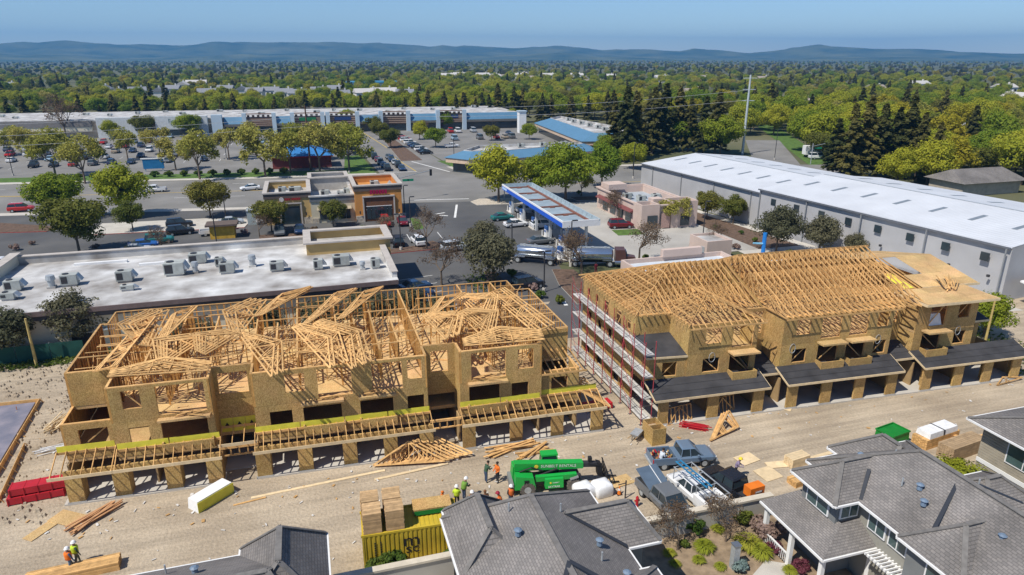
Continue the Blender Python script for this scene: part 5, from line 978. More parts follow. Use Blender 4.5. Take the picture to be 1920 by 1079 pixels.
bm = sub(tt, 'boom', MB().hexa([(-3.0,-.32,2.05),(2.9,-.32,1.75),(2.9,.3,1.75),(-3.0,.3,2.05)], [(-3.0,-.32,2.75),(2.9,-.32,2.3),(2.9,.3,2.3),(-3.0,.3,2.75)]), GRN2); sub(tt, 'boom_section', MB().hexa([(2.9,-.22,1.8),(4.3,-.22,1.7),(4.3,.22,1.7),(2.9,.22,1.8)], [(2.9,-.22,2.2),(4.3,-.22,2.05),(4.3,.22,2.05),(2.9,.22,2.2)]), DKMET); sub(tt, 'boom_head', MB().hexa([(4.2,-.28,.9),(4.7,-.28,.7),(4.7,.28,.7),(4.2,.28,.9)], [(4.1,-.28,2.15),(4.5,-.28,2.0),(4.5,.28,2.0),(4.1,.28,2.15)]), BLACK)
sub(tt, 'lift_cylinder', MB().cyl((-1.6,-.42,1.3),(.6,-.42,2.0),.09,8), BLACK); sub(tt, 'hose_bundle', MB().cyl((-2.6,-.4,2.0),(-1.6,-.45,2.35),.06,6).cyl((-1.6,-.45,2.35),(-.6,-.4,1.9),.06,6).cyl((3.3,-.3,2.2),(4.3,-.32,1.9),.05,6), BLACK); sub(tt, 'work_lamp', MB().box(3.4,3.7,-.15,.2,2.2,2.6), BLACK)
for k in range(5): sub(tt, 'carriage_bar', MB().box(4.75+.04*k,4.83+.04*k,-1.1+.5*k,-1.02+.5*k,.25,1.75), BLACK)
sub(tt, 'carriage_frame', MB().beam((4.8,-1.15,.5),(4.95,1.15,.5),.08,.12).beam((4.8,-1.15,1.1),(4.95,1.15,1.1),.08,.1).beam((4.8,-1.15,1.7),(4.95,1.15,1.7),.08,.1), BLACK)
for s_ in (-.45,.45): sub(tt, 'fork', MB().box(4.9,6.1,s_-.07,s_+.07,.2,.26), BLACK)
sub(tt, 'mudguard', MB().hexa([(1.6,-1.25,1.3),(2.3,-1.25,1.5),(2.3,-.75,1.5),(1.6,-.75,1.3)], [(1.6,-1.25,1.36),(2.3,-1.25,1.56),(2.3,-.75,1.56),(1.6,-.75,1.36)]), M('machine_grey', (.2,.2,.2)))
tw_ = MB(); tw_.cyl((0,-.24,0),(0,.24,0),.6,20,0); tw_.cyl((0,-.26,0),(0,.26,0),.3,12,1)
for k in range(18):
    a = 2*math.pi*k/18
    for s_ in (-1,1): tw_.beam((.62*math.cos(a),s_*.13-.1,.62*math.sin(a)), (.62*math.cos(a),s_*.13+.1,.62*math.sin(a)), .1, .1, 0)
td = tw_.data('wheel', [DIRTYR, GREYM])
for x in (-2.0,2.0):
    for s_ in (-.95,.95): o = bpy.data.objects.new('wheel', td); col.objects.link(o); o.parent = tt; o.location = (x,s_,.68)
def stick(t_, txt, size, mat, loc, rot, sx=1.):
    o = bpy.data.objects.new('lettering', text_data(txt, size, mat, .004)); col.objects.link(o); o.parent = t_; o.location = loc; o.rotation_euler = rot; o.scale = (sx,1,1)
stick(tt, 'SUNBELT RENTALS', .36, WHITE, (.75,-.335,2.2), (R(90),R(4),0), 1.0); sub(tt, 'logo_disc', MB().cyl((-1.15,-.34,2.32),(-1.15,-.325,2.32),.17,14), M('logo_yellow', (.8,.6,.05))); stick(tt, 'SUNBELT', .14, WHITE, (.35,-1.27,1.25), (R(84),0,0)); stick(tt, 'SKYTRAK', .24, WHITE, (.2,-1.31,.9), (R(86),0,0)); sub(tt, 'logo_disc', MB().cyl((-.1,-1.28,1.25),(-.1,-1.25,1.25),.08,10), M('logo_yellow', (.8,.6,.05)))

# ================================================================ people
def person(loc, deg, shirt, pants, label, hat=None, vest=None, pose=0, hood=False):
    t = thing('person', label, 'person', loc, R(deg), 'workers on the site'); lean = .25 if pose == 2 else 0.
    me = bpy.data.meshes.new('body'); V = []; E_ = []; Rr = []
    def v(p, r_, par=None):
        V.append(p); Rr.append(r_)
        if par is not None: E_.append((par, len(V)-1))
        return len(V)-1
    pel = v((0,0,.98),.155); ch = v((lean*.4,0,1.25),.165,pel); nk = v((lean*.7,0,1.5),.075,ch); hd = v((lean*.85+.02,0,1.64),.095,nk); v((lean*.9+.02,0,1.74),.085,hd)
    for s_ in (-1,1):
        st = .16*s_ if pose == 1 else .03*s_
        h = v((0,.1*s_,.9),.1,pel); k = v((st*.6+.03,.11*s_,.5),.07,h); f = v((st,.12*s_,.09),.05,k); v((st+.14,.13*s_,.05),.045,f)
        sh = v((lean*.6,.2*s_,1.42),.075,ch)
        if pose == 0: e = v((.02,.27*s_,1.15),.052,sh); w_ = v((.2,.2*s_,1.05),.038,e)
        elif pose == 1: e = v((-.08*s_,.27*s_,1.13),.052,sh); w_ = v((.06-.1*s_,.27*s_,.9),.038,e)
        else: e = v((.2,.24*s_,1.15),.052,sh); w_ = v((.42,.14*s_,1.12),.038,e)
        d_ = (Vector(V[w_])-Vector(V[e])).normalized(); pm = v(tuple(Vector(V[w_])+d_*.07),.034,w_)
        for q in range(4): v(tuple(Vector(V[pm])+d_*(.075+.012*(1-abs(q-1.5)))+Vector((0,.02*(q-1.5),-.01))),.009,pm)
        v(tuple(Vector(V[w_])+d_*.06+Vector((.03,-.045*s_,.01))),.01,w_)
    me.from_pydata(V, E_, []); o = bpy.data.objects.new('body', me); col.objects.link(o); o.parent = t
    m = bpy.data.materials.new('worker_clothes'); m.use_nodes = True; N = m.node_tree.nodes; Ln = m.node_tree.links; tc = N.new('ShaderNodeTexCoord'); sx = N.new('ShaderNodeSeparateXYZ'); r = N.new('ShaderNodeValToRGB'); r.color_ramp.interpolation = 'CONSTANT'
    Ln.new(tc.outputs['Object'], sx.inputs[0]); dv = N.new('ShaderNodeMath'); dv.operation = 'DIVIDE'; dv.inputs[1].default_value = 2.; Ln.new(sx.outputs[2], dv.inputs[0]); Ln.new(dv.outputs[0], r.inputs[0]); Ln.new(r.outputs[0], N['Principled BSDF'].inputs[0]); N['Principled BSDF'].inputs['Roughness'].default_value = .9
    el = r.color_ramp.elements; el[0].color = (.03,.025,.02,1); el[1].position = .055; el[1].color = (*pants,1)
    for p_, c_ in ((.5,shirt),(.755,(.36,.2,.13) if not hood else shirt)): e_ = el.new(p_); e_.color = (*c_,1)
    me.materials.append(m)
    sk = o.modifiers.new('skin','SKIN'); sk.use_smooth_shade = True
    for i, r_ in enumerate(Rr): me.skin_vertices[0].data[i].radius = (r_, r_)
    me.skin_vertices[0].data[0].use_root = True; o.modifiers.new('sub','SUBSURF').levels = 1; o.modifiers['sub'].render_levels = 1
    hx = lean*.9+.02
    if hat:
        mb = MB(); n_ = 10; secs = [[(hx+.15*k*math.cos(2*math.pi*i/n_), .135*k*math.sin(2*math.pi*i/n_), 1.69+z) for i in range(n_)] for z, k in ((0,1.2),(.015,1.0),(.08,.9),(.13,.6),(.15,.15))]
        sub(t, 'hard_hat', loft(secs), M('hat_%.2f_%.2f' % hat[:2], hat, .4, .02), True)
    else: sub(t, 'hair', loft([[(hx-.02+.115*k*math.cos(2*math.pi*i/8), .11*k*math.sin(2*math.pi*i/8), 1.68+z) for i in range(8)] for z, k in ((0,1),(.07,.9),(.115,.3))]), M('hood_%.2f_%.2f' % shirt[:2], shirt, .9) if hood else M('hair_dark', (.03,.02,.015), .9), True)
    sub(t, 'nose', MB().box(hx+.09,hx+.12,-.012,.012,1.6,1.64), M('skin', (.36,.2,.13), .7)); sub(t, 'eyes', MB().box(hx+.085,hx+.098,-.045,-.02,1.64,1.655).box(hx+.085,hx+.098,.02,.045,1.64,1.655), BLACK)
    if vest: sub(t, 'vest', loft([[(lean*(z-.98)+.215*k*math.cos(2*math.pi*i/12), .225*k*math.sin(2*math.pi*i/12), z) for i in range(12)] for z, k in ((.98,.95),(1.1,.93),(1.3,1.0),(1.42,.95),(1.47,.6))]), M('vest_%.2f_%.2f' % vest[:2], vest, .8), True)
    return t
OR = (.72,.17,.02); LIME = (.5,.66,.04); WH = (.8,.8,.8); JE = (.05,.08,.15); DK = (.025,.025,.03); GR = (.04,.09,.05)
person(G(911,905), 20, GR, JE, 'worker in dark green jacket and jeans holding papers', pose=2); person(G(933,905), 200, OR, DK, 'worker in orange hoodie and dark trousers facing the papers', pose=0)
person(G(831,962), 10, OR, JE, 'worker in orange hooded top and jeans beside the osb stack', hood=True); person(G(857,951), 70, LIME, DK, 'worker in lime shirt, black trousers and white hard hat', WH, LIME); person(G(870,938), 30, GR, JE, 'worker in green vest writing notes under a white hard hat', WH, (.16,.3,.05), 2)
person(G(886,962), 90, OR, DK, 'worker in orange top and white hard hat behind the roof', WH); person(G(910,960), 100, (.2,.09,.04), DK, 'worker in brown hooded coat behind the roof', hood=True); person(G(940,964), 160, OR, DK, 'worker in orange top and crimson cap leaning forward', (.3,.02,.04), None, 2); person(G(958,950), -80, DK, JE, 'worker in orange and black vest beside the telehandler', WH, (.6,.14,.03))
person(G(135,1072), 35, JE, (.08,.14,.22), 'worker in orange vest and white hard hat walking past the boards', WH, OR, 1); person(G(147,1060), 30, GR, (.2,.2,.12), 'worker in lime vest and white hard hat striding ahead', WH, LIME, 1)
person(G(1237,880), 10, (.55,.6,.66), DK, 'worker in pale shirt at the tailgate of the slate blue truck', pose=2); person(G(1378,896), -40, (.25,.2,.3), DK, 'worker in yellow hard hat beside the black pickup', (.8,.62,.05), None, 2); person(G(1117,514), 100, (.4,.04,.06), (.4,.04,.06), 'driver in red overalls standing beside the tanker truck')

# ================================================================ site materials
def stack(name, label, cat, px, py, L_, Wd, n_, mat, deg=0, z=0., th=.1, rows=4, group=None, at=None, jit=.02):
    """a lumber pack: courses of boards, each board a part"""
    g = at or G(px, py, z); t = thing(name, label, cat, g, R(deg), group); w_ = Wd/rows; dat = cube(mat)
    for j in range(n_):
        for i in range(rows):
            o = bpy.data.objects.new('board', dat); col.objects.link(o); o.parent = t; o.location = (rnd.uniform(-jit,jit), -Wd/2+w_*(i+.5), th*(j+.5)); o.scale = (L_+rnd.uniform(-jit,jit), w_-.012, th-.008)
    return t
def pile(label, px, py, n_, L_, deg, spread=12, mat=None, group=None, w_=.14, h_=.05, z=0.):
    c = G(px, py, z)
    for k in range(n_):
        a = R(deg+rnd.uniform(-spread,spread)); l_ = L_*rnd.uniform(.75,1.05); p = c+Vector((rnd.uniform(-.4,.4), rnd.uniform(-.35,.35), .04+.045*(k//2))); d = Vector((math.cos(a), math.sin(a), 0))*l_/2
        o = bpy.data.objects.new('board', cube(mat or LUM)); col.objects.link(o); o.matrix_basis = beam_m(p-d, p+d+Vector((0,0,rnd.uniform(-.02,.06))), w_, h_); tag(o, label, 'board', group or label)
pile('long reddish board in the crossed pile on the dirt by the end pier', 178, 972, 14, 3.6, 52, 9, M('lumber_red', (.5,.27,.13), .8, .15, 2, rand=.15)); pile('brown board in the scrap pile along the garage fronts', 960, 842, 14, 4.5, 8, 14); pile('thin brown board in the pile in front of the entry recess', 1000, 850, 12, 3.0, 14, 28); pile('scrap board in the tangle beyond the beige house', 1820, 835, 30, 3.6, -20, 40); pile('pale scrap stick strewn on the dirt beside the slab', 115, 800, 34, 2.4, 60, 30, LUMW, w_=.07)
pile('red steel scaffold tube in the bundle by the trusses', 1302, 803, 14, 2.2, -35, 4, RED, w_=.06, h_=.06); pile('white plastic pipe in the heap beside the red racks', 105, 845, 16, 2.6, 12, 12, WHITE, w_=.05); pile('thin board left lying on the dirt road', 470, 937, 1, 2.6, 8, 1); pile('long pale plank laid end to end along the dirt road', 600, 903, 1, 12, 4.5, .1, LUMW, w_=.25); pile('long pale plank laid end to end along the dirt road', 770, 886, 1, 6, 5, .1, LUMW, w_=.25)
SB = 'timber packs stacked on the site'
cz = 2.62
cont = thing('shipping_container', 'yellow corrugated shipping container with timber packs on its roof', 'container', (4.2,36.4,0), R(-3)); CY = M('container_yellow', (.52,.38,.035), .6, .14, 1)
sub(cont, 'shell', MB().box(-3.0,3.0,-1.16,1.16,.12,2.5), CY); sub(cont, 'frame', MB().box(-3.05,3.05,-1.22,-1.1,0,.16).box(-3.05,3.05,-1.22,-1.1,2.46,2.6).box(-3.05,3.05,1.1,1.22,2.46,2.6), CY)
for k in range(21): x = -2.86+k*.28; bar_ = bpy.data.objects.new('corrugation', cube(CY)); col.objects.link(bar_); bar_.parent = cont; bar_.location = (x,-1.18,1.31); bar_.scale = (.14,.05,2.28)
for k in range(21): bar_ = bpy.data.objects.new('roof_rib', cube(CY)); col.objects.link(bar_); bar_.parent = cont; bar_.location = (-2.86+k*.28,0,2.51); bar_.scale = (.14,2.2,.04)
for x in (-3.0,2.9): sub(cont, 'corner_post', MB().box(x,x+.1,-1.23,-1.1,.165,2.455), CY)
stick(cont, 'm', 1.25, BLACK, (-.05,-1.23,1.75), (R(90),0,0), 1.15); stick(cont, 'sc', .95, BLACK, (.0,-1.23,1.15), (R(90),0,0), 1.15); 
for k in range(2):
    for j in range(9): sub(cont, 'stencil_mark', MB().box(-2.3+.35*k,-2.2+.35*k,-1.225,-1.21,.5+.17*j,.6+.17*j), BLACK)
for i, (px, py) in enumerate(((690,965),(728,956))):
    for k in range(2): stack('timber_pack', ['pack of sawn boards, first pair on the container roof', 'pack of sawn boards, second pair on the container roof'][i], 'timber pack', 0, 0, 1.1, 1.2, 14, M('board_brown', (.50,.33,.17), .8, .2, 3, rand=.2), -3, rows=6, at=Vector((1.85+1.35*i, 35.95+1.3*k-.05*i, cz)), group=SB)
stack('osb_stack', 'stack of osb sheets with green painted edge on the container', 'sheet stack', 0, 0, 2.44, 1.2, 9, OSB, -3, rows=1, at=Vector((5.7,36.9,cz)), th=.04); o = bar('painted_edge', (4.4,36.25,cz+.17), (6.95,36.12,cz+.17), .03, .3, M('edge_green', (.01,.17,.03)), cont); o.parent = None; o.matrix_basis = beam_m((4.48,36.27,cz+.17), (6.92,36.14,cz+.17), .02, .3); tag(o, 'dark green painted edge of the osb stack', 'sheet edge')
stack('timber_pack', 'pack of long boards at the lane edge below the walking workers', 'timber pack', 140, 1079, 5, 1.0, 6, LUM, 4, rows=7, group=SB)
for k, (px, py, n_, m_, l_) in enumerate(((1752,828,9,LUM,'timber pack under the white wrapped bundle'),(1800,850,12,M('lumber_weathered', (.38,.27,.16), .85, .2, 2, rand=.1),'weathered brown timber pack behind the grey roof'),(1500,905,5,LUM,'timber pack by the garden wall'),(1493,870,8,LUMW,'pale timber pack beside the laid plywood'))): stack('timber_pack', l_, 'timber pack', px, py, 4.0 if k < 2 else 1.8, 1.3 if k < 2 else .9, n_, m_, 8, rows=7, group=SB)
WRAP = M('white_wrap', (.78,.79,.8), .4, .1, 3)
for (nm, lb, px, py, L_, W_b, h_, z, m_, dg) in (('wrapped_bundle','white wrapped bundle strapped on top of the timber pack',1752,828,3.4,1.25,.45,.92,WRAP,8),('skip','dark green steel skip at the corner of the timber stacks',1670,828,2.2,1.6,1.0,0,M('skip_green', (.01,.2,.03), .5),10),('foam_block','white insulation block with yellow side on the dirt',397,938,2.9,1.15,.85,0,WHITE,42),('material_sack','white bulk sack in front of the telehandler wheel',1094,930,1.3,1.2,1.0,0,WRAP,10),('material_sack','white bulk sack beside the pallet forks',1128,926,1.3,1.2,1.05,0,WRAP,6)):
    g = G(px, py, 0)+Vector((0,0,z)); t = thing(nm, lb, nm.split('_')[-1], g, R(dg)); e = .06
    if nm == 'material_sack':
        sub(t, 'sack', loft([[(math.copysign(abs(math.cos(2*math.pi*i/16))**.22, math.cos(2*math.pi*i/16))*L_/2*k, math.copysign(abs(math.sin(2*math.pi*i/16))**.22, math.sin(2*math.pi*i/16))*W_b/2*k, h_*z_) for i in range(16)] for z_, k in ((0,.9),(.08,1),(.5,1.06),(.8,1),(.93,.85),(1.0,.5),(1.02,.1))]), m_, True); continue
    sub(t, 'block', MB().hexa([(-L_/2,-W_b/2,0),(L_/2,-W_b/2,0),(L_/2,W_b/2,0),(-L_/2,W_b/2,0)], [(-L_/2+e,-W_b/2+e,h_),(L_/2-e,-W_b/2+e,h_),(L_/2-e,W_b/2-e,h_),(-L_/2+e,W_b/2-e,h_)]), m_)
    if nm == 'foam_block': sub(t, 'yellow_side', MB().box(-L_/2,L_/2,-W_b/2-.03,-W_b/2-.004,.02,h_-.05), YEL)
    elif nm == 'skip': sub(t, 'rim', ringwall(MB(), rect(-L_/2,L_/2,-W_b/2,W_b/2), .08, h_, h_+.12), m_)
    else: sub(t, 'strap', MB().box(-.06,.06,-W_b/2-.02,W_b/2+.02,-.01,h_+.015), DKMET)
for (lb, px, py, w_, h_, dg) in (('osb sheet lying flat near the crossed board pile',133,975,1.3,2.6,58),('osb sheet lying on dirt beside the fork carriage',1158,905,1.2,2.4,100),('pale plywood sheet laid flat with a brown bag on it',1400,862,1.7,1.2,12),('pale plywood sheet laid beside the timber pack',1440,890,1.6,1.5,8),('whitish plywood strip past the flat sheets',1465,872,2.4,.8,-8),('osb sheet leaning by the garage piers',1415,768,1.9,1.2,14),('thin cardboard sheet lying by the osb sheet',80,995,2.2,.8,55),('tan sheet in front of the entry recess',1475,765,1.3,.9,40),('long pale plank on the dirt past the plywood',1530,858,4.5,.35,6)):
    g = G(px, py, 0); t = link('plywood_sheet', MB().box(-w_/2,w_/2,-h_/2,h_/2,.06,.09).data('plywood_sheet', OSBD if 'osb' in lb else LUMW)); t.location = g; t.rotation_euler = (R(2),0,R(dg)); tag(t, lb, 'sheet')
RK = ('red steel rack crate beside the framed end wall', 'red steel rack crate below the scaffolding', 'long red steel rack crate at the porch end', 'red steel rack crate stacked beside the porch end')
for lb, x, y, L_, z in ((RK[0],22.4,56.5,2.0,0),(RK[1],23.0,50.2,2.6,0),(RK[2],-20.6,49.6,3.4,0),(RK[3],-20.4,49.7,3.4,.62)):
    t = thing('steel_rack', lb, 'rack', (x,y,z+.02), R(4)); sub(t, 'shell', MB().box(-L_/2,L_/2,-.5,.5,.08,.58), RED)
    for k in range(5): sub(t, 'rib', MB().box(-L_/2+k*L_/4-.03,-L_/2+k*L_/4+.03,-.54,.54,.0,.6), RED)
# framed panels and trusses standing or lying by the garages
def wallframe(lb, px, py, L_, H_, deg, tilt):
    g = G(px, py); t = thing('wall_frame', lb, 'wall frame', g, R(deg)); t.rotation_euler = (R(tilt),0,R(deg))
    for z in (.03,H_): sub(t, 'plate', MB().box(0,L_,-.05,.05,z-.03,z+.03), LUM)
    for k in range(7): x = L_*k/6; sub(t, 'stud', MB().box(max(0,x-.025),x+.025,-.045,.045,.06,H_-.03), LUM)
    sub(t, 'brace', MB().beam((.1,-.06,.1),(L_/2,-.06,H_-.05),.03,.09).beam((L_/2,-.06,H_-.05),(L_-.1,-.06,.1),.03,.09), LUM)
wallframe('braced wall frame leaning at the first garage door', 1252, 799, 2.5, 1.5, 6, -14); wallframe('braced wall frame leaning at the second garage door', 1335, 781, 2.5, 1.5, 8, -14)
for k in range(7): loose(700+9*k, 872-2*k, 838+7*k, 858-2*k, 1, 1.6, 'gable', 1, 62-5*k, 1, .2, label='wooden truss leaning in the heap before the middle garages')
for k in range(5): loose(1330+2*k, 826-k, 1372+k, 800, 1, 1.5, 'mono', 1, 25+5*k, 2, .15, label='small wooden truss in the pile by the red tubes')
loose(1868,722,1918,706,1,.7,'gable',1,8,1,.08,label='black metal truss lying on the dirt by the last garage')
t = thing('debris_bin', 'tall open osb debris bin beside the corner of the felt porch', 'bin', (25.6,43.2,0)); 
g = G(1225,825); t.location = g
for b_ in ((-.6,.6,-.9,-.84),(-.6,.6,.84,.9),(-.6,-.54,-.84,.84),(.54,.6,-.84,.84)): sub(t, 'side', MB().box(*b_,0,1.5), OSB)
sub(t, 'divider', MB().box(-.54,.54,-.1,-.04,0,1.45), OSB); sub(t, 'fill', MB().box(-.53,.53,-.03,.83,.1,1.0), M('waste', (.4,.3,.2), .9, .4, 5))
t = thing('wheelbarrow', 'grey wheelbarrow tub on the dirt by the debris bin', 'wheelbarrow', G(1193,824), R(40)); sub(t, 'tub', MB().hexa([(-.4,-.25,.35),(.4,-.25,.35),(.4,.25,.35),(-.4,.25,.35)], [(-.6,-.35,.7),(.6,-.35,.7),(.6,.35,.7),(-.6,.35,.7)]), GREYM); sub(t, 'handle', MB().beam((-.5,.25,.5),(-1.2,.28,.6),.04,.04).beam((-.5,-.25,.5),(-1.2,-.28,.6),.04,.04), LUM); wheel(t, .6, 0, .2, .1); sub(t, 'leg', MB().box(-.4,-.35,-.25,-.2,0,.36).box(-.4,-.35,.2,.25,0,.36), DKMET)
for k, (px, py) in enumerate(((1194,950),)):
    t = thing('fire_hydrant', 'red fire hydrant beside the garden wall', 'hydrant', G(px,py)); sub(t, 'barrel', MB().cyl((0,0,0),(0,0,.7),.11,8).cyl((0,0,.7),(0,0,.85),.13,8,r2=.05), RED); sub(t, 'outlet', MB().cyl((-.2,0,.5),(.2,0,.5),.06,6), RED)
t = thing('traffic_cone', 'orange and white traffic cone by the osb sheet', 'cone', G(1161,927)); sub(t, 'cone', MB().cyl((0,0,.03),(0,0,.7),.15,8,r2=.03), M('job_orange', (.75,.19,.02))); sub(t, 'band', MB().cyl((0,0,.35),(0,0,.5),.1,8,r2=.075), WHITE); sub(t, 'base', MB().box(-.2,.2,-.2,.2,0,.03), BLACK)
t = thing('water_pump_post', 'dark steel post with side handle standing by the plywood', 'post', G(1172,935)); sub(t, 'post', MB().cyl((0,0,0),(0,0,1.5),.05,6), DKMET); sub(t, 'arm', MB().beam((0,0,1.3),(-.6,0,1.25),.05,.05), DKMET)
# foundation slab with formwork at the left
t = thing('foundation_form', 'formed foundation bed under blue grey vapour sheet with timber edge boards', 'foundation', (-27,58,0)); part('vapour_sheet', MB().prism([(-40,50),(-24.6,50.8),(-25.6,65.6),(-40,66)], .0, .22), M('vapour_barrier', (.14,.15,.2), .6, c2=(.27,.25,.29), scale=.7), t)
for a, b in (((-24.3,50.6),(-25.3,65.8)),((-23.0,49.6),(-23.9,57.5)),((-40,49.8),(-24.4,50.6)),((-40,66.2),(-25.4,65.8))):
    part('form_board', MB().beam((*a,.22),(*b,.22),.05,.42), LUM, t)
    for k in range(9): p = Vector((*a,0)).lerp(Vector((*b,0)), k/8); bar('form_stake', (p.x+.3,p.y,.0), (p.x+.05,p.y,.4), .05, .05, LUM, t)
for k in range(40): x, y = rnd.uniform(-39,-26.5), rnd.uniform(51.5,64.5); bar('rebar_stub', (x,y,.2), (x,y,.55), .05, .05, M('rebar_orange', (.5,.2,.1)), t)
# litter
LIT = M('litter', (.6,.58,.55), .8, .3, 4); lm = MB()
for k in range(300):
    x = rnd.uniform(-30,66); y = rnd.choice((rnd.uniform(40.5,47),rnd.uniform(36,46),rnd.uniform(44.5,47)))
    if x < -19: y = rnd.uniform(40,72)
    s_ = rnd.uniform(.03,.16); a = rnd.uniform(0,3); d = Vector((math.cos(a),math.sin(a),0))*s_; lm.beam(Vector((x,y,.06))-d, Vector((x,y,.07))+d, s_*rnd.uniform(.4,1.4), .03, 0 if k % 3 else 1)
o = link('construction_litter', lm.data('construction_litter', [LIT, LUM])); o['kind'] = 'stuff'
rm = MB()
for k in range(800):
    x, y = rnd.uniform(-34,-19), rnd.uniform(46,74); s_ = rnd.uniform(.05,.22); rm.hexa([(x-s_,y-s_*.7,.0),(x+s_,y-s_,.0),(x+s_*.8,y+s_,.0),(x-s_,y+s_*.8,.0)], [(x-s_*.5,y-s_*.4,s_),(x+s_*.5,y-s_*.5,s_*.8),(x+s_*.4,y+s_*.5,s_*1.1),(x-s_*.5,y+s_*.4,s_*.9)])
o = link('rubble', rm.data('rubble', DIRT)); o['kind'] = 'stuff'
# fences, poles, lamps, wires
t = thing('site_fence', 'green screened site fence along the cream building', 'fence', (-30,76,0)); FG = M('fence_green', (.015,.07,.055), .8, .25, 1)
for k in range(9): x = -52+3.1*k; part('fence_panel', MB().box(x,x+3.05,76.0,76.04,.05,1.9), FG, t); part('fence_post', MB().cyl((x,76.08,0),(x,76.08,2.0),.04,6), GREYM, t)
def pole(label, x, y, h, r_, mat, arms=(), name='utility_pole'):
    t = thing(name, label, 'pole', (x,y,0)); part('mast', MB().cyl((x,y,0),(x,y,h),r_,8,r2=r_*.65), mat, t)
    for (z, l_, a) in arms: d = Vector((math.cos(R(a)),math.sin(R(a)),0))*l_; part('crossarm', MB().beam(Vector((x,y,z))-d, Vector((x,y,z))+d, .18, .18), mat, t)
    return t
PW = M('pole_yellow', (.5,.38,.14), .9, .15, 3); BR = M('pole_brown', (.13,.08,.055), .9)
pole('leaning yellow timber pole by the green fence', -28.3, 74.9, 5.2, .16, PW); pole('yellow timber pole at the right end of the terrace', 68.6, 50.5, 6, .14, PW); pole('tall brown timber power pole behind the shops', 1.1, 198.1, 17.5, .28, BR, ((17,1.4,10),))
pole('tall grey steel transmission pole with paired arms beyond the warehouse', 135.3, 192, 24.6, .42, M('pole_steel', (.45,.5,.53), .6), ((23.6,2.2,-16),(20.2,2.0,-16),(16.8,2.0,-16)))
def lamp(label, x, y, h, heads=2):
    t = thing('lamp_post', label, 'lamp post', (x,y,0), 0, 'parking lot lamp posts'); part('mast', MB().cyl((x,y,0),(x,y,h),.09,7), DKMET, t); part('base', MB().cyl((x,y,0),(x,y,.6),.25,8), CONC, t)
    for s_ in ((-1,1) if heads == 2 else (1,)): part('lamp_head', MB().box(x+s_*.5-.4,x+s_*.5+.4,y-.18,y+.18,h,h+.14), DKMET, t)
for (px, py, h, hd, lb) in ((1020,548,5.6,2,'double headed dark lamp post in the driveway planting'),(960,490,6,2,'double headed dark lamp post by the tank trailer'),(759,405,6,1,'dark lamp post at the corner of the orange shop'),(770,425,5.5,1,'dark lamp post in front of the orange shop'),(752,470,6,2,'dark lamp post between the parked white and black cars'),(408,468,6,1,'dark lamp post behind the white parapet'),(425,418,5,1,'dark lamp post by the kerbed seating area'),(1070,500,7,1,'thin lamp post by the driveway mouth'),(1317,455,7,1,'thin lamp post beside the mulch bank'),(25,330,8,2,'dark lamp post in the shopping centre lawn'),(425,300,8,2,'dark lamp post among shopping centre cars'),(655,325,9,1,'grey street lamp by the side street'),(852,322,9,1,'grey street lamp on the corner lawn'),(1187,335,9,1,'curved street lamp before the dark conifers'),(1452,300,9,1,'signal mast on the cross road')): g = G(px,py); lamp(lb, g.x, g.y, h, hd)
def signal(label, x, y, l_, a):
    t = thing('traffic_signal', label, 'traffic signal', (x,y,0)); part('mast', MB().cyl((x,y,0),(x,y,6),.12,8), GREYM, t); d = Vector((math.cos(R(a)),math.sin(R(a)),0)); part('arm', MB().cyl(Vector((x,y,5.2)),Vector((x,y,6))+d*l_,.08,7), GREYM, t)
    p = Vector((x,y,5.3))+d*l_; part('signal_head', MB().box(p.x-.25,p.x+.25,p.y-.2,p.y+.2,4.8,6.2), BLACK, t); q = Vector((x,y,5.4))+d*l_*.3; part('street_sign', MB().box(q.x-1.2,q.x+1.2,q.y-.03,q.y+.03,4.3,4.8), M('sign_green2', (.01,.25,.14)), t)
signal('traffic signal arm reaching over the road behind the orange shop', 18.5, 147, 9, 28); signal('traffic signal mast on the gravel corner', 41, 142.5, 1.2, 180); signal('traffic signal beyond the grey warehouse', 142, 168, 8, 10)
for k, (a, b) in enumerate((((-190,208,14.5),(1.1,198.1,17)),((-190,206,11.5),(1.1,198.1,14.5)),((-190,206,9),(1.1,198.1,12)),((1.1,198.1,17),(135,192,20)),((1.1,198.1,15),(135,192,17)))):
    a, b = Vector(a), Vector(b); mb = MB(); pts = [a.lerp(b, i/12)-Vector((0,0,2.2*math.sin(math.pi*i/12))) for i in range(13)]
    for p, q in zip(pts, pts[1:]): mb.cyl(p, q, .05, 4, cap=False)
    tag(link('power_line', mb.data('power_line', M('wire_pale', (.5,.5,.5), .5))), 'thin overhead power line strung above the car park', 'power line', 'overhead power lines')
t = thing('kiosk', 'small brown roofed yellow kiosk beside white pickup', 'kiosk', (-15,131,0)); part('wall', MB().box(-17,-13,124.5,127,0,2.3), M('kiosk_yellow', (.55,.34,.05), .9, .2), t); part('roof', MB().box(-17.6,-12.4,124,127.5,2.3,2.6), DKB, t)
t = thing('shed', 'pale blue grey equipment cabinet beside the seating area', 'shed', (-11,136,0)); part('body', MB().box(-11.5,-9,134,136.5,0,2.6), M('shed_grey', (.36,.42,.43)), t); part('lid', MB().box(-11.6,-8.9,133.9,136.6,2.61,2.75), GREYM, t)
tf = thing('inflatable_tube_man', 'bright blue inflatable tube figure by the mulch bank', 'inflatable', G(1430,478)); g = G(1430,478); part('body', MB().cyl(g, g+Vector((0,0,3.6)), .32, 10), M('tube_blue', (.02,.2,.6), .5), tf); part('arm', MB().cyl(g+Vector((0,0,1.8)), g+Vector((-1.9,.2,2.0)), .2, 8, r2=.12), M('tube_pale', (.25,.55,.75), .5), tf)
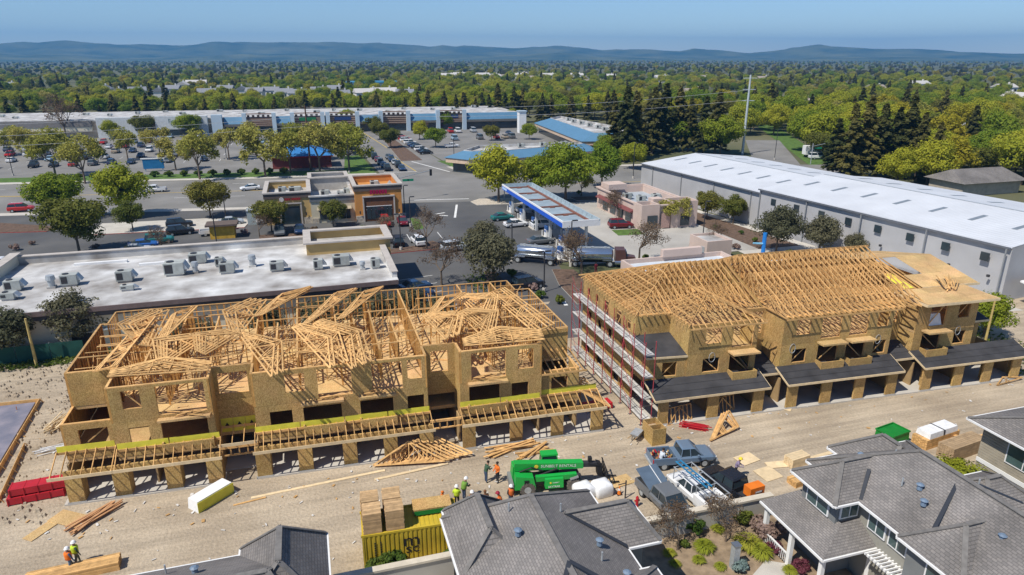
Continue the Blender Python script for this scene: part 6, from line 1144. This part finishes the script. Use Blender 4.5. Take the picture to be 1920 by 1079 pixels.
# ================================================================ trees
def leaf_mat(name, a, b):
    m = bpy.data.materials.new(name); m.use_nodes = True; N = m.node_tree.nodes; L = m.node_tree.links; bs = N['Principled BSDF']; bs.inputs['Roughness'].default_value = .7; bs.inputs['Specular IOR Level'].default_value = .2
    oi = N.new('ShaderNodeObjectInfo'); g = N.new('ShaderNodeNewGeometry'); t = N.new('ShaderNodeTexNoise'); t.inputs['Scale'].default_value = .8; L.new(g.outputs['Position'], t.inputs['Vector'])
    ad = N.new('ShaderNodeMath'); ad.operation = 'ADD'; L.new(oi.outputs['Random'], ad.inputs[0]); sb = N.new('ShaderNodeMath'); sb.operation = 'SUBTRACT'; sb.inputs[1].default_value = .5; L.new(t.outputs['Fac'], sb.inputs[0]); L.new(sb.outputs[0], ad.inputs[1])
    r = N.new('ShaderNodeValToRGB'); r.color_ramp.elements[0].color = (*a,1); r.color_ramp.elements[1].color = (*b,1); L.new(ad.outputs[0], r.inputs[0]); L.new(r.outputs[0], bs.inputs[0])
    tr = N.new('ShaderNodeBsdfTranslucent'); L.new(r.outputs[0], tr.inputs[0]); mx = N.new('ShaderNodeMixShader'); mx.inputs[0].default_value = .38; L.new(bs.outputs[0], mx.inputs[1]); L.new(tr.outputs[0], mx.inputs[2]); L.new(mx.outputs[0], N['Material Output'].inputs[0])
    return m
LM = {'green': leaf_mat('leaf_green', (.15,.23,.018), (.40,.39,.03)), 'dark': leaf_mat('leaf_dark', (.09,.125,.02), (.22,.20,.035)), 'olive': leaf_mat('leaf_olive', (.10,.105,.055), (.16,.15,.085)), 'sparse': leaf_mat('leaf_spring', (.31,.32,.05), (.44,.39,.10)), 'bare': leaf_mat('leaf_brown', (.16,.105,.065), (.22,.15,.09)), 'conifer': leaf_mat('leaf_conifer', (.06,.075,.022), (.17,.15,.04)), 'yellow': leaf_mat('leaf_yellow', (.33,.30,.02), (.45,.36,.03)), 'shrub': leaf_mat('leaf_shrub', (.07,.13,.02), (.17,.19,.03)), 'purple': leaf_mat('leaf_purple', (.12,.03,.05), (.2,.06,.08)), 'flower': leaf_mat('leaf_flower', (.2,.14,.08), (.42,.3,.28)), 'lime': leaf_mat('leaf_lime', (.28,.32,.03), (.38,.38,.05)), 'bluegrey': leaf_mat('leaf_bluegrey', (.16,.24,.23), (.24,.32,.3))}
def rv(r_): 
    while True:
        v = Vector((r_.uniform(-1,1), r_.uniform(-1,1), r_.uniform(-1,1)))
        if .05 < v.length < 1: return v
def quad(mb, c, s_, n_, r_):
    a = n_.orthogonal().normalized(); b = n_.cross(a).normalized(); t = r_.uniform(0, 6.3); u = (a*math.cos(t)+b*math.sin(t))*s_; w_ = (b*math.cos(t)-a*math.sin(t))*s_*.62
    mb.face([c-u, c+w_*.9-u*.1, c+u, c-w_*.9+u*.1])
def crown(seed, R_, H_, zc, nl, nq, s_, flat=1.):
    """leaf tufts clustered on many small lobes spread through the crown"""
    r_ = random.Random(seed); mb = MB()
    lobes = []
    for k in range(nl):
        v = rv(r_); v = v.normalized()*(.35+.6*r_.random()); lobes.append((Vector((v.x*R_*.85, v.y*R_*.85, zc+v.z*H_*.85)), R_*r_.uniform(.16,.36)))
    for k in range(nq):
        c, lr = lobes[r_.randrange(nl)]; v = rv(r_).normalized(); p = c+Vector((v.x,v.y,v.z*flat))*lr*(.65+.45*r_.random())
        quad(mb, p, s_*r_.uniform(.6,1.35), (v+rv(r_)*.9+Vector((0,0,.35))).normalized(), r_)
    return mb
def limbs(seed, h, r0, depth, spread, top, leafy=None, nq=0, s_=.2):
    """recursive trunk and limbs; returns wood and tip leaves"""
    r_ = random.Random(seed); wood = MB(); lv = MB(); tips = []
    def grow(p, d, l_, rad, k):
        q = p+d*l_; wood.cyl(p, q, rad, 5 if k < 2 else 3, 0, rad*.68, cap=False)
        if k == depth: tips.append(q); return
        if k >= depth-2: tips.append(q)
        for i in range(3 if k else 4):
            v = (d*.9+rv(r_).normalized()*spread+Vector((0,0,top))).normalized(); grow(q, v, l_*r_.uniform(.62,.85), rad*.62, k+1)
    grow(Vector((0,0,0)), Vector((0,0,1)), h, r0, 0)
    for k in range(nq): c = r_.choice(tips)+rv(r_)*.55; quad(lv, c, s_*r_.uniform(.6,1.3), (rv(r_)+Vector((0,0,.4))).normalized(), r_)
    return wood, lv
def conifer(seed, h, R_, nq, s_):
    r_ = random.Random(seed); mb = MB()
    for k in range(int(h*7)):
        t = r_.random()**.8; z = h*(.1+.9*t); l_ = R_*(1-t)**.75*r_.uniform(.55,1.1)+.15; a = r_.uniform(0,6.3); d = Vector((math.cos(a),math.sin(a),-.22)); n_ = max(3, int(nq/(h*7)*(.4+1.3*(1-t))))
        for i in range(n_): f = (i+.6)/n_; p = Vector((0,0,z))+d*l_*f+rv(r_)*.35; quad(mb, p, s_*r_.uniform(.7,1.3), (Vector((d.x*.4,d.y*.4,.9))+rv(r_)*.6).normalized(), r_)
    return mb
TREES = {}
HT = {}
def tree_proto(kind, i):
    t = thing('tree', '', 'tree'); sd = hash((len(kind)*7+i*13, i)) % 9999+i*31+len(kind)
    if kind in ('bare', 'sparse'):
        w_, lv = limbs(sd, 2.0, .17, 5, .95, .26, nq=1500 if kind == 'bare' else 4200, s_=.11 if kind == 'bare' else .2); sub(t, 'trunk', w_, BARK); sub(t, 'crown', lv, LM[kind])
    elif kind == 'conifer':
        sub(t, 'trunk', MB().cyl((0,0,0), (0,0,15), .35, 7, 0, .06), BARK); sub(t, 'crown', conifer(sd, 16, 4.4, 9000, .42), LM[kind])
    else:
        fl_ = .8; n_ = {'green': 10500, 'dark': 9500, 'olive': 8500, 'yellow': 7000}[kind]
        w_, lv = limbs(sd, 2.2, .2, 3, .7, .45); sub(t, 'trunk', w_, BARK); sub(t, 'crown', crown(sd, 4.6, 3.0, 4.9, 48, n_, .2, fl_), LM[kind])
    HT[kind] = max(max(v.co.z for v in c.data.vertices) for c in t.children); return t
NV = {'bare': 2, 'sparse': 3, 'conifer': 3, 'green': 4, 'dark': 2, 'olive': 2, 'yellow': 1}
def tree(kind, x, y, h, label, group='trees around the lots'):
    i = rnd.randrange(NV[kind]); key = kind+str(i)
    if key not in TREES: TREES[key] = tree_proto(kind, i)
    return put(TREES[key], USED, (x, y, 0), rnd.uniform(0, 6.28), label, 'tree', group, h/HT[kind])
def tp(kind, px, py, h, label): g = G(px, py); return tree(kind, g.x, g.y, h*(1.06 if kind in ('dark','sparse') else 1.1), label)
for a in [('olive',150,655,6.3,'grey green olive tree beside the end of the terrace'),('olive',12,680,5.4,'grey green olive tree by the green site fence'),('dark',150,478,9,'dark leafy tree behind the white parapet'),('green',112,412,8.5,'bright leafy tree by the main road'),('green',236,408,10,'broad bright leafy tree by the main road'),('dark',250,434,5.5,'dark tree in front of the broad leafy tree'),('dark',395,408,7.6,'round dark tree beside the pale cabinet'),('dark',510,437,6.2,'leafy tree in front of the tan shopfront'),('dark',625,425,5.2,'narrow dark tree before the cream shopfront'),
          ('bare',800,468,6.6,'bare brown tree at the red kerbed island'),('bare',828,535,6.6,'bare brown tree beside the dark parked cars'),('olive',925,535,7.2,'brownish olive tree in the driveway planting'),('olive',905,488,5.4,'small olive tree behind the driveway planting'),('bare',305,474,4.2,'small bare tree behind the white parapet'),('bare',487,446,4.0,'small bare tree by the seating area'),('bare',735,448,4.2,'small bare tree among the parked cars by the orange shop'),
          ('bare',1090,520,6.6,'bare tree in front of the tanker truck'),('bare',1198,492,6.4,'bare tree beside the tanker cab'),('bare',1160,412,5.5,'reddish bare tree at the pink store side'),('sparse',1268,426,5.4,'thin spring tree at the pink store front'),('bare',1340,470,4,'bare shrubby tree by the small pink box'),
          ('green',935,379,11.5,'large leafy tree by the canopy and road corner'),('green',1010,374,9.5,'leafy tree between the two large station trees'),('green',1060,376,12,'large leafy tree behind the petrol canopy'),('green',1128,352,9.5,'leafy tree past the petrol canopy'),('green',1135,300,7,'small leafy tree before the blue roofed shops'),('sparse',1090,368,6,'thin tree by the station verge'),
          ('dark',1325,410,5.6,'small round tree by the warehouse wall'),('dark',1374,420,5.4,'small round tree further along the warehouse wall'),('olive',1455,472,6.6,'grey green tree at the warehouse wall'),('olive',1535,478,5.6,'thin grey green tree at the warehouse wall'),('olive',1600,487,3.6,'small grey green tree behind the trussed roof'),('dark',1272,366,4.8,'small dark tree at the warehouse corner'),('green',1187,318,7,'bright tree before the dark conifers'),
          ('sparse',105,332,12.5,'tall spring tree with thin leaves by the car park entrance'),('sparse',375,337,12.5,'tall spring tree with thin leaves by the hedge'),('sparse',498,332,13,'tall spring tree with thin leaves by the drive-in'),('sparse',600,324,12.5,'spring tree beside the blue roofed kiosk'),('sparse',655,318,12,'spring tree at the side street lawn'),('sparse',560,300,11,'spring tree behind the blue roofed kiosk'),('sparse',640,290,11,'spring tree behind the lawn by the side street'),('sparse',240,300,9,'spring tree in the car park middle'),('sparse',60,300,10,'spring tree at the far side of the car park'),('sparse',160,345,11,'spring tree beside the car park entrance lawn'),('sparse',300,290,9,'spring tree among the parked cars'),('sparse',430,300,10,'spring tree before the slatted mall tower'),('sparse',330,320,9,'spring tree near the blue sign panel'),('sparse',20,290,9,'spring tree at the edge of the car park'),('sparse',545,325,12,'spring tree over the kiosk roof'),('sparse',620,300,11,'spring tree by the white parked row'),('sparse',470,285,9,'spring tree in the middle parking row'),('bare',125,262,14,'tall bare tree before the pale grey storefront'),
          ('dark',185,306,5,'small clipped tree in the car park'),('dark',270,258,9,'clipped tree before the store sign'),('green',355,257,8.5,'clipped tree before the grey store'),('green',210,260,6,'clipped tree beside the bare tree'),('dark',35,256,6,'clipped tree at the low cream shops'),('green',722,236,6.5,'clipped tree at the mall front'),('green',655,243,8,'clipped tree at the navy mall tower'),('dark',712,262,7,'dark tree along the side street island'),('dark',733,278,7,'dark tree along the side street island end'),('dark',700,250,7,'dark tree at the head of the side street island'),
          ('green',817,277,6.5,'rounded tree in the east car park'),('green',787,262,6,'rounded tree past the east car park row'),('green',838,243,7,'clipped tree beneath the mall mansard'),('bare',790,248,5,'reddish bare tree in the east car park'),('green',878,238,6,'clipped tree by the last mall tower'),('dark',922,264,6,'dark rounded tree before the white roofed shops'),('green',962,236,7,'clipped tree past the last mall tower'),('green',992,262,5.5,'clipped tree in front of the blue roofed wing'),('green',1280,282,10,'bright tree between conifers and the steel pole'),('green',1350,290,11,'broad spring tree before the steel pole')]: tp(*a)
for x, y, h in ((-13,72.6,4.6),(-6,73,4.8),(0,72.8,5.2),(5.5,71.8,6),(9.5,72.5,5.2),(12.5,71,4.6)): tree('olive', x, y, h, 'olive tree in the row behind the roofless terrace')
tree('green', 71.5, 53, 5.2, 'bushy green tree at the right end of the terrace'); tree('green', 41.4, 30.2, 3.8, 'yellow green tree beside the beige house')
# tall redwoods
for px, py, h in ((1150,292,17),(1172,302,22),(1190,298,20),(1222,288,21),(1243,284,22),(1268,282,21),(1290,284,17),(1318,286,18),(1340,288,20),(1585,338,19),(1612,335,21),(1640,335,19),(1668,332,18),(1690,332,21),(1715,338,17),(1560,330,15),(1745,345,15)):
    g = G(px, py); tree('conifer', g.x, g.y, h, 'tall dark redwood in the clump by the grey warehouse', 'redwoods by the warehouse')
k = 0; x = -160.
while x < 112:
    tree('conifer', x, 352-.06*x+rnd.uniform(-4,5), rnd.uniform(9,14.5), 'dark conifer in the row behind the strip mall', 'conifers behind the strip mall'); x += rnd.uniform(4.5,9)
x = 70.
while x < 330: tree('conifer', x, 330-.35*(x-70)+rnd.uniform(-7,9), rnd.uniform(11,17), 'dark conifer in the belt behind the blue roofed shops', 'conifer belt behind the shops'); x += rnd.uniform(3.6,6.2) if x < 150 else 24

# houses beyond
HR = [M('far_roof_grey', (.22,.23,.25), .8), M('far_roof_tan', (.33,.28,.24), .8), M('far_roof_pale', (.5,.48,.46), .8)]; HW = [M('far_wall_white', (.65,.64,.6), .9), M('far_wall_grey', (.42,.44,.45), .9)]
def far_house(i):
    t = thing('house', '', 'house'); w_, d_, h_ = ((12,9,5.5),(16,9,3.2),(18,10,6))[i]
    sub(t, 'wall', MB().box(-w_/2,w_/2,-d_/2,d_/2,0,h_), HW[i % 2]); sub(t, 'roof', MB().hexa([(-w_/2-.5,-d_/2-.5,h_),(w_/2+.5,-d_/2-.5,h_),(w_/2+.5,d_/2+.5,h_),(-w_/2-.5,d_/2+.5,h_)], [(-w_/2-.5,-.05,h_+2.8),(w_/2+.5,-.05,h_+2.8),(w_/2+.5,.05,h_+2.8),(-w_/2-.5,.05,h_+2.8)]), HR[i]); sub(t, 'chimney', MB().box(w_/4-.5,w_/4+.5,-.5,.5,h_+1.5,h_+4), HW[0])
    for k in range(4): x = -w_/2+w_*(k+.5)/4; sub(t, 'window', MB().box(x-.7,x+.7,-d_/2-.06,-d_/2-.01,h_*.5,h_*.8), GLASS)
    return t
FH = [far_house(i) for i in range(3)]; HOUSES = []
HL = ('grey roofed house among the trees behind the strip mall', 'long tan roofed house among the far trees', 'pale roofed townhouse among the far trees')
def fh(i, x, y, a): HOUSES.append((x, y)); put(FH[i], USED, (x, y, 0), R(a), HL[i], 'house', 'houses among the trees')
for px, py, i in [(455,182,0),(480,186,0),(510,184,0),(535,188,0),(425,180,0),(390,188,0),(225,188,0),(260,184,0),(300,186,0),(325,180,0),(560,190,0),(600,184,0),(630,180,0),(640,192,0),(690,190,2),(720,188,2),(760,190,0),(20,172,0),(345,172,2),(370,168,2),(200,180,0),(840,150,2),(862,148,2),(885,147,1),(905,149,2),(925,152,2),(945,148,1),(965,150,2),(985,147,2),(1005,151,1),(1030,150,2),(1055,149,1),(1080,150,2),(1110,149,1),(1140,152,2),(1320,150,1),(1300,180,1),(1430,152,1),(1720,170,2),(1760,176,1),(1880,178,2),(1530,205,1),(1640,172,1),(1905,200,2),(1100,160,1),(800,160,1),(1240,155,2)]:
    g = G(px, py); fh(i, g.x, g.y, rnd.choice((0,8,90,-12)))
bt = thing('warehouse', 'long low building with bright blue roof behind the strip mall', 'building', (G(695,168))); g = G(700,166); part('wall', MB().box(g.x-24,g.x+24,g.y,g.y+20,0,5), HW[0], bt); part('roof', MB().box(g.x-25,g.x+25,g.y-1,g.y+21,5.01,6.6), M('sky_blue_roof', (.08,.3,.5), .5), bt)
for px, py in ((1495,212),(1780,268)): g = G(px, py); fh(1, g.x, g.y, -10)

# woodland: nearest trees one by one, the mass beyond as stuff
ROADS = [((118,160),(168,226),14),((100,160),(142,150),20)]
def near_seg(x, y):
    for a, b, w_ in ROADS:
        a = Vector(a); b = Vector(b); p = Vector((x,y)); t = max(0, min(1, (p-a).dot(b-a)/(b-a).length_squared))
        if (p-a.lerp(b,t)).length < w_: return True
    return False
cand = []
for k in range(70000):
    r_ = 150*math.exp(rnd.random()*math.log(4400/150)); a = R(16.7)+R(rnd.uniform(-44,46)); x, y = r_*math.sin(a), r_*math.cos(a)
    if x < 118 and y < 362-.06*x: continue
    if x < 200 and y < 345-.35*(x-70) and x < 118+(y-160)*.6: continue
    if (x < 164 and y < 128) or (x < 134 and y < 140) or y < 60: continue
    if near_seg(x, y): continue
    cand.append((r_, x, y))
cell = {}; keep = []
for r_, x, y in cand:
    s_ = 4.4+.0155*r_; kx, ky = int(x//60), int(y//60); ok = True
    for i in (-1,0,1):
        for j in (-1,0,1):
            for (X, Y, S) in cell.get((kx+i,ky+j), ()):
                if (X-x)**2+(Y-y)**2 < s_*s_: ok = False; break
            if not ok: break
        if not ok: break
    if ok and any(abs(x-hx) < 13 and -26 < y-hy < 9 for hx, hy in HOUSES): ok = False
    if ok: cell.setdefault((kx,ky), []).append((x,y,s_)); keep.append((r_,x,y))
keep.sort(); PT = {'green': [], 'dark': [], 'conifer': [], 'sparse': [], 'yellow': [], 'olive': []}; nb = 0
for r_, x, y in keep:
    n_ = noise.noise((x*.006, y*.006, 7)); q = rnd.random()
    con = .04+.3*max(0, n_) + (.08 if r_ > 700 else 0); kd = 'conifer' if q < con else ('yellow' if q > .97 else ('sparse' if q > .84 else ('dark' if q > .68 else 'green')))
    if r_ > 1100 and kd == 'green' and rnd.random() < .5: kd = 'olive'
    h = rnd.uniform(9,15) if kd == 'conifer' else rnd.uniform(6.5,11.5)
    if r_ < 420 and x > 100: h *= 1.2
    if nb < 230 and kd in ('green','dark','sparse','yellow'): tree(kd, x, y, h, {'green': 'green leafy tree in the near edge of the woodland', 'dark': 'dark leafy tree in the near edge of the woodland', 'sparse': 'pale thin leaved tree in the near edge of the woodland', 'yellow': 'yellow flowering tree in the woodland'}[kd], 'trees at the edge of the woodland'); nb += 1
    else: PT[kd].append((x, y, h/HT[kd]))
def scatter(name, pts, src):
    me = bpy.data.meshes.new(name); me.from_pydata([(x,y,-.3) for x,y,s_ in pts], [], []); at = me.attributes.new('size','FLOAT','POINT'); at.data.foreach_set('value', [p[2] for p in pts])
    o = link(name, me); o['kind'] = 'stuff'; ng = bpy.data.node_groups.new(name, 'GeometryNodeTree'); ng.interface.new_socket('Geometry', in_out='INPUT', socket_type='NodeSocketGeometry'); ng.interface.new_socket('Geometry', in_out='OUTPUT', socket_type='NodeSocketGeometry')
    N = ng.nodes; L = ng.links; gi = N.new('NodeGroupInput'); go = N.new('NodeGroupOutput'); ip = N.new('GeometryNodeInstanceOnPoints'); oi = N.new('GeometryNodeObjectInfo'); oi.inputs['Object'].default_value = src; oi.inputs['As Instance'].default_value = True; oi.transform_space = 'ORIGINAL'
    rr = N.new('FunctionNodeRandomValue'); rr.data_type = 'FLOAT_VECTOR'; rr.inputs[0].default_value = (0,0,0); rr.inputs[1].default_value = (0,0,6.28); na = N.new('GeometryNodeInputNamedAttribute'); na.data_type = 'FLOAT'; na.inputs['Name'].default_value = 'size'
    L.new(gi.outputs[0], ip.inputs['Points']); L.new(oi.outputs['Geometry'], ip.inputs['Instance']); L.new(rr.outputs[0], ip.inputs['Rotation']); L.new(na.outputs['Attribute'], ip.inputs['Scale']); L.new(ip.outputs[0], go.inputs[0]); md = o.modifiers.new('scatter','NODES'); md.node_group = ng
for kd, pts in PT.items():
    for i in range(NV[kd]):
        key = kd+str(i)
        if key in TREES and pts[i::NV[kd]]: scatter('woodland', pts[i::NV[kd]], next(c for c in TREES[key].children if c.name.startswith('crown')))

# shrubs and garden plants
SH = {}
def shrub(kind, x, y, r_, label, z=.12, group='garden and lot shrubs'):
    if kind not in SH:
        t = thing('shrub', '', 'shrub')
        if kind in ('lime','grassy'):
            mb = MB(); q = random.Random(3)
            for k in range(420):
                a = q.uniform(0,6.3); o_ = q.uniform(.3,1.); p = Vector((.12*math.cos(a),.12*math.sin(a),0)); e = Vector((o_*math.cos(a),o_*math.sin(a),.75*(1.15-o_)+q.uniform(0,.15))); n_ = Vector((-math.sin(a),math.cos(a),0))*.035; m_ = (p+e)/2+Vector((0,0,.28)); mb.face([p-n_,p+n_,m_+n_,m_-n_]); mb.face([m_-n_,m_+n_,e])
            sub(t, 'leaves', mb, LM['lime'])
        else: sub(t, 'leaves', crown(len(kind)*5, .95, .6, .6, 14, 900, .13), LM[kind]); sub(t, 'stem', MB().cyl((0,0,0),(0,0,.6),.05,5), BARK)
        SH[kind] = t
    return put(SH[kind], USED, (x,y,z), rnd.uniform(0,6.3), label, 'shrub', group, r_)
for px, py, k, r_, lb in ((1300,1000,'shrub',1.0,'upright green shrub against the garden wall'),(1390,985,'shrub',.9,'green shrub by the garden wall end'),(1435,1010,'flower',1.25,'pink flowering shrub beside the porch'),(1455,1040,'purple',.6,'dark red shrub beside the porch steps'),(1400,1030,'lime',1.2,'large lime grass mound in the garden bed'),(1425,1045,'lime',1.0,'bright lime mound beside the utility pillar'),(1320,1035,'lime',.9,'spiky lime grass in the garden bed'),(1282,1030,'shrub',.5,'low green shrub below the bare sapling'),(1385,1075,'bluegrey',.7,'blue grey shrub at the pillar foot'),(1310,1058,'lime',.55,'small striped grass tuft in the bed'),(1255,1045,'lime',.55,'small grass tuft by the house corner'),(1350,1070,'lime',.5,'small grass tuft by the slab'),(1265,1065,'lime',.5,'small grass tuft at the bed edge'),(1500,1075,'purple',.7,'reddish shrub at the path end'),(1480,1078,'lime',.6,'lime grass at the path end'),(1220,1000,'shrub',.8,'green shrub at the house corner wall'),(1345,1000,'lime',.6,'pale grass tuft by the wall'),(850,1060,'shrub',1.0,'green shrub beside the central house'),(735,1074,'shrub',1.1,'tall green shrub below the container wall'),(705,1078,'shrub',.9,'green shrub below the container wall end')): g = G(px, py); shrub(k, g.x, g.y, r_, lb, .18)
g = G(1270,1035); tree('bare', g.x, g.y, 3.4, 'thin reddish sapling in the garden bed'); g = G(1360,1020); tree('bare', g.x, g.y, 3.2, 'thin bare sapling by the garden wall')
for k in range(16): x = -60+3.6*k; shrub('dark' if 0 else 'shrub', x, 194.5-.1*x, 1.5, 'clipped dark hedge shrub along the far sidewalk', 0, 'hedge along the far sidewalk')
for px, py in ((540,420),(560,432),(590,436),(620,440),(650,438),(680,434),(460,440),(440,430),(700,452),(1000,545),(1012,560),(935,500),(960,520),(1050,570),(1210,488),(1300,470),(1390,440),(1415,455),(1450,488),(1480,480),(1380,468),(1340,430),(1170,392),(1085,365),(60,460),(30,470),(180,468)):
    g = G(px, py); shrub(rnd.choice(('shrub','shrub','flower')), g.x, g.y, rnd.uniform(.6,1.1), 'low shrub in a planted kerb bed', .1, 'shrubs in kerb beds')
gm = MB(); q = random.Random(5)
for k in range(2600):
    u = q.random(); x, y = (q.uniform(-34,-20), q.uniform(74.2,77)) if u < .4 else ((q.uniform(20,24.6), q.uniform(68,92)) if u < .7 else (q.uniform(66,74), q.uniform(44,60)))
    quad(gm, Vector((x,y,q.uniform(.02,.3))), .22, (rv(q)+Vector((0,0,.5))).normalized(), q)
o = link('weeds', gm.data('weeds', LM['shrub'])); o['kind'] = 'stuff'
# haze over the whole valley
hm = bpy.data.materials.new('air'); hm.use_nodes = True; N = hm.node_tree.nodes; N.remove(N['Principled BSDF']); pv = N.new('ShaderNodeVolumePrincipled'); pv.inputs['Color'].default_value = (.15,.5,1,1); pv.inputs['Density'].default_value = 1.3e-4; pv.inputs['Anisotropy'].default_value = .1
hm.node_tree.links.new(pv.outputs[0], N['Material Output'].inputs['Volume'])
o = link('haze', MB().box(-9200,9200,-700,9700,-6,300).data('haze', hm)); o['kind'] = 'stuff'
